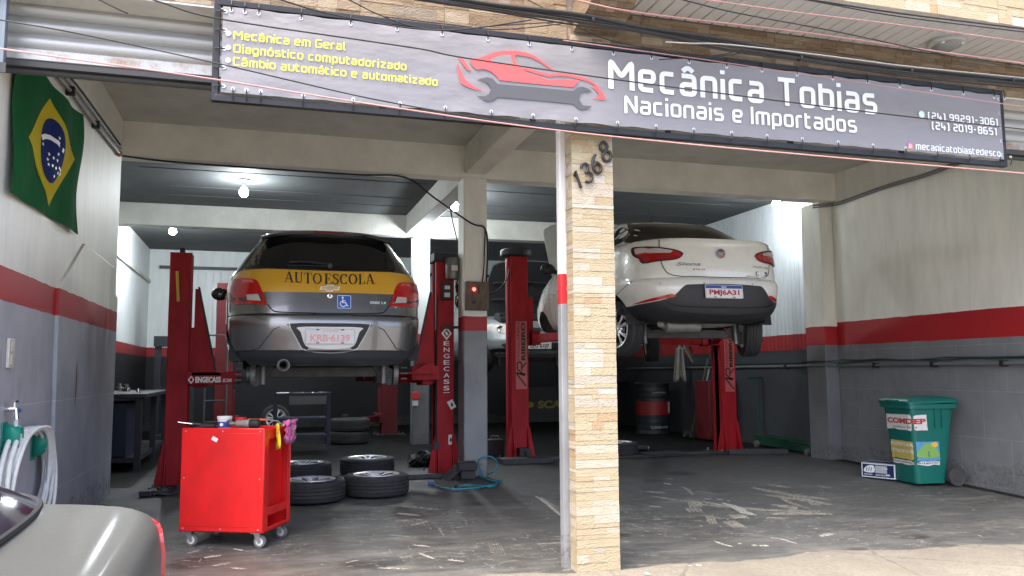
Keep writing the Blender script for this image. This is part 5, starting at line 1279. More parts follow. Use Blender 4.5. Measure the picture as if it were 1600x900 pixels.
# ---------------------------------------------------------------- two-post lifts
red_l = mat('lift_red', (.44, .009, .016), .55, spec=.3, var=.42, vscale=7, bump=.10, bscale=30, stretch=(1, 1, .35))
red_d = mat('lift_red_dark', (.13, .006, .010), .5, var=.3, vscale=5)
blk = mat('lift_black', (.018, .018, .019), .55, var=.2)
steel_f = mat('floor_steel', (.050, .050, .052), .55, metal=.3, var=.4, vscale=9)
def lift_post(root, x, y, h, sg, w=.30, d=.26, cap=None, m=None, gus=True):
    """C-shaped column; sg = +1 when its open side faces +X"""
    p = thing('post', '', '', (x-root.location.x, y-root.location.y, 0)); p.parent = root

    m = m or red_l; b = MB(); t_ = .012
    b.box((-w/2, -d/2, .0), (w/2, -d/2+t_, h)); b.box((-w/2, d/2-t_, 0), (w/2, d/2, h))
    xo = -sg*w/2; b.box((xo, -d/2+t_, 0), (xo+sg*t_, d/2-t_, h))
    for yy in (-1, 1):
        b.box((sg*w/2-sg*t_, yy*(d/2-t_), 0), (sg*w/2, yy*(d/2-t_-.06), h))
    b.build('column', m, p, bevel=.008)
    if gus:
        b = MB()
        for xx in (-w/2+.02, w/2-.02): b.prism([(-d/2-.10, .012), (-d/2, .012), (-d/2, .42), (-d/2-.012, .42)], xx-.006, xx+.006, 'X')
        for sx_ in (-1, 1): b.prism([(sx_*w/2, .012), (sx_*(w/2+.09), .012), (sx_*(w/2+.01), .44), (sx_*w/2, .44)], -d/2+.0, -d/2+.012, 'Y')
        b.build('gusset', m, p, bevel=.002)
    b = MB(); b.box((-w/2-.12, -d/2-.14, -.002), (w/2+.12, d/2+.10, .016)); b.build('base_plate', steel_f, p, bevel=.004)
    b = MB()
    for xx in (-1, 1):
        for yy in (-1, 1): b.tube([(xx*(w/2+.08), yy*(d/2+.06)-.03, .0), (xx*(w/2+.08), yy*(d/2+.06)-.03, .05)], .012, 6)
    parts(b, 'anchor_bolt', steel_old, p)
    if cap:
        b = MB()
        if cap == 'round': b.rev([(.0, h+.10), (.20, h+.10), (.215, h+.085), (.215, h+.02), (.20, h+.005), (.0, h+.005)], 28)
        else: b.box((-w/2-.03, -d/2-.03, h), (w/2+.03, d/2+.03, h+.10))
        b.build('top_cover', blk, p, smooth=40, bevel=.008)
    return p
def carriage(root, px, py, z, sg, targets, lettered=False):
    r = root.location
    X0 = px+sg*.05-r.x; Y0 = py-r.y
    b = MB(); b.box((X0, Y0-.09, z-.06), (X0+sg*.15, Y0+.09, z+.55)); b.box((X0+sg*.10, Y0-.17, z-.07), (X0+sg*.22, Y0+.17, z+.10)); b.build('carriage', red_l, root, bevel=.006)
    for (tx, ty) in targets:
        sx_, sy_ = X0+sg*.16, Y0+(-.13 if ty < py else .13)
        e = Vector((tx-r.x, ty-r.y, 0)); s_ = Vector((sx_, sy_, 0)); mid = s_.lerp(e, .58)
        arm = MB(); arm.bar((sx_, sy_, z), (mid.x, mid.y, z), .11, .11, w2=.095, h2=.095); arm.box((sx_-.06, sy_-.06, z-.08), (sx_+.06, sy_+.06, z+.08))
        arm.prism([(0, 0), (0, .13), (.04, .13), (.24, 0)], -.006, .006, 'Y') if False else None
        ao = arm.build('arm', red_l, root, bevel=.006)
        b = MB(); b.bar(tuple(s_.lerp(e, .5).to_3d()[:2])+(z-.004,), (e.x, e.y, z-.004), .075, .07); b.build('arm_extension', red_d, ao, bevel=.004)
        b = MB(); b.tube([(e.x, e.y, z), (e.x, e.y, z+.09)], .028, 10); b.tube([(e.x, e.y, z+.09), (e.x, e.y, z+.13)], .06, 14); b.build('rubber_pad', blk, ao, smooth=40)
# ---- left lift: solid red columns with white lettering
p1 = onZ(272, 760, 0); p2 = onZ(705, 735, 0)
x1, y1_, x2, y2_ = -.83, 9.32, 2.00, 9.38
lift1 = thing('two_post_lift', 'red two post lift with white lettering carrying the grey hatchback', 'car lift', ((x1+x2)/2, 9.35, 0))
P1 = lift_post(lift1, x1, y1_, onY(281, 394, y1_-.13).z, 1, .21, .25)
P2 = lift_post(lift1, x2, y2_, onY(700, 406, y2_-.13).z-.02, -1, .21, .25, cap='box')
b = MB(); b.box((-.11, -.145, 1.70), (-.08, -.128, 2.02)); b.M = Matrix.Identity(4)
o = b.build('lock_lever', mat('lever_yellow', (.60, .42, .03), .45), P1, bevel=.004); o.rotation_euler = (0, R_(-4), 0); o.location = (.20, 0, .20)
b = MB(); b.tube([(0, 0, onY(281, 394, y1_-.13).z), (0, 0, onY(281, 385, y1_-.13).z)], .03, 10); b.build('top_pulley', blk, P1)
zc = 1.075
carriage(lift1, x1, y1_, zc, 1, [(-.05, 10.2)])
carriage(lift1, x2, y2_, zc, -1, [(1.12, 10.2)])
# slanted guard plates behind the arms
r = lift1.location
for sg, px in ((1, x1), (-1, x2)):
    b = MB(); xa = px+sg*.15-r.x
    b.prism([(xa, zc+.10), (xa+sg*.22, zc+.06), (xa+sg*.03, zc+.95), (xa, zc+.95)], y1_-r.y-.16, y1_-r.y-.145, 'Y'); o = b.build('guard_plate', red_l, lift1)
    b = MB(); b.bar((xa+sg*.23, y1_-r.y-.152, zc+.06), (xa+sg*.035, y1_-r.y-.152, zc+.97), .03, .02); b.build('guard_edge', blk, lift1)
    b = MB(); b.prism([(xa, zc+.05), (xa+sg*.02, zc+.17), (xa+sg*.09, zc+.17), (xa+sg*.30, zc+.052)], y1_-r.y-.30, y1_-r.y-.29, 'Y'); b.prism([(xa, zc+.05), (xa+sg*.02, zc+.17), (xa+sg*.09, zc+.17), (xa+sg*.30, zc+.052)], y1_-r.y-.20, y1_-r.y-.19, 'Y'); b.build('arm_gusset', red_l, lift1)
def ptxt(parent, txt, m, fn, bold=.03, sx=1, name='lettering', shear=0):
    V, Fc, wd, y0, y1 = font_text(txt, bold, sx, shear); return flat(name, V, Fc, lambda u, v, l: fn(u/wd, (v-y0)/(y1-y0)), m, parent)
# stacked letters down the right column
yf = -.25/2-.003
zt, zbm = onY(703, 531, y2_-.14).z, onY(703, 611, y2_-.14).z; hL = (zt-zbm)/8
for i, ch in enumerate('ENGECASS'):
    z0 = zt-hL*(i+1)+.008; ptxt(P2, ch, white, lambda u, v, z0=z0: (.018+(u-.5)*.068, yf, z0+v*(hL-.022)), .012)
zd = onY(703, 521, y2_-.14).z
V, Fc = stroke([(.05, 0), (0, .062), (-.05, 0), (0, -.062)], .018, True); flat('lozenge_mark', V, Fc, lambda u, v, l: (.018+u, yf, zd+v), white, P2)
flat('lozenge_mark', *fill([[(-.022, .012), (.0, .026), (.022, -.012), (0, -.026)]]), lambda u, v, l: (.018+u, yf, zd+v), white, P2)
flat('small_lettering', *fill([[(-.04, 0), (.04, 0), (.04, .006), (-.04, .006)]]), lambda u, v, l: (.018+u, yf, zbm-.02+v), white, P2)
for (px_, py_), sz_, rot in (((706, 632), (.035, .05), .5), ((704, 687), (.022, .055), 0)):
    q = onY(px_, py_, y2_-.137); c_, s_ = math.cos(rot), math.sin(rot)
    flat('sticker', *fill([[(-sz_[0]*c_+sz_[1]*s_, -sz_[0]*s_-sz_[1]*c_), (sz_[0]*c_+sz_[1]*s_, sz_[0]*s_-sz_[1]*c_), (sz_[0]*c_-sz_[1]*s_, sz_[0]*s_+sz_[1]*c_), (-sz_[0]*c_-sz_[1]*s_, -sz_[0]*s_+sz_[1]*c_)]]), lambda u, v, l: (q.x-x2+u, yf, q.z+v), plate_w, P2)
    flat('sticker_print', *fill([[(-.012, -.02), (.012, -.024), (.016, .012), (-.006, .02)]]), lambda u, v, l: (q.x-x2+u, yf-.001, q.z+v), plast, P2)
# motor, junction box and cables on the right column
q = onY(707, 420, y2_-.2)
b = MB(); b.rev([(.0, -.12), (.075, -.12), (.085, -.10), (.085, .10), (.07, .125), (.0, .125)], 20, (q.x-x2, -.20, q.z)); b.build('motor', mat('motor_grey', (.25, .25, .24), .45, metal=.4, var=.3), P2, smooth=40)
b = MB(); b.box((q.x-x2-.03, -.295, q.z-.03), (q.x-x2+.04, -.28, q.z+.03)); b.build('motor_plate', plate_w, P2)
q = onY(698, 455, y2_-.16); b = MB(); b.box((q.x-x2-.06, -.19, q.z-.10), (q.x-x2+.06, -.136, q.z+.10)); b.build('switch_box', blk, P2, bevel=.006)
b = MB(); b.box((q.x-x2-.035, -.196, q.z-.07), (q.x-x2+.03, -.19, q.z-.02)); b.box((q.x-x2-.03, -.196, q.z+.02), (q.x-x2+.03, -.19, q.z+.06)); b.build('switch_label', plate_w, P2)
q = onY(718, 460, y2_-.15); b = MB(); rn = random.Random(5)
for i in range(9):
    pts = [(q.x-x2+rn.uniform(-.05, .05), -.17+rn.uniform(-.03, .03), q.z+.16-.32*j/5+rn.uniform(-.02, .02)) for j in range(6)]
    b.tube(catmull(pts, 4), .007, 5)
b.build('cable_tangle', blk, P2)
q0, q1 = onY(690, 512, y2_-.19), onY(736, 511, y2_-.19); b = MB(); b.bar((q0.x-x2, -.19, q0.z), (q1.x-x2, -.19, q1.z), .03, .03); b.build('lock_bar', blk, P2)
b = MB(); b.tube([(-.10, -.15, 2.0), (-.105, -.15, .30)], .010, 6); b.box((-.13, -.17, .28), (-.07, -.14, .36)); b.build('hydraulic_line', blk, P2)
# front cross panel that carries the maker's name on the left arm
q0, q1 = onY(293, 601, y1_-.17), onY(377, 601, y1_-.17); q2 = onY(293, 581, y1_-.17)
b = MB(); b.box((q0.x-r.x, y1_-r.y-.30, q0.z), (q1.x-r.x, y1_-r.y-.20, q2.z)); b.build('arm', red_l, lift1, bevel=.006)
L0, L1 = onY(305, 598, y1_-.31), onY(362, 598, y1_-.31)
ptxt(lift1, 'ENGECASS', white, lambda u, v: (L0.x+(L1.x-L0.x)*.70*u-r.x, y1_-r.y-.303, L0.z+v*.060), .05)
ptxt(lift1, 'EC.2000', white, lambda u, v: (L0.x+(L1.x-L0.x)*(.75+.25*u)-r.x, y1_-r.y-.303, L0.z+.004+v*.034), .03, shear=.3)
V, Fc = stroke([(.024, 0), (0, .034), (-.024, 0), (0, -.034)], .010, True); flat('lozenge_mark', V, Fc, lambda u, v, l: (L0.x-.04-r.x+u, y1_-r.y-.303, L0.z+.03+v), white, lift1)
q0, q1 = onY(640, 594, y2_-.17), onY(683, 594, y2_-.17); q2 = onY(640, 572, y2_-.17)
b = MB(); b.box((q0.x-r.x, y2_-r.y-.30, q0.z), (q1.x-r.x, y2_-r.y-.20, q2.z)); b.build('arm', red_l, lift1, bevel=.006)
for sg_, xx in ((1, -.12), (-1, 1.19)):
    b = MB(); b.bar((xx-r.x-sg_*.22, y1_-r.y-.25, zc+.0), (xx-r.x, y1_-r.y-.28, zc+.0), .075, .07); b.tube([(xx-r.x, y1_-r.y-.28, zc-.05), (xx-r.x, y1_-r.y-.28, zc+.10)], .028, 10); b.tube([(xx-r.x, y1_-r.y-.28, zc+.10), (xx-r.x, y1_-r.y-.28, zc+.14)], .06, 14); b.build('lifting_pad', blk, lift1, smooth=40)
b = MB(); b.box((x1-r.x+.1, -.14, .002), (x2-r.x-.1, .14, .022)); b.box((x1-r.x+.05, -.42, .002), (x2-r.x-.05, -.36, .05)); b.build('floor_crossing', steel_f, lift1, bevel=.004)
# ---- right lift with rotated black lettering on a pale red panel
x3, y3, x4, y4 = 3.22, 10.42, 6.33, 10.48
lift2 = thing('two_post_lift', 'red two post lift with black lettering carrying the white sedan', 'car lift', ((x3+x4)/2, 10.45, 0))
P3 = lift_post(lift2, x3, y3, onY(808, 400, y3-.13).z, 1, .235, .25, cap='round', gus=True)
P4 = lift_post(lift2, x4, y4, 2.70, -1, .235, .25, cap='round')
pink = mat('decal_pink', (.52, .10, .10), .45)
def mr_decal(P, yoff, z0, z1, w_=.155):
    H = z1-z0
    flat('decal_panel', *fill([rectp(-w_/2, w_/2, z0, z1, .01)]), lambda u, v, l: (u+.02, yoff, v), pink, P)
    def T(u0, u1, a, bb): return lambda u, v: (.02-w_/2+w_*(1-(a+(bb-a)*v)) if False else .02-w_/2+w_*(u0+(u1-u0)*(1-v)), yoff-.0015, z0+H*(a+(bb-a)*u))
    ptxt(P, 'MAQUINAS', ink, T(.12, .38, .42, .985), .0)
    ptxt(P, 'RIBEIRO', ink, T(.48, .86, .42, .985), .05)
    for pl in ([(.90, .04), (.10, .22), (.10, .24), (.78, .20)], [(.78, .20), (.14, .29), (.14, .385), (.40, .40), (.52, .37), (.52, .27)], [(.52, .31), (.92, .39)], [(.10, .23), (.86, .22)]):
        V, Fc = stroke([(.02-w_/2+w_*x, z0+H*z) for x, z in pl], .020); flat('emblem', V, Fc, lambda u, v, l: (u, yoff-.0015, v), ink, P)
yq = y3-.138
mr_decal(P3, -.129, onY(815, 608, yq).z, onY(815, 502, yq).z)
mr_decal(P4, -.129, onY(1140, 612, y4-.138).z, onY(1140, 612, y4-.138).z+.82)
zc2 = 1.57
carriage(lift2, x3, y3, zc2, 1, [(3.60, 8.25), (3.70, 11.2)])
carriage(lift2, x4, y4, zc2, -1, [(5.00, 8.3), (5.05, 11.2)])
r = lift2.location
b = MB(); b.box((x3-r.x-.35, -.55, .001), (x3-r.x+.30, -.30, .07)); o = b.build('foot_frame', steel_f, lift2, bevel=.006)
b = MB(); b.box((x3-r.x+.2, -.34, .002), (x4-r.x-.1, -.10, .03)); b.box((4.9-r.x, -.36, .031), (5.5-r.x, -.06, .045)); b.build('floor_crossing', steel_f, lift2, bevel=.004)
b = MB(); b.bar((x4-r.x-.2, -.36, .035), (x4-r.x+.55, -.62, .035), .12, .07); b.build('foot_frame', steel_f, lift2, bevel=.006)
b = MB(); b.box((x3-r.x-.05, -.30, .02), (x3-r.x+.09, -.16, .17)); b.tube([(x3-r.x+.02, -.31, .02), (x3-r.x+.02, -.31, .13)], .012, 6); b.build('floor_lock', blk, lift2)
# ---- third lift, deep in the shop
x5, x6, y5 = onY(352, 600, 16.2).x, onY(610, 600, 15.4).x, 15.6
lift3 = thing('two_post_lift', 'dark red two post lift standing far back behind the hatchback', 'car lift', ((x5+x6)/2, y5, 0))
for x, sg in ((x5, 1), (x6, -1)): lift_post(lift3, x, y5, 2.75, sg, .30, .28, m=red_d, gus=False)
carriage(lift3, x5, y5, .30, 1, [(x5+.9, y5-1.0)]); carriage(lift3, x6, y5, .30, -1, [(x6-.9, y5-1.0)])
for o in lift3.children:
    if o.name.startswith(('carriage', 'arm')): o.data.materials[0] = red_d

# ---------------------------------------------------------------- ceiling bulbs
bulb_m = mat('bulb_glow', (1, 1, 1), .4, emit=(.93, .98, 1.0), estr=40)
def bulb(px, py, z_c, label, energy, Y=None):
    q = onY(px, py, Y) if Y else onZ(px, py, z_c-.16)
    t = thing('ceiling_bulb', label, 'bulb', (q.x, q.y, z_c), 0, 'bare bulbs on the workshop ceiling')
    zb_ = q.z-z_c
    b = MB(); b.rev([(.0, 0), (.075, 0), (.075, -.02), (.05, -.03), (.0, -.03)], 18); b.tube([(0, 0, -.02), (0, 0, zb_+.05)], .022, 10); b.build('holder', mat('holder_grey', (.30, .30, .30), .5), t, smooth=40)
    b = MB(); b.rev([(.0, -.075), (.03, -.068), (.052, -.045), (.058, -.015), (.050, .02), (.028, .045), (.020, .06)], 18, (0, 0, zb_)); b.build('bulb', bulb_m, t, smooth=60)
    ld = bpy.data.lights.new('bulb_light', 'POINT'); lo = bpy.data.objects.new('bulb_light', ld); col.objects.link(lo); lo.parent = t; lo.location = (0, 0, zb_-.10)
    ld.energy = energy; ld.color = (.86, .95, 1.0); ld.shadow_soft_size = .06
EB = 16
bulb(381, 299, CEIL, 'bare bulb nearest the flag side, over the grey hatchback', EB)
bulb(270, 360, CEIL, 'bare bulb above the left lift column, farther back', EB*1.5)
bulb(665, 371, onY(665, 360, 12.9).z, 'bare bulb hanging before the farther concrete column', EB, 12.9)
bulb(711, 322, CEIL, 'bare bulb beside the nearer concrete column', EB*.8)
bulb(1213, 317, CEIL-.02, 'bare bulb at the right, close to the ribbed wall lining', EB*.5)
bulb(563, 359, CEIL, 'bare bulb just above the roof of the grey hatchback', EB*.9)
# ---------------------------------------------------------------- red tool trolley
cfl, cfr = onZ(284, 840, .06), onZ(427, 840, .06)
A = onZ(291, 853, -.028); B_ = onZ(406, 856, -.028)
red_t = mat('trolley_red', (.78, .012, .012), .36, coat=.3, var=.34, vscale=3.5, bump=.10, bscale=5, stretch=(1, 1, .6))
ctr = (A+B_)/2; dx_ = (B_-A); rz = math.atan2(dx_.y, dx_.x)
tro = thing('tool_trolley', 'bright red steel tool trolley on white castors in the left bay', 'tool trolley', (ctr.x, ctr.y, -.028), rz)
Lc = dx_.length; hw = Lc/2+.035; dp = .40
inv = tro.matrix_basis.inverted() if False else None
ztop = .80
mid = ctr+Vector((math.sin(-rz)*0, 0, 0))
zt = None
# height read at the front edge
qd = (A+B_)/2; dist = (qd-CAM).dot(CF)
ztop = onY(360, 668, ctr.y).z+.028
b = MB(); b.box((-hw, -.045, .105), (hw, -.033, ztop)); b.build('front_panel', red_t, tro, bevel=.010)
b = MB(); b.box((-hw+.035, -.048, .14), (hw-.035, -.0455, ztop-.035)); b.build('front_inset', red_t, tro, bevel=.002)
b = MB()
b.box((-hw, -.033, .105), (-hw+.012, dp, ztop-.01)); b.box((-hw, dp-.012, .105), (hw, dp, ztop-.01))
b.box((hw-.012, -.033, .105), (hw, .035, ztop-.01)); b.box((hw-.012, dp-.05, .105), (hw, dp, ztop-.01)); b.box((hw-.012, .03, .105), (hw, dp-.05, .13)); b.box((hw-.012, .03, .205), (hw-.003, dp-.05, .26)); b.box((hw-.07, .03, .24), (hw-.058, dp-.02, ztop-.05))
b.box((hw-.012, .03, ztop-.08), (hw, dp-.05, ztop-.01))
b.box((-hw, -.033, .105), (hw, dp, .118)); b.build('side_panels', red_t, tro, bevel=.004)
b = MB(); b.box((-hw+.005, -.03, ztop-.075), (hw-.005, dp-.005, ztop-.06)); b.build('top_tray', red_t, tro)
b = MB()
for x in (-hw+.03, 0, hw-.03):
    for z in (ztop-.022, .125): b.rev([(.0, -.0035), (.004, -.003), (.006, 0)], 10, (x, -.0455, z), 'Y')
for x in (-hw+.028, hw-.028): b.rev([(.0, -.0035), (.004, -.003), (.006, 0)], 10, (x, -.0455, .46), 'Y')
parts(b, 'screw', mat('screw_bright', (.65, .62, .6), .3, metal=.8), tro)
b = MB(); b.M = Matrix.Translation((-.055, -.049, ztop-.075)) @ Matrix.Rotation(R_(28), 4, 'Y'); b.box((-.022, -.0008, -.014), (.022, 0, .014)); b.build('paper_label', plate_w, tro)
for x in (-hw+.055, hw-.055):
    for y in (.0, dp-.06):
        b = MB(); b.box((x-.035, y-.035, .097), (x+.035, y+.035, .104)); 
        for s_ in (-1, 1): b.prism([(x-.022, .100), (x+.022, .100), (x+.030, .04), (x+.010, .03)], y+s_*.017-.0015, y+s_*.017+.0015, 'Y')
        c = b.build('castor', mat('castor_zinc', (.45, .45, .44), .35, metal=.8), tro)
        b = MB(); b.rev([(.0, -.010), (.022, -.010), (.026, -.012), (.040, -.012), (.043, -.008), (.043, .008), (.040, .012), (.026, .012), (.022, .010), (.0, .010)], 28, (x+.02, y, .043), 'Y', mis=[1, 1, 0, 0, 0, 0, 0, 1, 1]); b.build('castor_wheel', [mat('castor_grey', (.13, .13, .13), .6), mat('castor_white', (.62, .62, .60), .5)], c, smooth=40)
def on_tray(x, y, z=0): return tro.location+Matrix.Rotation(rz, 3, 'Z') @ Vector((x, y, ztop-.035+z))
# things on the tray
p = on_tray(-.065, .10); t = thing('plastic_tub', 'white plastic tub with blue label on the red trolley', 'tub', p)
b = MB(); b.rev([(.0, 0), (.040, 0), (.047, .085), (.0, .085)], 28); b.build('tub', mat('tub_white', (.70, .71, .69), .4), t, smooth=40)
b = MB(); b.rev([(.0, .086), (.050, .086), (.052, .094), (.050, .108), (.0, .110)], 28); b.build('lid', MATS['tub_white'], t, smooth=40)
b = MB(); b.rev([(.0435, .03), (.0468, .072)], 28); b.build('label_band', mat('tub_blue', (.04, .08, .30), .4), t, smooth=40)
b = MB(); b.rev([(.0, -.001), (.012, 0)], 12, (-.018, -.046, .052), 'Y'); b.build('label_mark', white, t)
p = on_tray(.02, .17); t = thing('red_cup', 'small red cup standing between the tub and the drill', 'cup', p); b = MB(); b.rev([(.0, 0), (.034, 0), (.040, .095), (.036, .095), (.031, .006), (.0, .006)], 22); b.build('cup', red_t, t, smooth=40)
p = on_tray(.125, .0, .062); t = thing('air_drill', 'silver and black air drill lying at the trolley right front corner', 'drill', p, rz)
b = MB(); b.rev([(.0, -.05), (.02, -.05), (.026, -.04), (.027, .02), (.032, .03), (.032, .05), (.0, .05)], 20, (0, 0, 0), 'X'); b.build('housing', mat('drill_alu', (.50, .48, .45), .35, metal=.7), t, smooth=40)
b = MB(); b.rev([(.0, .05), (.029, .051), (.032, .06), (.032, .11), (.024, .118), (.0, .118)], 20, (0, 0, 0), 'X'); b.build('grip', blk, t, smooth=40)
b = MB(); b.rev([(.0, -.10), (.012, -.10), (.016, -.07), (.012, -.05), (.0, -.05)], 14, (0, 0, 0), 'X'); b.tube([(-.05, 0, .0), (-.12, .02, .02), (-.14, .03, .0)], .008, 6); b.build('chuck', steel_old, t, smooth=40)
p = on_tray(-.165, .05, .03); t = thing('black_pliers', 'black tool lying beside the white tub on the trolley', 'tool', p, rz+.2); b = MB(); b.tube([(-.07, 0, 0), (-.02, .01, .012), (.05, .0, .01)], [.010, .018, .014], 8); b.tube([(-.06, .02, 0), (.0, .02, .010), (.06, .03, .0)], [.008, .012, .010], 8); b.build('handles', blk, t, smooth=50)
p = on_tray(-hw+.0, .01, .058); t = thing('screwdriver', 'screwdriver with thin blade over the trolley left edge', 'screwdriver', p, rz+.35); b = MB(); b.tube([(-.055, 0, .014), (.04, 0, .0)], .0028, 6); b.build('blade', chrome, t); b = MB(); b.tube([(.04, 0, 0), (.10, 0, -.008)], [.010, .012], 8); b.build('grip', blk, t)
p = on_tray(.12, .22, .05); t = thing('orange_handled_tool', 'tool with a flat orange handle behind the air drill', 'tool', p, rz); b = MB(); b.box((-.07, -.012, .02), (.07, .012, .034)); b.build('handle', mat('tool_orange', (.62, .12, .04), .45), t, bevel=.004); b = MB(); b.tube([(.07, 0, .027), (.15, .02, .015)], .005, 6); b.build('shank', steel_old, t)
def cloth(name, label, cat, m, pts_rows, parts='cloth'):
    o_ = pts_rows[0][0]; t = thing(name, label, cat, o_); b = MB(); b.grid([[tuple(Vector(q)-Vector(o_)) for q in r] for r in pts_rows]); o = b.build(parts, m, t, smooth=60)
    s_ = o.modifiers.new('solid', 'SOLIDIFY'); s_.thickness = .004; return t
def W(x, y, z): return tro.location+Matrix.Rotation(rz, 3, 'Z') @ Vector((x, y, z))
rows = []
for i in range(8):
    t_ = i/7; rows.append([W(hw+.004+.012*math.sin(j*1.7+i*.4)+.008*t_+.045*(1-j/5), .06+.085*(j/5)*(1-.25*t_)+.02*t_, ztop+.012-.16*t_+.015*math.sin(j)) for j in range(6)])
cloth('yellow_glove', 'yellow glove hanging over the trolley right side', 'glove', mat('glove_yellow', (.68, .56, .02), .7, bump=.3, bscale=25), rows)
rows = []
for i in range(9):
    t_ = i/8; rows.append([W(hw+.018+.05*abs(math.sin(j*1.1+i*.5))*(1-t_*.4)+.02*t_, .20+.16*(j/7)-.03*t_, ztop+.03-.15*t_+.02*math.sin(j*2.1)) for j in range(8)])
k = NT('rag_pattern'); tc = k.n('ShaderNodeTexCoord').outputs['Object']; n = k.noise(tc, 22, 3, .6)
k.link(k.ramp(n, [(.40, (.06, .10, .07)), (.48, (.45, .06, .22)), (.56, (.62, .12, .35)), (.64, (.25, .22, .15))]), k.b.inputs['Base Color']); k.b.inputs['Roughness'].default_value = .9
cloth('patterned_rag', 'pink patterned rag hanging from the trolley back corner', 'rag', MATS['rag_pattern'], rows)

# ---------------------------------------------------------------- loose alloy wheels on the floor
wl0 = thing('loose_wheel', 'alloy wheel lying flat, nearest and right of the pair behind the trolley', 'wheel', (0, 0, 0), 0, 'alloy wheels lying on the workshop floor')
make_wheel('w', wl0, .31, .19, .205)
q1 = onZ(588, 740, .19); q2 = onZ(486, 748, .19); q3 = onZ(574, 714, .19); q4 = onZ(473, 722, .19); q5 = onZ(962, 690, .19)
wl0.location = (q1.x, q1.y, .096); wl0.rotation_euler = (0, 0, .7)
for q, a, lab in ((q2, 0.1, 'alloy wheel lying flat half behind the red trolley, front row'), (q3, 1.2, 'alloy wheel lying flat behind the front pair, on the right'), (q4, 2.0, 'alloy wheel lying flat farther back behind the red trolley'), (q5, .4, 'wheel lying flat half hidden behind the tiled pillar')):
    c = copy_tree(wl0); c.location = (q.x, q.y, .096); c.rotation_euler = (0, 0, a); c['label'] = lab
q = onZ(432, 690, 0); t = copy_tree(wl0); t.scale = (.72, .72, .72); t.rotation_euler = (R_(80), 0, .2); t['label'] = 'alloy wheel leaning upright far back above the trolley'; del t['group']
t.location = onY(430, 655, 13.4); 
st = thing('low_stool', 'low dark stool under the leaning alloy wheel', 'stool', (t.location.x, 13.4, 0)); h_ = t.location.z-.228
b = MB(); b.box((-.2, -.15, h_-.03), (.2, .2, h_)); b.build('seat', blk, st, bevel=.005)
for sx_ in (-1, 1):
    for sy_ in (-.12, .17): b = MB(); b.bar((sx_*.17, sy_, 0), (sx_*.17, sy_, h_-.03), .03, .03); b.build('leg', blk, st)

# ---------------------------------------------------------------- small things on the floor
q = onZ(255, 772, 0); t = thing('brake_disc', 'worn grey brake disc with pad lying by the left lift column', 'brake disc', (q.x, q.y, 0))
b = MB(); b.M = Matrix.Rotation(R_(10), 4, 'Y'); b.rev([(.045, .06), (.065, .06), (.07, .035), (.125, .035), (.125, .012), (.05, .012), (.045, .06)], 28); b.build('disc', mat('cast_iron', (.075, .07, .066), .6, metal=.4, var=.35), t, smooth=35)
b = MB(); b.box((-.20, -.13, 0), (-.08, -.05, .05)); b.build('pad', blk, t, bevel=.006)
q = onZ(660, 728, 0); t = thing('black_bag', 'crumpled black bag of parts beside the right lift column', 'bag', (q.x, q.y, 0))
b = MB(); rn = random.Random(4); b.sphere((0, 0, .07), .17, 22, 14, (1.05, .8, .52)); b.v = [(x+rn.uniform(-.02, .02), y+rn.uniform(-.02, .02), max(0, z+rn.uniform(-.02, .03))) for x, y, z in b.v]; b.build('bag', mat('bag_black', (.014, .014, .015), .35, bump=.6, bscale=18), t, smooth=25)
b = MB(); b.tube([(-.16, -.1, .02), (-.05, -.12, .12), (.08, -.1, .15), (.16, -.05, .05)], .012, 6); b.tube([(.02, -.12, .06), (.08, -.15, .16), (.13, -.1, .06)], .010, 6); b.build('strap', blk, t, smooth=50)
q = onZ(708, 748, 0); t = thing('rubber_block', 'tilted black rubber block leaning on the lift column foot', 'block', (q.x, q.y, 0), .15)
b = MB(); b.M = Matrix.Rotation(R_(-38), 4, 'Y'); b.box((-.16, -.09, .03), (.14, .10, .075)); b.build('block', mat('rubber_block', (.035, .034, .033), .7, var=.3, bump=.2), t, bevel=.012)
q = onZ(733, 748, 0); t = thing('rubber_block', 'upright stepped black rubber block beside the column base', 'block', (q.x, q.y, 0), -.1)
b = MB(); b.box((-.10, -.08, .0), (.06, .10, .09)); b.box((-.13, -.09, .091), (.08, .10, .18)); b.build('block', MATS['rubber_block'], t, bevel=.014)
# air hose
hose_m = mat('hose_teal', (.015, .20, .26), .4, coat=.2)
def fl(x, y, z=.012): v = onZ(x, y, z); return v
t = thing('air_hose', 'teal air hose coiled against the concrete column foot', 'hose', fl(740, 755, 0)); o_ = t.location
P = [fl(678, 757), fl(700, 764), fl(720, 764), fl(745, 762), fl(770, 757), fl(783, 750), fl(770, 752), fl(757, 747)]
yy = onZ(760, 748, 0).y
P += [onY(752, 738, yy+.05), onY(748, 722, yy+.12), onY(756, 714, yy+.16), onY(770, 715, yy+.15), onY(777, 726, yy+.08), onY(770, 738, yy+.02), fl(757, 741), fl(750, 745), fl(775, 753), fl(768, 760), fl(735, 758), fl(712, 760)]
P = [Vector((p.x, p.y, max(.010, p.z))) for p in P]
b = MB(); b.tube([tuple(p-o_) for p in catmull(P, 8)], .009, 8); b.build('tube', hose_m, t, smooth=60)
b = MB(); p = P[0]-o_; b.tube([tuple(p+Vector((-.06, 0, .01))), tuple(p+Vector((0, 0, .008)))], .022, 10); b.build('coupling', mat('coupling_blue', (.02, .07, .25), .4), t, smooth=40)
b = MB(); p = fl(713, 763)-o_; b.sphere(tuple(p+Vector((0, 0, .016))), .024, 12, 8); b.build('clip', blk, t, smooth=60)
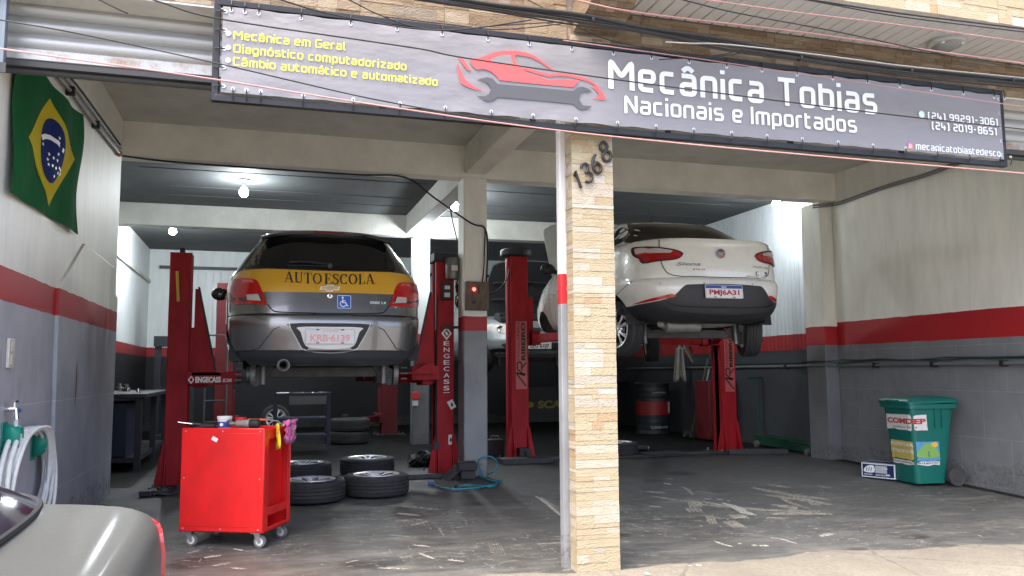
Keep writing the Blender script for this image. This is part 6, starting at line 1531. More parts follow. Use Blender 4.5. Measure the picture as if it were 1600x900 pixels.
q = onZ(778, 716, 0); t = thing('oil_can', 'dark square can behind the foot of the right lift column', 'can', (q.x, q.y+.15, 0)); b = MB(); b.box((-.11, -.08, 0), (.11, .08, .24)); b.build('body', blk, t, bevel=.012); b = MB(); b.tube([(-.06, 0, .24), (-.05, 0, .28), (.05, 0, .28), (.06, 0, .24)], .008, 6); b.build('handle', steel_old, t)
q = onZ(1003, 706, 0); t = thing('small_motor_part', 'small dark round car part on the floor behind the tiled pillar', 'car part', (q.x, q.y, .05)); b = MB(); b.rev([(.0, -.08), (.045, -.08), (.05, -.03), (.04, .0), (.045, .06), (.02, .08), (.0, .08)], 16, (0, 0, 0), 'X'); b.build('housing', blk, t, smooth=40); b = MB(); b.rev([(.0, .08), (.03, .08), (.03, .10), (.0, .10)], 14, (0, 0, 0), 'X'); b.build('pulley', steel_old, t, smooth=40)

# ---------------------------------------------------------------- wheelie bin and box by the right wall
bz_ = -.075
qa, qb = onZ(1412, 752, bz_), onZ(1476, 761, bz_)
bc = onZ(1446, 750, bz_)
binm = mat('bin_green', (.005, .145, .115), .38, var=.18, vscale=5, bump=.12, bscale=14)
bn = thing('wheelie_bin', 'green wheelie bin with torn stickers standing by the right wall', 'bin', (0, 0, 0), R_(-96))
nc = onZ(1434, 763, -.085); nv = Matrix.Rotation(R_(-96), 3, 'Z') @ Vector((.165, -.17, 0)); bn.location = (nc.x-nv.x, nc.y-nv.y, zf(nc.x, nc.y+.1)-.004)
H = .86; b = MB(); rows = []
for i in range(13):
    t_ = i/12; z = .03+.80*t_; hx, hy0, hy1 = .185+.055*t_, .19+.065*t_, .165+.095*t_
    q = fillet([(-hx, -hy0), (hx, -hy0), (hx, hy1), (-hx, hy1)], .06, True, 5); rows.append([(x, y, z) for x, y in q])
b.grid(rows, 0, True); b.f.append(tuple(range(len(rows[0])-1, -1, -1))); b.mi.append(0)
rows = []
for z, e in ((.80, .012), (.80, .028), (.845, .028), (.845, .0)):
    q = fillet([(-.24-e, -.255-e), (.24+e, -.255-e), (.24+e, .26+e), (-.24-e, .26+e)], .06, True, 5); rows.append([(x, y, z) for x, y in q])
b.grid(rows, 0, True)
for sx_ in (-1, 1):
    for yy in (.02, .10): b.bar((sx_*.241, yy, .60), (sx_*.243, yy, .80), .012, .012)
b.build('body', binm, bn, smooth=40)
b = MB(); rows = []
for z, e in ((.847, .03), (.872, .032), (.885, .022), (.905, -.03), (.915, -.10), (.917, -.18)):
    q = fillet([(-.24-e, -.265-e), (.24+e, -.265-e), (.24+e, .27+e), (-.24-e, .27+e)], .05, True, 5); rows.append([(x, y, z+(.012 if y > 0 else 0)) for x, y in q])
b.grid(rows, 0, True); b.f.append(tuple(len(b.v)-len(rows[0])+i for i in range(len(rows[0])))); b.mi.append(0)
b.box((-.10, -.31, .865), (.10, -.285, .885))
b.build('lid', binm, bn, smooth=40)
b = MB(); b.tube([(-.18, .30, .83), (-.18, .34, .86), (.18, .34, .86), (.18, .30, .83)], .014, 8); b.build('handle', binm, bn, smooth=50)
for sx_ in (-1, 1):
    b = MB(); b.rev([(.0, -.022), (.05, -.026), (.055, -.020), (.075, -.020), (.08, -.026), (.098, -.024), (.10, -.015), (.10, .015), (.098, .024), (.08, .026), (.075, .020), (.055, .020), (.05, .026), (.0, .022)], 32, (sx_*.235, .235, .10), 'X'); b.build('bin_wheel', mat('bin_wheel_grey', (.055, .055, .056), .6, var=.2), bn, smooth=35)
b = MB(); b.tube([(-.235, .235, .10), (.235, .235, .10)], .012, 8); b.build('axle', steel_old, bn)
# stickers on the front (torn outlines) and round the corner
def bfront(u, v, l=0): t_ = (v-.03)/.80; return (u, -(.19+.065*t_)-.0025-l, v)
def bfront(s_, v, l=0):
    t_ = (v-.03)/.80; hx, hy = .185+.055*t_, .19+.065*t_; r_ = .06; q_ = PI*r_/4; l = l+.0030
    if s_ < -q_: return (hx-r_+(s_+q_), -hy-l, v)
    if s_ > q_: return (hx+l, -hy+r_+(s_-q_), v)
    a = -PI/2+(s_+q_)/r_; return (hx-r_+(r_+l)*math.cos(a), -hy+r_+(r_+l)*math.sin(a), v)
def bside(u, v, l=0):  t_ = (v-.03)/.80; return ((.185+.055*t_)+.0025+l, u, v)
rn = random.Random(11)
def torn(x0, x1, z0, z1, j=.012, n=9):
    P = []
    for i in range(n): P.append((x0+(x1-x0)*i/n, z0+rn.uniform(-j, j)))
    for i in range(4): P.append((x1+rn.uniform(-.003, .003), z0+(z1-z0)*i/4))
    for i in range(n): P.append((x1-(x1-x0)*i/n, z1+rn.uniform(-.003, .003)))
    for i in range(5): P.append((x0+rn.uniform(0, j), z1-(z1-z0)*i/5))
    return P
sw = mat('sticker_paper', (.72, .70, .66), .55, var=.12, vscale=30); sr = mat('sticker_red', (.42, .03, .03), .55); sy = mat('sticker_yellow', (.60, .46, .10), .55, var=.2, vscale=20); sbk = mat('sticker_ink', (.06, .06, .05), .6)
flat('sticker', *fill([torn(-.40, .16, .575, .735, .012)], .02), bfront, sw, bn)
for z0, z1 in ((.705, .718), (.625, .634)): flat('sticker_rule', *fill([[(-.38, z0), (.155, z0), (.155, z1), (-.38, z1)]], .02), lambda u, v, l: bfront(u, v, .0012), sr, bn)
V, Fc, wd, y0, y1 = font_text('COMDEP', .045); V, Fc = dice(V, Fc, .08); flat('sticker_lettering', V, Fc, lambda u, v, l: bfront(-.385+u/wd*.53, .640+(v-y0)/(y1-y0)*.058, .0012), sr, bn)
V, Fc, wd, y0, y1 = font_text('telefone 2243', .02); V, Fc = dice(V, Fc, .2); flat('sticker_lettering', V, Fc, lambda u, v, l: bfront(-.30+u/wd*.34, .597+(v-y0)/(y1-y0)*.018, .0012), sbk, bn)
flat('sticker', *fill([torn(-.36, -.005, .27, .46, .014)], .02), bfront, sy, bn)
for tx, z0 in (('PREFEITURA', .405), ('PETROPOLIS', .335)):
    V, Fc, wd, y0, y1 = font_text(tx, .03); flat('sticker_lettering', V, Fc, lambda u, v, l: bfront(-.355+u/wd*.345, z0+(v-y0)/(y1-y0)*.036, .0012), sw, bn)
flat('sticker', *fill([torn(.015, .28, .26, .46, .010)], .02), bfront, mat('sticker_sky', (.10, .30, .50), .5), bn)
flat('sticker_hills', *fill([cm([(.03, .30), (.26, .30), (.26, .36), (.20, .43), (.12, .44), (.04, .37)], 4)], .02), lambda u, v, l: bfront(u, v, .0012), mat('sticker_hills', (.22, .42, .10), .5), bn)
flat('sticker_sun', *fill([[(.225+.040*math.cos(i*PI/8), .428+.026*math.sin(i*PI/8)) for i in range(16)]]), lambda u, v, l: bfront(u, v, .0020), mat('sticker_sun', (.75, .48, .04), .5), bn)
V, Fc = stroke([(.15, .30), (.15, .36)], .010); flat('sticker_palm', V, Fc, lambda u, v, l: bfront(u, v, .0022), sbk, bn)
flat('sticker', *fill([torn(-.34, .27, .215, .258, .008)], .02), bfront, sw, bn)
V, Fc, wd, y0, y1 = font_text('www.petropolis.rj.gov.br', .03); V, Fc = dice(V, Fc, .3); flat('sticker_lettering', V, Fc, lambda u, v, l: bfront(-.33+u/wd*.59, .228+(v-y0)/(y1-y0)*.022, .0012), sbk, bn)
# navy and white carton
qa, qb = onZ(1347, 744, -.03), onZ(1399, 752, -.05); d_ = (qb-qa); rzb = math.atan2(d_.y, d_.x)
bx = thing('carton_box', 'flat navy and white carton on the floor next to the green bin', 'box', ((qa.x+qb.x)/2, (qa.y+qb.y)/2, zf(6.6, 8.0)), rzb)
Lx = d_.length/2; hh = .16
b = MB(); b.box((-Lx, 0, .001), (Lx+.0, .22, hh)); b.build('carton', mat('carton_navy', (.012, .022, .085), .45, var=.15), bx, bevel=.003)
b = MB(); e = .010
for z in (.004, hh-.014): b.box((-Lx-.001, -.0015, z), (Lx+.001, -.0005, z+e)); b.box((Lx+.0005, -.001, z), (Lx+.0015, .221, z+e))
for x in (-Lx, Lx-e): b.box((x, -.0017, .004), (x+e, -.0006, hh-.004))
b.box((Lx+.0004, -.0012, .004), (Lx+.0017, e, hh-.004)); b.box((-Lx, -.001, hh+.0005), (Lx, e, hh+.0015)); b.box((-Lx, .21, hh+.0005), (Lx, .221, hh+.0015)); b.box((-Lx, .0, hh+.0004), (-Lx+e, .22, hh+.0014)); b.box((Lx-e, .0, hh+.0004), (Lx, .22, hh+.0014))
b.build('white_edges', white, bx)
pm = mat('carton_pale', (.45, .48, .52), .5)
flat('printed_panel', *fill([cm([(-Lx+.03, .06), (-Lx+.14, .06), (-Lx+.14, .13), (-Lx+.08, .13), (-Lx+.035, .10)], 3)]), lambda u, v, l: (u, -.002, v), white, bx)
flat('printed_panel', *fill([rectp(-.03, .10, .055, .135, .003)]), lambda u, v, l: (u, -.002, v), pm, bx)
for i in range(3):
    V, Fc = stroke([(-Lx+.055+i*.025, .07), (-Lx+.065+i*.025, .11)], .008); flat('print_marks', V, Fc, lambda u, v, l: (u, -.0028, v), MATS['carton_navy'], bx)
for tx, x, z, w_, h_ in (('FILTRO', -Lx+.03, .028, .09, .014), ('AUTO PARTS', -.03, .026, .11, .016), ('12 UN', Lx-.15, .10, .07, .012), ('BR', Lx-.10, .03, .05, .02)):
    V, Fc, wd, y0, y1 = font_text(tx, .03); flat('lettering', V, Fc, lambda u, v, l: (x+u/wd*w_, -.0021, z+(v-y0)/(y1-y0)*h_), white, bx)

# ---------------------------------------------------------------- right rear: jack, T-bar, drum, brooms, rags, cabinet
jg = mat('jack_green', (.006, .060, .030), .45, var=.3, vscale=8)
q0, q1 = onZ(1190, 697, 0), onZ(1282, 712, 0); q0 = q0*(7.22/q0.x); q0.z = 0; q1 = q1*(7.16/q1.x) if q1.x > 7.16 else q1; q1.z = 0
jk = thing('floor_jack', 'long dark green trolley jack lying by the right wall', 'jack', tuple(q0), math.atan2(q1.y-q0.y, q1.x-q0.x)); L = (q1-q0).length
b = MB()
for s_ in (-1, 1): b.prism([(0, .05), (0, .19), (L*.55, .17), (L*.95, .09), (L, .05), (L*.9, .03)], s_*.10-.008, s_*.10+.008, 'Y')
b.box((.05, -.10, .06), (L*.35, .10, .15)); b.build('frame', jg, jk, bevel=.004)
b = MB(); b.bar((L*.3, 0, .13), (L*.92, 0, .11), .09, .05); b.rev([(.0, .15), (.05, .15), (.055, .12), (.0, .12)], 16, (L*.92, 0, 0)); b.build('lift_arm', jg, jk)
for x_, r_ in ((.08, .05), (L*.93, .045)):
    for s_ in (-1, 1): b = MB(); b.rev([(.0, -.02), (r_, -.018), (r_, .018), (.0, .02)], 18, (x_, s_*.13, r_), 'Y'); b.build('jack_wheel', steel_old, jk, smooth=40)
q = onZ(1187, 692, 0); q = q*(7.36/q.x); q.z = 0; q.y -= .1; zt_ = onY(1187, 590, q.y+.1).z
t = thing('t_handle', 'green T shaped handle standing against the right wall', 'handle', (q.x, q.y+.1, 0)); b = MB(); b.tube([(0, 0, .0), (.0, .02, zt_)], .014, 8); b.tube([(-.16, .02, zt_), (.16, .02, zt_)], .014, 8); b.build('bar', jg, t)
q = onZ(1032, 679, 0); dm = thing('oil_drum', 'dark oil drum with wide red band near the back right', 'drum', (q.x, q.y+.3, 0))
zd1 = onY(1032, 598, q.y).z; sc_ = zd1/.88; rD = .29*sc_ if sc_ > .8 else .29
b = MB(); prof = [(.0, 0), (rD, 0), (rD+.01, .012)]+[(rD+(.008 if i % 3 == 0 else 0), .03+i*.03*sc_) for i in range(1, 28)]+[(rD+.01, .87*sc_), (rD-.01, .88*sc_), (rD-.02, .865*sc_), (.0, .865*sc_)]
b.rev(prof, 36); b.build('drum', mat('drum_black', (.016, .018, .022), .45, var=.3), dm, smooth=40)
b = MB(); b.rev([(rD+.0095, .33*sc_), (rD+.0095, .56*sc_)], 36); b.build('red_band', mat('drum_red', (.26, .012, .016), .45, var=.2), dm, smooth=40)
V, Fc, wd, y0, y1 = font_text('LUBRIFICANTE', .02)
for z_, h_, W_ in ((.70, .025, .28), (.10, .045, .34)):
    flat('lettering', V, Fc, lambda u, v, l: (rD*1.045*math.sin((u/wd-.5)*W_/rD), -rD*1.045*math.cos((u/wd-.5)*W_/rD), z_*sc_+(v-y0)/(y1-y0)*h_), mat('drum_print', (.35, .35, .35), .5), dm)
flat('white_patch', *fill([torn(.18, .26, .36, .54, .012, 5)]), lambda u, v, l: (rD*1.045*math.sin(u/rD), -rD*1.045*math.cos(u/rD), v*sc_), plate_w, dm)
for i, (x0, y0_, x1, y1__, m_) in enumerate(((1081, 676, 1106, 560, mat('wood_handle', (.16, .12, .08), .6, var=.3)), (1090, 668, 1108, 575, mat('handle_pale', (.42, .41, .38), .5)))):
    q = onX(x0, y0_, 7.18); q.z = .004; e = onX(x1, y1__, 7.40)
    t = thing('broom', ('broom with dark brown handle leaning beside the oil drum', 'broom with paler handle, leaning nearer the lift column')[i], 'broom', tuple(q)); o_ = Vector(q)
    b = MB(); b.tube([(0, 0, .08), tuple(e-o_)], .012, 8); b.build('handle', m_, t)
    b = MB(); b.prism([(-.16, .0), (.16, .0), (.13, .10), (-.13, .10)], -.03, .03, 'Y'); b.build('head', mat('broom_head', (.06, .055, .05), .9, bump=.6, bscale=60), t)
# grey rags hanging from a line hook
a = onX(1066, 540, 7.28); yR = a.y
rows = []
for i in range(11):
    t_ = i/10; rows.append([Vector((a.x-.06+.12*(j/7-.5)*(1+1.3*t_)-.08*t_*0, yR+.05*math.sin(j*1.9), a.z-.62*t_-(.05*math.sin(j*1.3)))) for j in range(8)])
ragm = mat('rag_grey', (.30, .29, .26), .9, var=.25, bump=.4, bscale=14)
cloth('hanging_rag', 'grey rag hanging straight down under the white sedan', 'rag', ragm, rows)
rows = []
for i in range(11):
    t_ = i/10; rows.append([Vector((a.x+.02+.36*t_+.10*(j/7-.5)*(1+.6*t_), yR-.03+.05*math.sin(j*1.9+1), a.z+.0-.50*t_-(.05*math.sin(j*1.3)))) for j in range(8)])
cloth('hanging_rag', 'grey rag draped sideways to the right of the straight one', 'rag', ragm, rows)
t = thing('rag_line', 'thin line the grey rags hang from', 'line', (a.x, yR, a.z)); b = MB(); b.tube([(0, 0, -.02), (.01, 0, .5)], .006, 6); b.build('line', blk, t)
q = onZ(1108, 692, 0); t = thing('red_cabinet', 'dark red tool cabinet behind the right lift column', 'cabinet', (q.x+.33, q.y+.35, 0)); b = MB(); b.box((-.22, -.2, .03), (.22, .25, .98)); b.build('body', red_d, t, bevel=.008)
for i in range(4): b = MB(); b.box((-.20, -.212, .08+i*.22), (.20, -.201, .27+i*.22)); o = b.build('drawer', red_d, t, bevel=.004); b = MB(); b.box((-.14, -.225, .235+i*.22), (.14, -.213, .25+i*.22)); b.build('handle', steel_old, o)
t = thing('sign_board', 'black board with a yellow emblem and letters at the dark back', 'board', tuple(onY(852, 632, 16.0))); b = MB(); b.box((-.75, 0, -.35), (.75, .03, .35)); b.build('panel', blk, t)
V, Fc, wd, y0, y1 = font_text('SCAN', .05); flat('lettering', V, Fc, lambda u, v, l: (-.16+u/wd*.7, -.002, -.08+(v-y0)/(y1-y0)*.16), mat('board_yellow', (.20, .17, .02), .6), t)
flat('emblem', *fill([[(-.33+.09*math.cos(i*PI/10), .0+.06*math.sin(i*PI/10)) for i in range(20)]]), lambda u, v, l: (u, -.002, v), MATS['board_yellow'], t)
# work table behind the drum with small bottles
q = onY(985, 600, 16.5); t = thing('workbench', 'dark bench with bottles along the back right of the workshop', 'bench', (q.x+.2, 16.5, 0)); b = MB(); b.box((-1.1, -.3, .92), (1.1, .3, .97)); b.build('top', blk, t)
for x in (-1.0, 1.0): b = MB(); b.box((x-.04, -.25, 0), (x+.04, .25, .918)); b.build('leg', blk, t)
for i, (x, c) in enumerate(((-.9, (.25, .25, .26)), (-.6, (.03, .06, .20)), (-.2, (.3, .28, .2)), (.15, (.05, .05, .05)), (.5, (.35, .1, .05)))):
    tt = thing('bottle', ('small grey', 'small dark blue', 'small cream', 'small black', 'small brown')[i]+' bottle on the dark rear bench', 'bottle', (t.location.x+x, 16.35, .972), 0, 'bottles on the rear bench'); b = MB(); b.rev([(.0, 0), (.04, 0), (.042, .14), (.018, .18), (.018, .2), (.0, .2)], 16); b.build('bottle', mat('bottle_%d' % i, c, .4), tt, smooth=40); b = MB(); b.rev([(.02, .2), (.02, .225), (.0, .225)], 12); b.build('cap', blk, tt)

# ---------------------------------------------------------------- left rear: benches, wall machine, trolley, tyres
wb = thing('workbench', 'dark steel workbench with tools along the far left wall', 'workbench', (-1.72, 12.2, 0))
dk = mat('bench_dark', (.022, .026, .032), .5, var=.3); nav = mat('navy_paint', (.012, .020, .050), .45, var=.25)
b = MB(); b.box((-.5, -1.5, .86), (.42, 1.4, .91)); b.build('top', dk, wb, bevel=.006)
b = MB(); b.box((-.48, -1.4, .10), (.34, 1.3, .16)); b.build('shelf', dk, wb)
for sy_ in (-1.42, 0, 1.32): b = MB(); b.box((.30, sy_-.035, 0), (.37, sy_+.035, .858)); b.build('leg', dk, wb)
b = MB(); b.box((-.45, -1.38, .17), (.20, -.4, .80)); b.build('cupboard', nav, wb, bevel=.006)
rn = random.Random(8)
for i in range(9):
    x, y = rn.uniform(-.3, .35), -1.35+i*.3; k_ = rn.choice(['spanner', 'socket', 'bottle', 'part']); 
    o_ = thing({'spanner': 'spanner', 'socket': 'socket', 'bottle': 'spray_can', 'part': 'engine_part'}[k_], '', '', (-1.72+x, 12.2+y, .912), rn.uniform(0, 3))
    b = MB()
    if k_ == 'spanner': b.box((-.12, -.012, 0), (.12, .012, .012)); b.rev([(.012, 0), (.028, 0), (.028, .014), (.012, .014)], 12, (.12, 0, 0)); b.build('shaft', chrome, o_)
    elif k_ == 'socket': b.rev([(.012, 0), (.02, 0), (.02, .05), (.012, .05)], 12); b.build('sleeve', chrome, o_)
    elif k_ == 'bottle': b.rev([(.0, 0), (.03, 0), (.03, .17), (.015, .2), (.015, .22), (.0, .22)], 14); b.build('can', mat('spray_%d' % i, (rn.uniform(.02, .3), rn.uniform(.02, .2), rn.uniform(.05, .3)), .35), o_, smooth=40)
    else: b.rev([(.0, 0), (.05, 0), (.055, .04), (.03, .05), (.03, .10), (.0, .10)], 14); b.build('casting', steel_old, o_, smooth=40)
    tag(o_, '%s number %d' % (k_, i), {'spanner': 'spanner', 'socket': 'socket', 'bottle': 'spray can', 'part': 'car part'}[k_], 'clutter on the far left workbench')
    o_['label'] = {'spanner': 'shiny spanner lying on the far left workbench', 'socket': 'small chrome socket standing on the far left workbench', 'bottle': 'slim spray can standing on the far left workbench', 'part': 'round metal part lying on the far left workbench'}[k_]
q = onY(192, 505, 10.6); t = thing('tool_board', 'dark board with hanging tools at the inner corner of the left wall', 'tool board', (-1.95, 10.4, q.z))
b = MB(); b.box((-.29, -.6, -.45), (-.25, .7, .40)); b.build('board', dk, t)
for i in range(7):
    b = MB(); y = -.5+i*.17; b.box((-.245, y-.02, -.30+.05*(i % 3)), (-.20, y+.02, .12)); b.rev([(.0, -.04), (.045, -.04), (.045, .04), (.0, .04)], 10, (-.21, y, .15), 'X'); b.build('hung_tool', blk if i % 2 else steel_f, t)
q = onZ(226, 665, 0); t = thing('bench_press', 'dark bench press against the far left corner', 'press', (-1.45, 15.6, 0))
b = MB(); b.box((-.35, -.3, 0), (.35, .3, .10)); b.build('base', dk, t)
for s_ in (-1, 1): b = MB(); b.box((s_*.28-.05, -.06, .10), (s_*.28+.05, .06, 1.75)); b.build('upright', dk, t)
b = MB(); b.box((-.35, -.09, 1.62), (.35, .09, 1.80)); b.box((-.28, -.08, .8), (.28, .08, .9)); b.tube([(0, 0, 1.62), (0, 0, 1.2)], .05, 12); b.build('crosshead', dk, t)
q0, q1 = onY(431, 615, 12.4), onY(514, 615, 12.4)
t = thing('shelf_trolley', 'dark blue shelf trolley under the back of the hatchback', 'trolley', ((q0.x+q1.x)/2, 12.4, 0)); hw_ = (q1.x-q0.x)/2; hT = q0.z
for sx_ in (-1, 1):
    for yy in (0, .45): b = MB(); b.box((sx_*hw_-.025, yy-.02, .08), (sx_*hw_+.025, yy+.02, hT)); b.build('post', nav, t)
for z in (hT-.03, hT*.55, .22): b = MB(); b.box((-hw_+.026, -.02, z), (hw_-.026, .47, z+.03)); b.build('shelf', nav, t)
b = MB(); b.box((-hw_*.5, -.03, hT-.16), (hw_*.9, -.022, hT-.04)); b.build('drawer', mat('drawer_grey', (.11, .11, .11), .5), t)
for i in range(4):
    q = (t.location.x-hw_*.7+i*.2, 12.5, hT+.002); o_ = thing('spanner', 'spanner lying on top of the dark blue shelf trolley', 'spanner', q, i*.8, 'spanners on the blue trolley'); b = MB(); b.box((-.10, -.012, 0), (.10, .012, .014)); b.rev([(.012, 0), (.028, 0), (.028, .014), (.012, .014)], 12, (.10, 0, 0)); b.build('shaft', chrome, o_)
    o_['label'] = ('leftmost', 'second', 'third', 'rightmost')[i]+' spanner lying on top of the dark blue shelf trolley'
q = onY(545, 665, 13.8); t = thing('tyre_stack', '', '', (q.x, 13.8, 0))
bpy.data.objects.remove(t)
for i in range(2):
    t = thing('used_tyre', ('lower', 'upper')[i]+' black tyre of the stack behind the hatchback', 'tyre', (q.x+.02*i, 13.8, .105+.20*i), 0, 'stack of used tyres'); b = MB(); b.rev(tyre_prof(.33, .2, .20), 40); b.build('tread', rubber, t, smooth=30)
q = onY(337, 600, 14.6); t = thing('hand_trolley', 'tall hand trolley with curved black handle behind the left lift', 'hand trolley', (q.x, 14.6, 0))
zt_ = onY(345, 524, 14.6).z
b = MB(); 
for s_ in (-1, 1): b.tube([(s_*.17, 0, .1), (s_*.17, .0, zt_-.12), (s_*.12, 0, zt_), (0, 0, zt_)], .016, 8)
for z in (.35, .7, 1.05): b.tube([(-.17, 0, z), (.17, 0, z)], .014, 6)
b.build('frame', mat('trolley_grey', (.10, .10, .105), .5, metal=.3), t, smooth=50); b = MB(); b.box((-.22, -.25, .03), (.22, .0, .045)); b.build('toe_plate', blk, t)
for s_ in (-1, 1): b = MB(); b.rev([(.0, -.025), (.12, -.025), (.12, .025), (.0, .025)], 18, (s_*.23, .08, .12), 'X'); b.build('trolley_wheel', rubber, t, smooth=40)
# alarm box on the rear column
q = onY(652, 622, 13.2); t = thing('alarm_box', 'small red alarm box with white plate on the farther column', 'alarm box', (q.x-.03, 13.197, q.z)); b = MB(); b.box((-.06, -.05, -.02), (.06, .0, .10)); b.build('case', mat('alarm_red', (.45, .015, .015), .4), t, bevel=.006); b = MB(); b.box((-.05, -.03, -.12), (.04, .0, -.03)); b.build('plate', plate_w, t)
# wooden control box on the nearer column
q0, q1 = onY(728, 440, 8.86), onY(763, 485, 8.86)
t = thing('control_box', 'weathered wooden control box with red light on the nearer column', 'control box', ((q0.x+q1.x)/2, 8.913, (q0.z+q1.z)/2)); hx, hz = (q1.x-q0.x)/2, (q0.z-q1.z)/2
b = MB(); b.box((-hx, -.09, -hz), (hx, .0, hz)); b.build('case', mat('weathered_wood', (.17, .125, .09), .75, var=.6, vscale=7, stretch=(3, 1, 1), bump=.3), t, bevel=.006)
b = MB(); b.rev([(.0, -.022), (.016, -.016), (.02, 0)], 14, (-hx*.35, -.09, hz*.45), 'Y'); b.build('red_light', mat('red_lamp', (.6, .01, .01), .3, emit=(1, .04, .03), estr=3), t, smooth=50)
b = MB(); b.rev([(.0, -.012), (.018, -.012), (.02, 0)], 14, (-hx*.35, -.09, -hz*.45), 'Y'); b.box((hx*.0, -.094, hz*.1), (hx*.12, -.09, hz*.75)); b.build('switch', blk, t, smooth=50)

# ---------------------------------------------------------------- left wall fittings
q = onX(13, 552, LW); t = thing('wall_switch', 'cream double switch on the grey part of the left wall', 'switch', (LW+.001, q.y, q.z))
b = MB(); b.box((0, -.055, -.085), (.018, .055, .085)); b.build('plate', mat('switch_cream', (.58, .55, .47), .45), t, bevel=.005)
for z in (-.038, .038): b = MB(); b.box((.0185, -.03, z-.03), (.024, .03, z+.03)); b.build('rocker', MATS['switch_cream'], t, bevel=.003)
hk = mat('hook_green', (.004, .22, .15), .4)
qa = onX(24, 705, LW)
t = thing('hose_hook', 'green plastic hose hook behind the hose, nearer the tap', 'hook', (LW, onX(20, 692, LW+.05).y, onX(20, 692, LW+.05).z)); 
def hook(t, dy):
    b = MB(); rows = []
    for i in range(9):
        a = PI*i/8; rows.append([(.01+.085*u_, math.cos(a)*.042, .06+math.sin(a)*.05-.02*u_) for u_ in (0, .5, 1)])
    rows = [[(.008, -.042, -.07), (.05, -.042, -.07), (.092, -.042, -.02)]]+rows[::-1]+[[(.008, .042, -.07), (.05, .042, -.07), (.092, .042, -.02)]]
    b.grid(rows); o = b.build('arm', hk, t, smooth=50); s_ = o.modifiers.new('solid', 'SOLIDIFY'); s_.thickness = .006
    b = MB(); b.box((.001, -.045, -.10), (.008, .045, .12)); b.build('back_plate', hk, t, bevel=.003)
hook(t, 0); h1 = t
t = thing('hose_hook', 'green plastic hose hook at the right end of the hose', 'hook', (LW, onX(64, 694, LW+.05).y, onX(64, 694, LW+.05).z)); hook(t, 0); h2 = t
y0_, y1__ = h1.location.y, h2.location.y; zc_ = (h1.location.z+h2.location.z)/2+.06
t = thing('garden_hose', 'coiled white garden hose hung on the green hooks', 'hose', (LW, (y0_+y1__)/2, zc_)); rn = random.Random(2)
P = []; o_ = t.location
for i in range(13):
    yc = rn.uniform(-.05, .05); w_ = (y1__-y0_)/2+.13+rn.uniform(-.05, .08); hgt = .66+rn.uniform(-.08, .12); xo = .03+.075*i/13
    for j in range(20):
        a = 2*PI*j/20; yv = yc-w_*math.cos(a); zv = -hgt*.5+hgt*.5*math.sin(a)
        if zv > -.05: zv = -.05+(zv+.05)*.35
        P.append((xo+.010*math.sin(a*2+i)+.004*j/20, yv, zv+.06))
b = MB(); b.tube(catmull([Vector(p) for p in P], 3), .0135, 7); b.build('coil', mat('hose_white', (.72, .73, .70), .4, var=.15, vscale=20), t, smooth=60)
tp = onX(6, 645, LW)
b = MB(); b.tube(catmull([Vector((.06, tp.y-o_.y, tp.z-o_.z)), Vector((.065, tp.y-o_.y+.02, tp.z-o_.z-.25)), Vector((.06, tp.y-o_.y-.02, tp.z-o_.z-.55)), Vector((.06, tp.y-o_.y+.12, tp.z-o_.z-.62))], 6), .013, 8); b.build('lead', MATS['hose_white'], t, smooth=60)
t = thing('water_tap', 'metal water tap with blue handle above the hose lead', 'tap', (LW, tp.y, tp.z)); b = MB(); b.tube([(0, 0, .02), (.06, 0, .02), (.065, 0, -.04)], .014, 8); b.tube([(.05, 0, .02), (.05, 0, .06)], .008, 6); b.box((.035, -.03, .058), (.065, .03, .068)); b.build('body', chrome, t, smooth=40); b = MB(); b.box((.055, .015, .0), (.075, .05, .02)); b.build('handle', mat('tap_blue', (.02, .10, .45), .4), t)
# conduits along the left wall up to the beam
def wallpath(pts, X): return [onX(x, y, X) for x, y in pts]
for i, (pts, r_, lab) in enumerate((([(70, 95), (110, 142), (150, 195), (186, 240)], .014, 'lowest grey conduit tube rising along the left wall to the beam'), ([(80, 95), (120, 142), (157, 192), (188, 232)], .012, 'middle grey conduit tube along the top of the left wall'), ([(90, 96), (128, 143), (162, 190), (188, 226)], .009, 'thin black cable above the conduits on the left wall'))):
    P = wallpath(pts, LW+.03+.01*i); o_ = P[0]; t = thing('conduit' if i < 2 else 'wall_cable', lab, 'conduit' if i < 2 else 'cable', tuple(o_)); b = MB(); b.tube([tuple(p-o_) for p in P], r_, 8); b.build('tube', mat('conduit_grey', (.22, .22, .215), .5) if i < 2 else blk, t, smooth=50)
    if i == 0:
        b = MB()
        for k_ in (1, 2): b.box(tuple(P[k_]-o_+Vector((-.03, -.02, -.03))), tuple(P[k_]-o_+Vector((.03, .02, .03))))
        parts(b, 'clamp', blk, t); b = MB(); b.sphere(tuple(P[3]-o_), .03, 10, 8); b.build('junction', mat('junction_orange', (.35, .12, .05), .5), t)
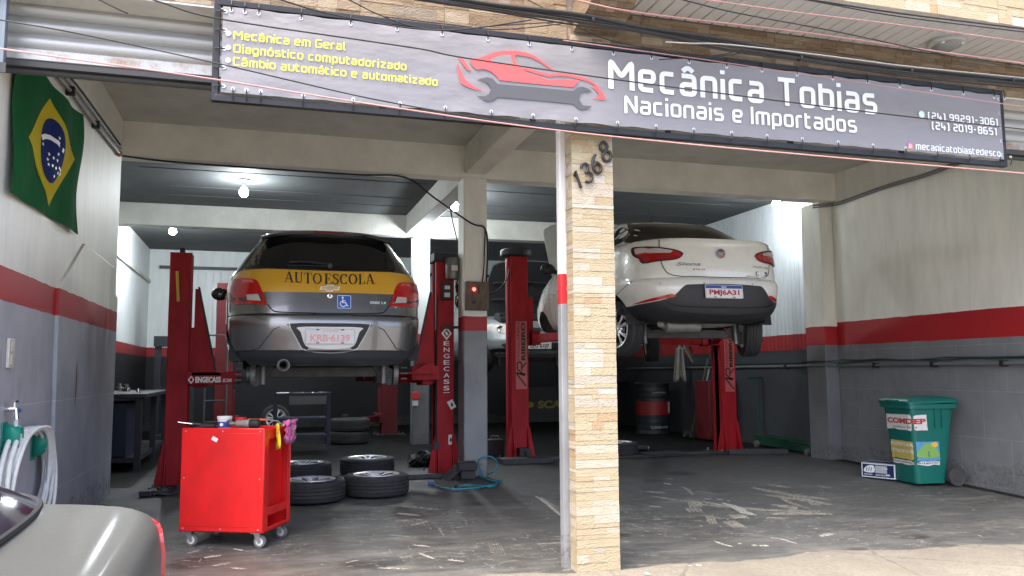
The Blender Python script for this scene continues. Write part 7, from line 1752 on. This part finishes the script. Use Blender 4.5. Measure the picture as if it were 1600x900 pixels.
# pipe with cables along the right wall
zp_ = onX(1480, 569, RW).z
t = thing('wall_pipe', 'grey horizontal pipe along the right wall at waist height', 'pipe', (RW-.05, 5.0, zp_)); b = MB(); b.tube([(0, 0, 0), (0, 4.0, .003)], .020, 10); b.tube([(-.14, 4.02, .003), (-.14, 4.5, .003)], .020, 10); b.tube([(0, 4.0, .003), (-.14, 4.02, .003)], .020, 10); b.tube([(-.14, 4.5, .003), (.30, 4.52, .003)], .02, 10); b.tube([(.30, 4.52, .003), (.30, 11.0, .003)], .020, 10); b.build('tube', mat('pipe_grey', (.14, .155, .155), .45, var=.2), t, smooth=50)
b = MB()
for y in (.6, 1.5, 2.4, 3.3, 5.5, 7): xo_ = .30 if y > 4.5 else 0; b.box((xo_-.03, y-.02, -.03), (xo_+.045, y+.02, .03))
parts(b, 'clamp', blk, t)
for i in range(2):
    t = thing('wall_cable', ('dark green cable resting on the right wall pipe', 'second, slacker dark cable looped above the right wall pipe')[i], 'cable', (RW-.05, 5.0, zp_+.03)); rn = random.Random(i); b = MB(); b.tube(catmull([Vector((.01-.005*i, y*.32, .012+rn.uniform(-.004, .022)+.014*i)) for y in range(0, 13)]+[Vector((-.16, 4.02, .02+.01*i)), Vector((-.16, 4.5, .02+.01*i)), Vector((.30, 4.6, .02)), Vector((.30, 7, .03)), Vector((.30, 11, .02))], 5), .008, 6); b.build('sheath', mat('cable_green', (.02, .05, .042), .5), t, smooth=60)
P = [onX(1498, 252, RW-.02), onX(1450, 270, RW-.02), onX(1420, 279, RW-.02), onX(1380, 291, RW-.02), onX(1330, 309, RW-.02), onX(1312, 315, RW-.02)]+[onY(1300, 318, 9.0), onY(1270, 321, 9.0)]
for i in range(2):
    o_ = P[0]; t = thing('conduit', ('upper curved grey conduit high on the right wall', 'lower curved grey conduit high on the right wall')[i], 'conduit', tuple(o_)); b = MB(); b.tube(catmull([p-o_+Vector((0, 0, -.03*i)) for p in P], 4), .012, 8); b.build('tube', MATS['conduit_grey'], t, smooth=50)
# floor gutter along the right wall
t = MB(); t.box((RW-.12, 6.2, zf(RW, 6.2)-.1), (RW-.02, 9.02, .004)); 
b = MB(); b.add([(RW-.13, y, zf(RW-.1, y)+.005) for y in (4.8, 6, 7, 8, 9.0)]+[(RW-.015, y, zf(RW-.1, y)+.005) for y in (4.8, 6, 7, 8, 9.0)], [(i, i+5, i+6, i+1) for i in range(4)]); struct(b.build('floor_gutter', gap_m))
# black cable sagging along the beam and down the nearer column
yb = 8.9
P = [onY(188, 243, yb), onY(260, 252, yb), onY(350, 259, yb), onY(450, 266, yb), onY(560, 273, yb), onY(632, 277, yb), onY(680, 310, yb), onY(735, 348, yb), onY(757, 356, yb), onY(762, 385, yb), onY(760, 440, yb)]
t = thing('beam_cable', 'black cable sagging along the front beam and down the nearer column', 'cable', tuple(P[0])); b = MB(); b.tube(catmull([p-P[0] for p in P], 6), .010, 6); b.build('sheath', blk, t, smooth=60)
P = [onY(758, 358, yb-.01), onY(757, 390, yb-.01), onY(756, 420, yb-.01), onY(753, 445, yb-.01)]
t = thing('column_cable', 'second black cable hanging down the nearer column', 'cable', tuple(P[0])); b = MB(); b.tube(catmull([p-P[0] for p in P], 6), .007, 6); b.build('sheath', blk, t, smooth=60)
P = [onY(703, 322, 10.5), onY(707, 345, 10.5), onY(713, 370, 10.5), onY(718, 395, 10.5), onY(712, 425, 10.3)]
t = thing('motor_cable', 'black cable dropping from the ceiling to the lift motor', 'cable', tuple(P[0])); b = MB(); b.tube(catmull([p-P[0] for p in P], 6), .009, 6); b.build('sheath', blk, t, smooth=60)
P = [onY(755, 460, 10.3), onY(775, 455, 10.3), onY(790, 440, 10.3), onY(797, 420, 10.3)]
t = thing('lift_cable', 'black cable reaching the top of the second lift column', 'cable', tuple(P[0])); b = MB(); b.tube(catmull([p-P[0] for p in P], 6), .010, 6); b.build('sheath', blk, t, smooth=60)
P = [onY(965, 299, 10.9), onY(1100, 312, 10.9), onY(1180, 318, 10.9), onY(1230, 310, 10.9)]
t = thing('ceiling_cable', 'black cable crossing the ceiling over the white sedan', 'cable', tuple(P[0])); b = MB(); b.tube(catmull([p-P[0] for p in P], 6), .010, 6); b.build('sheath', blk, t, smooth=60)

# ---------------------------------------------------------------- overhang lamp and street cables
q = onZ(1478, 64, ZS); t = thing('round_ceiling_lamp', 'round unlit lamp on the white soffit at top right', 'ceiling lamp', (q.x, q.y, ZS))
b = MB(); b.rev([(.0, 0), (.125, 0), (.128, -.02), (.118, -.035), (.10, -.038), (.0, -.03)], 32); b.build('rim', mat('lamp_rim', (.42, .42, .40), .45), t, smooth=40)
b = MB(); b.rev([(.0, -.072), (.05, -.066), (.085, -.05), (.10, -.032)], 28); b.build('diffuser', mat('lamp_glass', (.24, .26, .25), .25, coat=.3), t, smooth=60)
b = MB()
for a in range(4): b.box((.10*math.cos(a*PI/2+.6)-.008, .10*math.sin(a*PI/2+.6)-.008, -.046), (.10*math.cos(a*PI/2+.6)+.008, .10*math.sin(a*PI/2+.6)+.008, -.03))
parts(b, 'clip', white, t)
kc = mat('cable_black', (.014, .015, .016), .45, spec=.6); kp = mat('cable_pink', (.50, .26, .24), .5); kw = mat('cable_highlight', (.26, .255, .24), .55)
def street(pts, r, m, label, Y=4.2, jit=0, name='overhead_cable', n=7):
    P = [onY(x, y, Y) for x, y in pts]
    a, e = P[0], P[-1]; d0 = (P[0]-P[1]); d1 = (P[-1]-P[-2])
    P = ([a+d0*2] if pts[0][0] < 3 or pts[0][1] <= 0 else [])+P+([e+d1*2] if pts[-1][0] > 1597 else [])
    t = thing(name, label, 'cable', tuple(P[0]), 0, 'cables strung across the front'); b = MB(); b.tube(catmull([p-P[0] for p in P], n), r, 6); b.build('sheath', m, t, smooth=60); return t
street([(0, 31), (120, 52), (335, 98), (560, 150), (700, 176), (820, 196)], .0035, kc, 'thin black cable sloping across the yellow lettering to the pillar top')
street([(240, 0), (335, 28), (560, 62), (660, 77), (730, 91), (960, 124), (1150, 149), (1400, 180), (1600, 202)], .0040, kc, 'thin black cable crossing the red car drawing and the white name')
street([(0, 76), (335, 124), (600, 166), (900, 207), (1250, 241), (1600, 271)], .0042, kp, 'pink cable along the lower edge of the banner', 4.15)
street([(880, -4), (1000, 20), (1250, 50), (1420, 74), (1600, 99)], .0050, kp, 'pink cable along the joint of soffit and tiled wall')
street([(1090, -2), (1250, 20), (1430, 42), (1600, 66)], .0035, kp, 'thin pink cable crossing the soffit above the round lamp', 4.1)
street([(880, 63), (1100, 93), (1350, 130), (1600, 167)], .0030, kp, 'thin pink cable hugging the banner top edge', 4.3)
street([(1060, -2), (1150, 20), (1300, 48), (1460, 82), (1600, 108)], .0038, kc, 'black cable slanting over the soffit, below the pink ones', 4.1)
street([(1250, -3), (1400, 20), (1600, 45)], .0055, kc, 'upper of two close black cables at the top right corner', 4.0)
street([(1262, 0), (1400, 25), (1600, 50)], .0040, kc, 'lower of two close black cables at the top right corner', 4.0)
street([(430, -3), (500, 18), (600, 38), (680, 47), (740, 44), (830, 31)], .0045, kc, 'slack black cable looping below the top frame of the banner', 4.35)
street([(540, -3), (590, 22), (640, 40), (700, 48), (760, 41), (880, 34)], .0035, kc, 'thin black loose cable hanging against the tiled wall', 4.38)
street([(600, 26), (700, 38), (780, 46), (870, 38), (940, 28)], .0035, kc, 'thin black cable crossing the loose loop near the bracket', 4.4)
street([(820, -3), (900, 40), (950, 62), (1050, 82), (1120, 88), (1200, 75)], .0035, kc, 'thin sagging cable below the thick bundle right of the bracket', 4.45)
street([(1030, 93), (1110, 88), (1200, 75), (1330, 86), (1480, 120)], .0035, kc, 'thin rising cable joining the bundle over the white name', 4.42)
street([(150, -3), (180, 12), (200, 21)], .0040, kc, 'short black cable end over the roller shutter', 4.4)
lead = ['thick', 'medium', 'slim', 'wavy', 'twisted', 'loose', 'flat']
rn = random.Random(9)
base = [(610, -14), (760, 10), (900, 29), (1000, 45), (1130, 69), (1280, 94), (1420, 111), (1600, 130)]
for i in range(7):
    dy = (-6, -3, 0, 3, 6, 9, 5)[i]; pts = [(x, y+dy*(.7 if j % 2 else 1.0)+rn.uniform(-1.5, 1.5)) for j, (x, y) in enumerate(base)]
    street(pts, (.011, .009, .007, .006, .006, .005, .004)[i], kc, lead[i]+' black cable of the bundle over the banner, '+('topmost', 'second from top', 'third from top', 'fourth from top', 'near the bottom', 'lowest', 'between the lower ones')[i], 4.18+.03*(i % 3))
street([(1040, 66), (1080, 68), (1140, 70), (1280, 86), (1420, 104), (1600, 122)], .0045, kw, 'pale strand drawn as the highlight along the black bundle', 4.12)  # whitish highlight of the bundle, drawn as a strand of its own
for i, (x, y) in enumerate(((925, 32), (1250, 92), (1422, 112), (1580, 126))):
    q = onY(x, y-1, 4.19); t = thing('cable_tie', ('black tie round the cable bundle by the bracket', 'black tie round the bundle above the white name', 'black tie round the bundle below the soffit lamp', 'black tie round the bundle at the right edge')[i], 'cable tie', tuple(q), 0, 'ties round the cable bundle'); b = MB(); b.rev([(.018, -.008), (.021, -.008), (.021, .008), (.018, .008), (.018, -.008)], 14, (0, 0, 0), 'X'); b.build('band', kc, t, smooth=40)
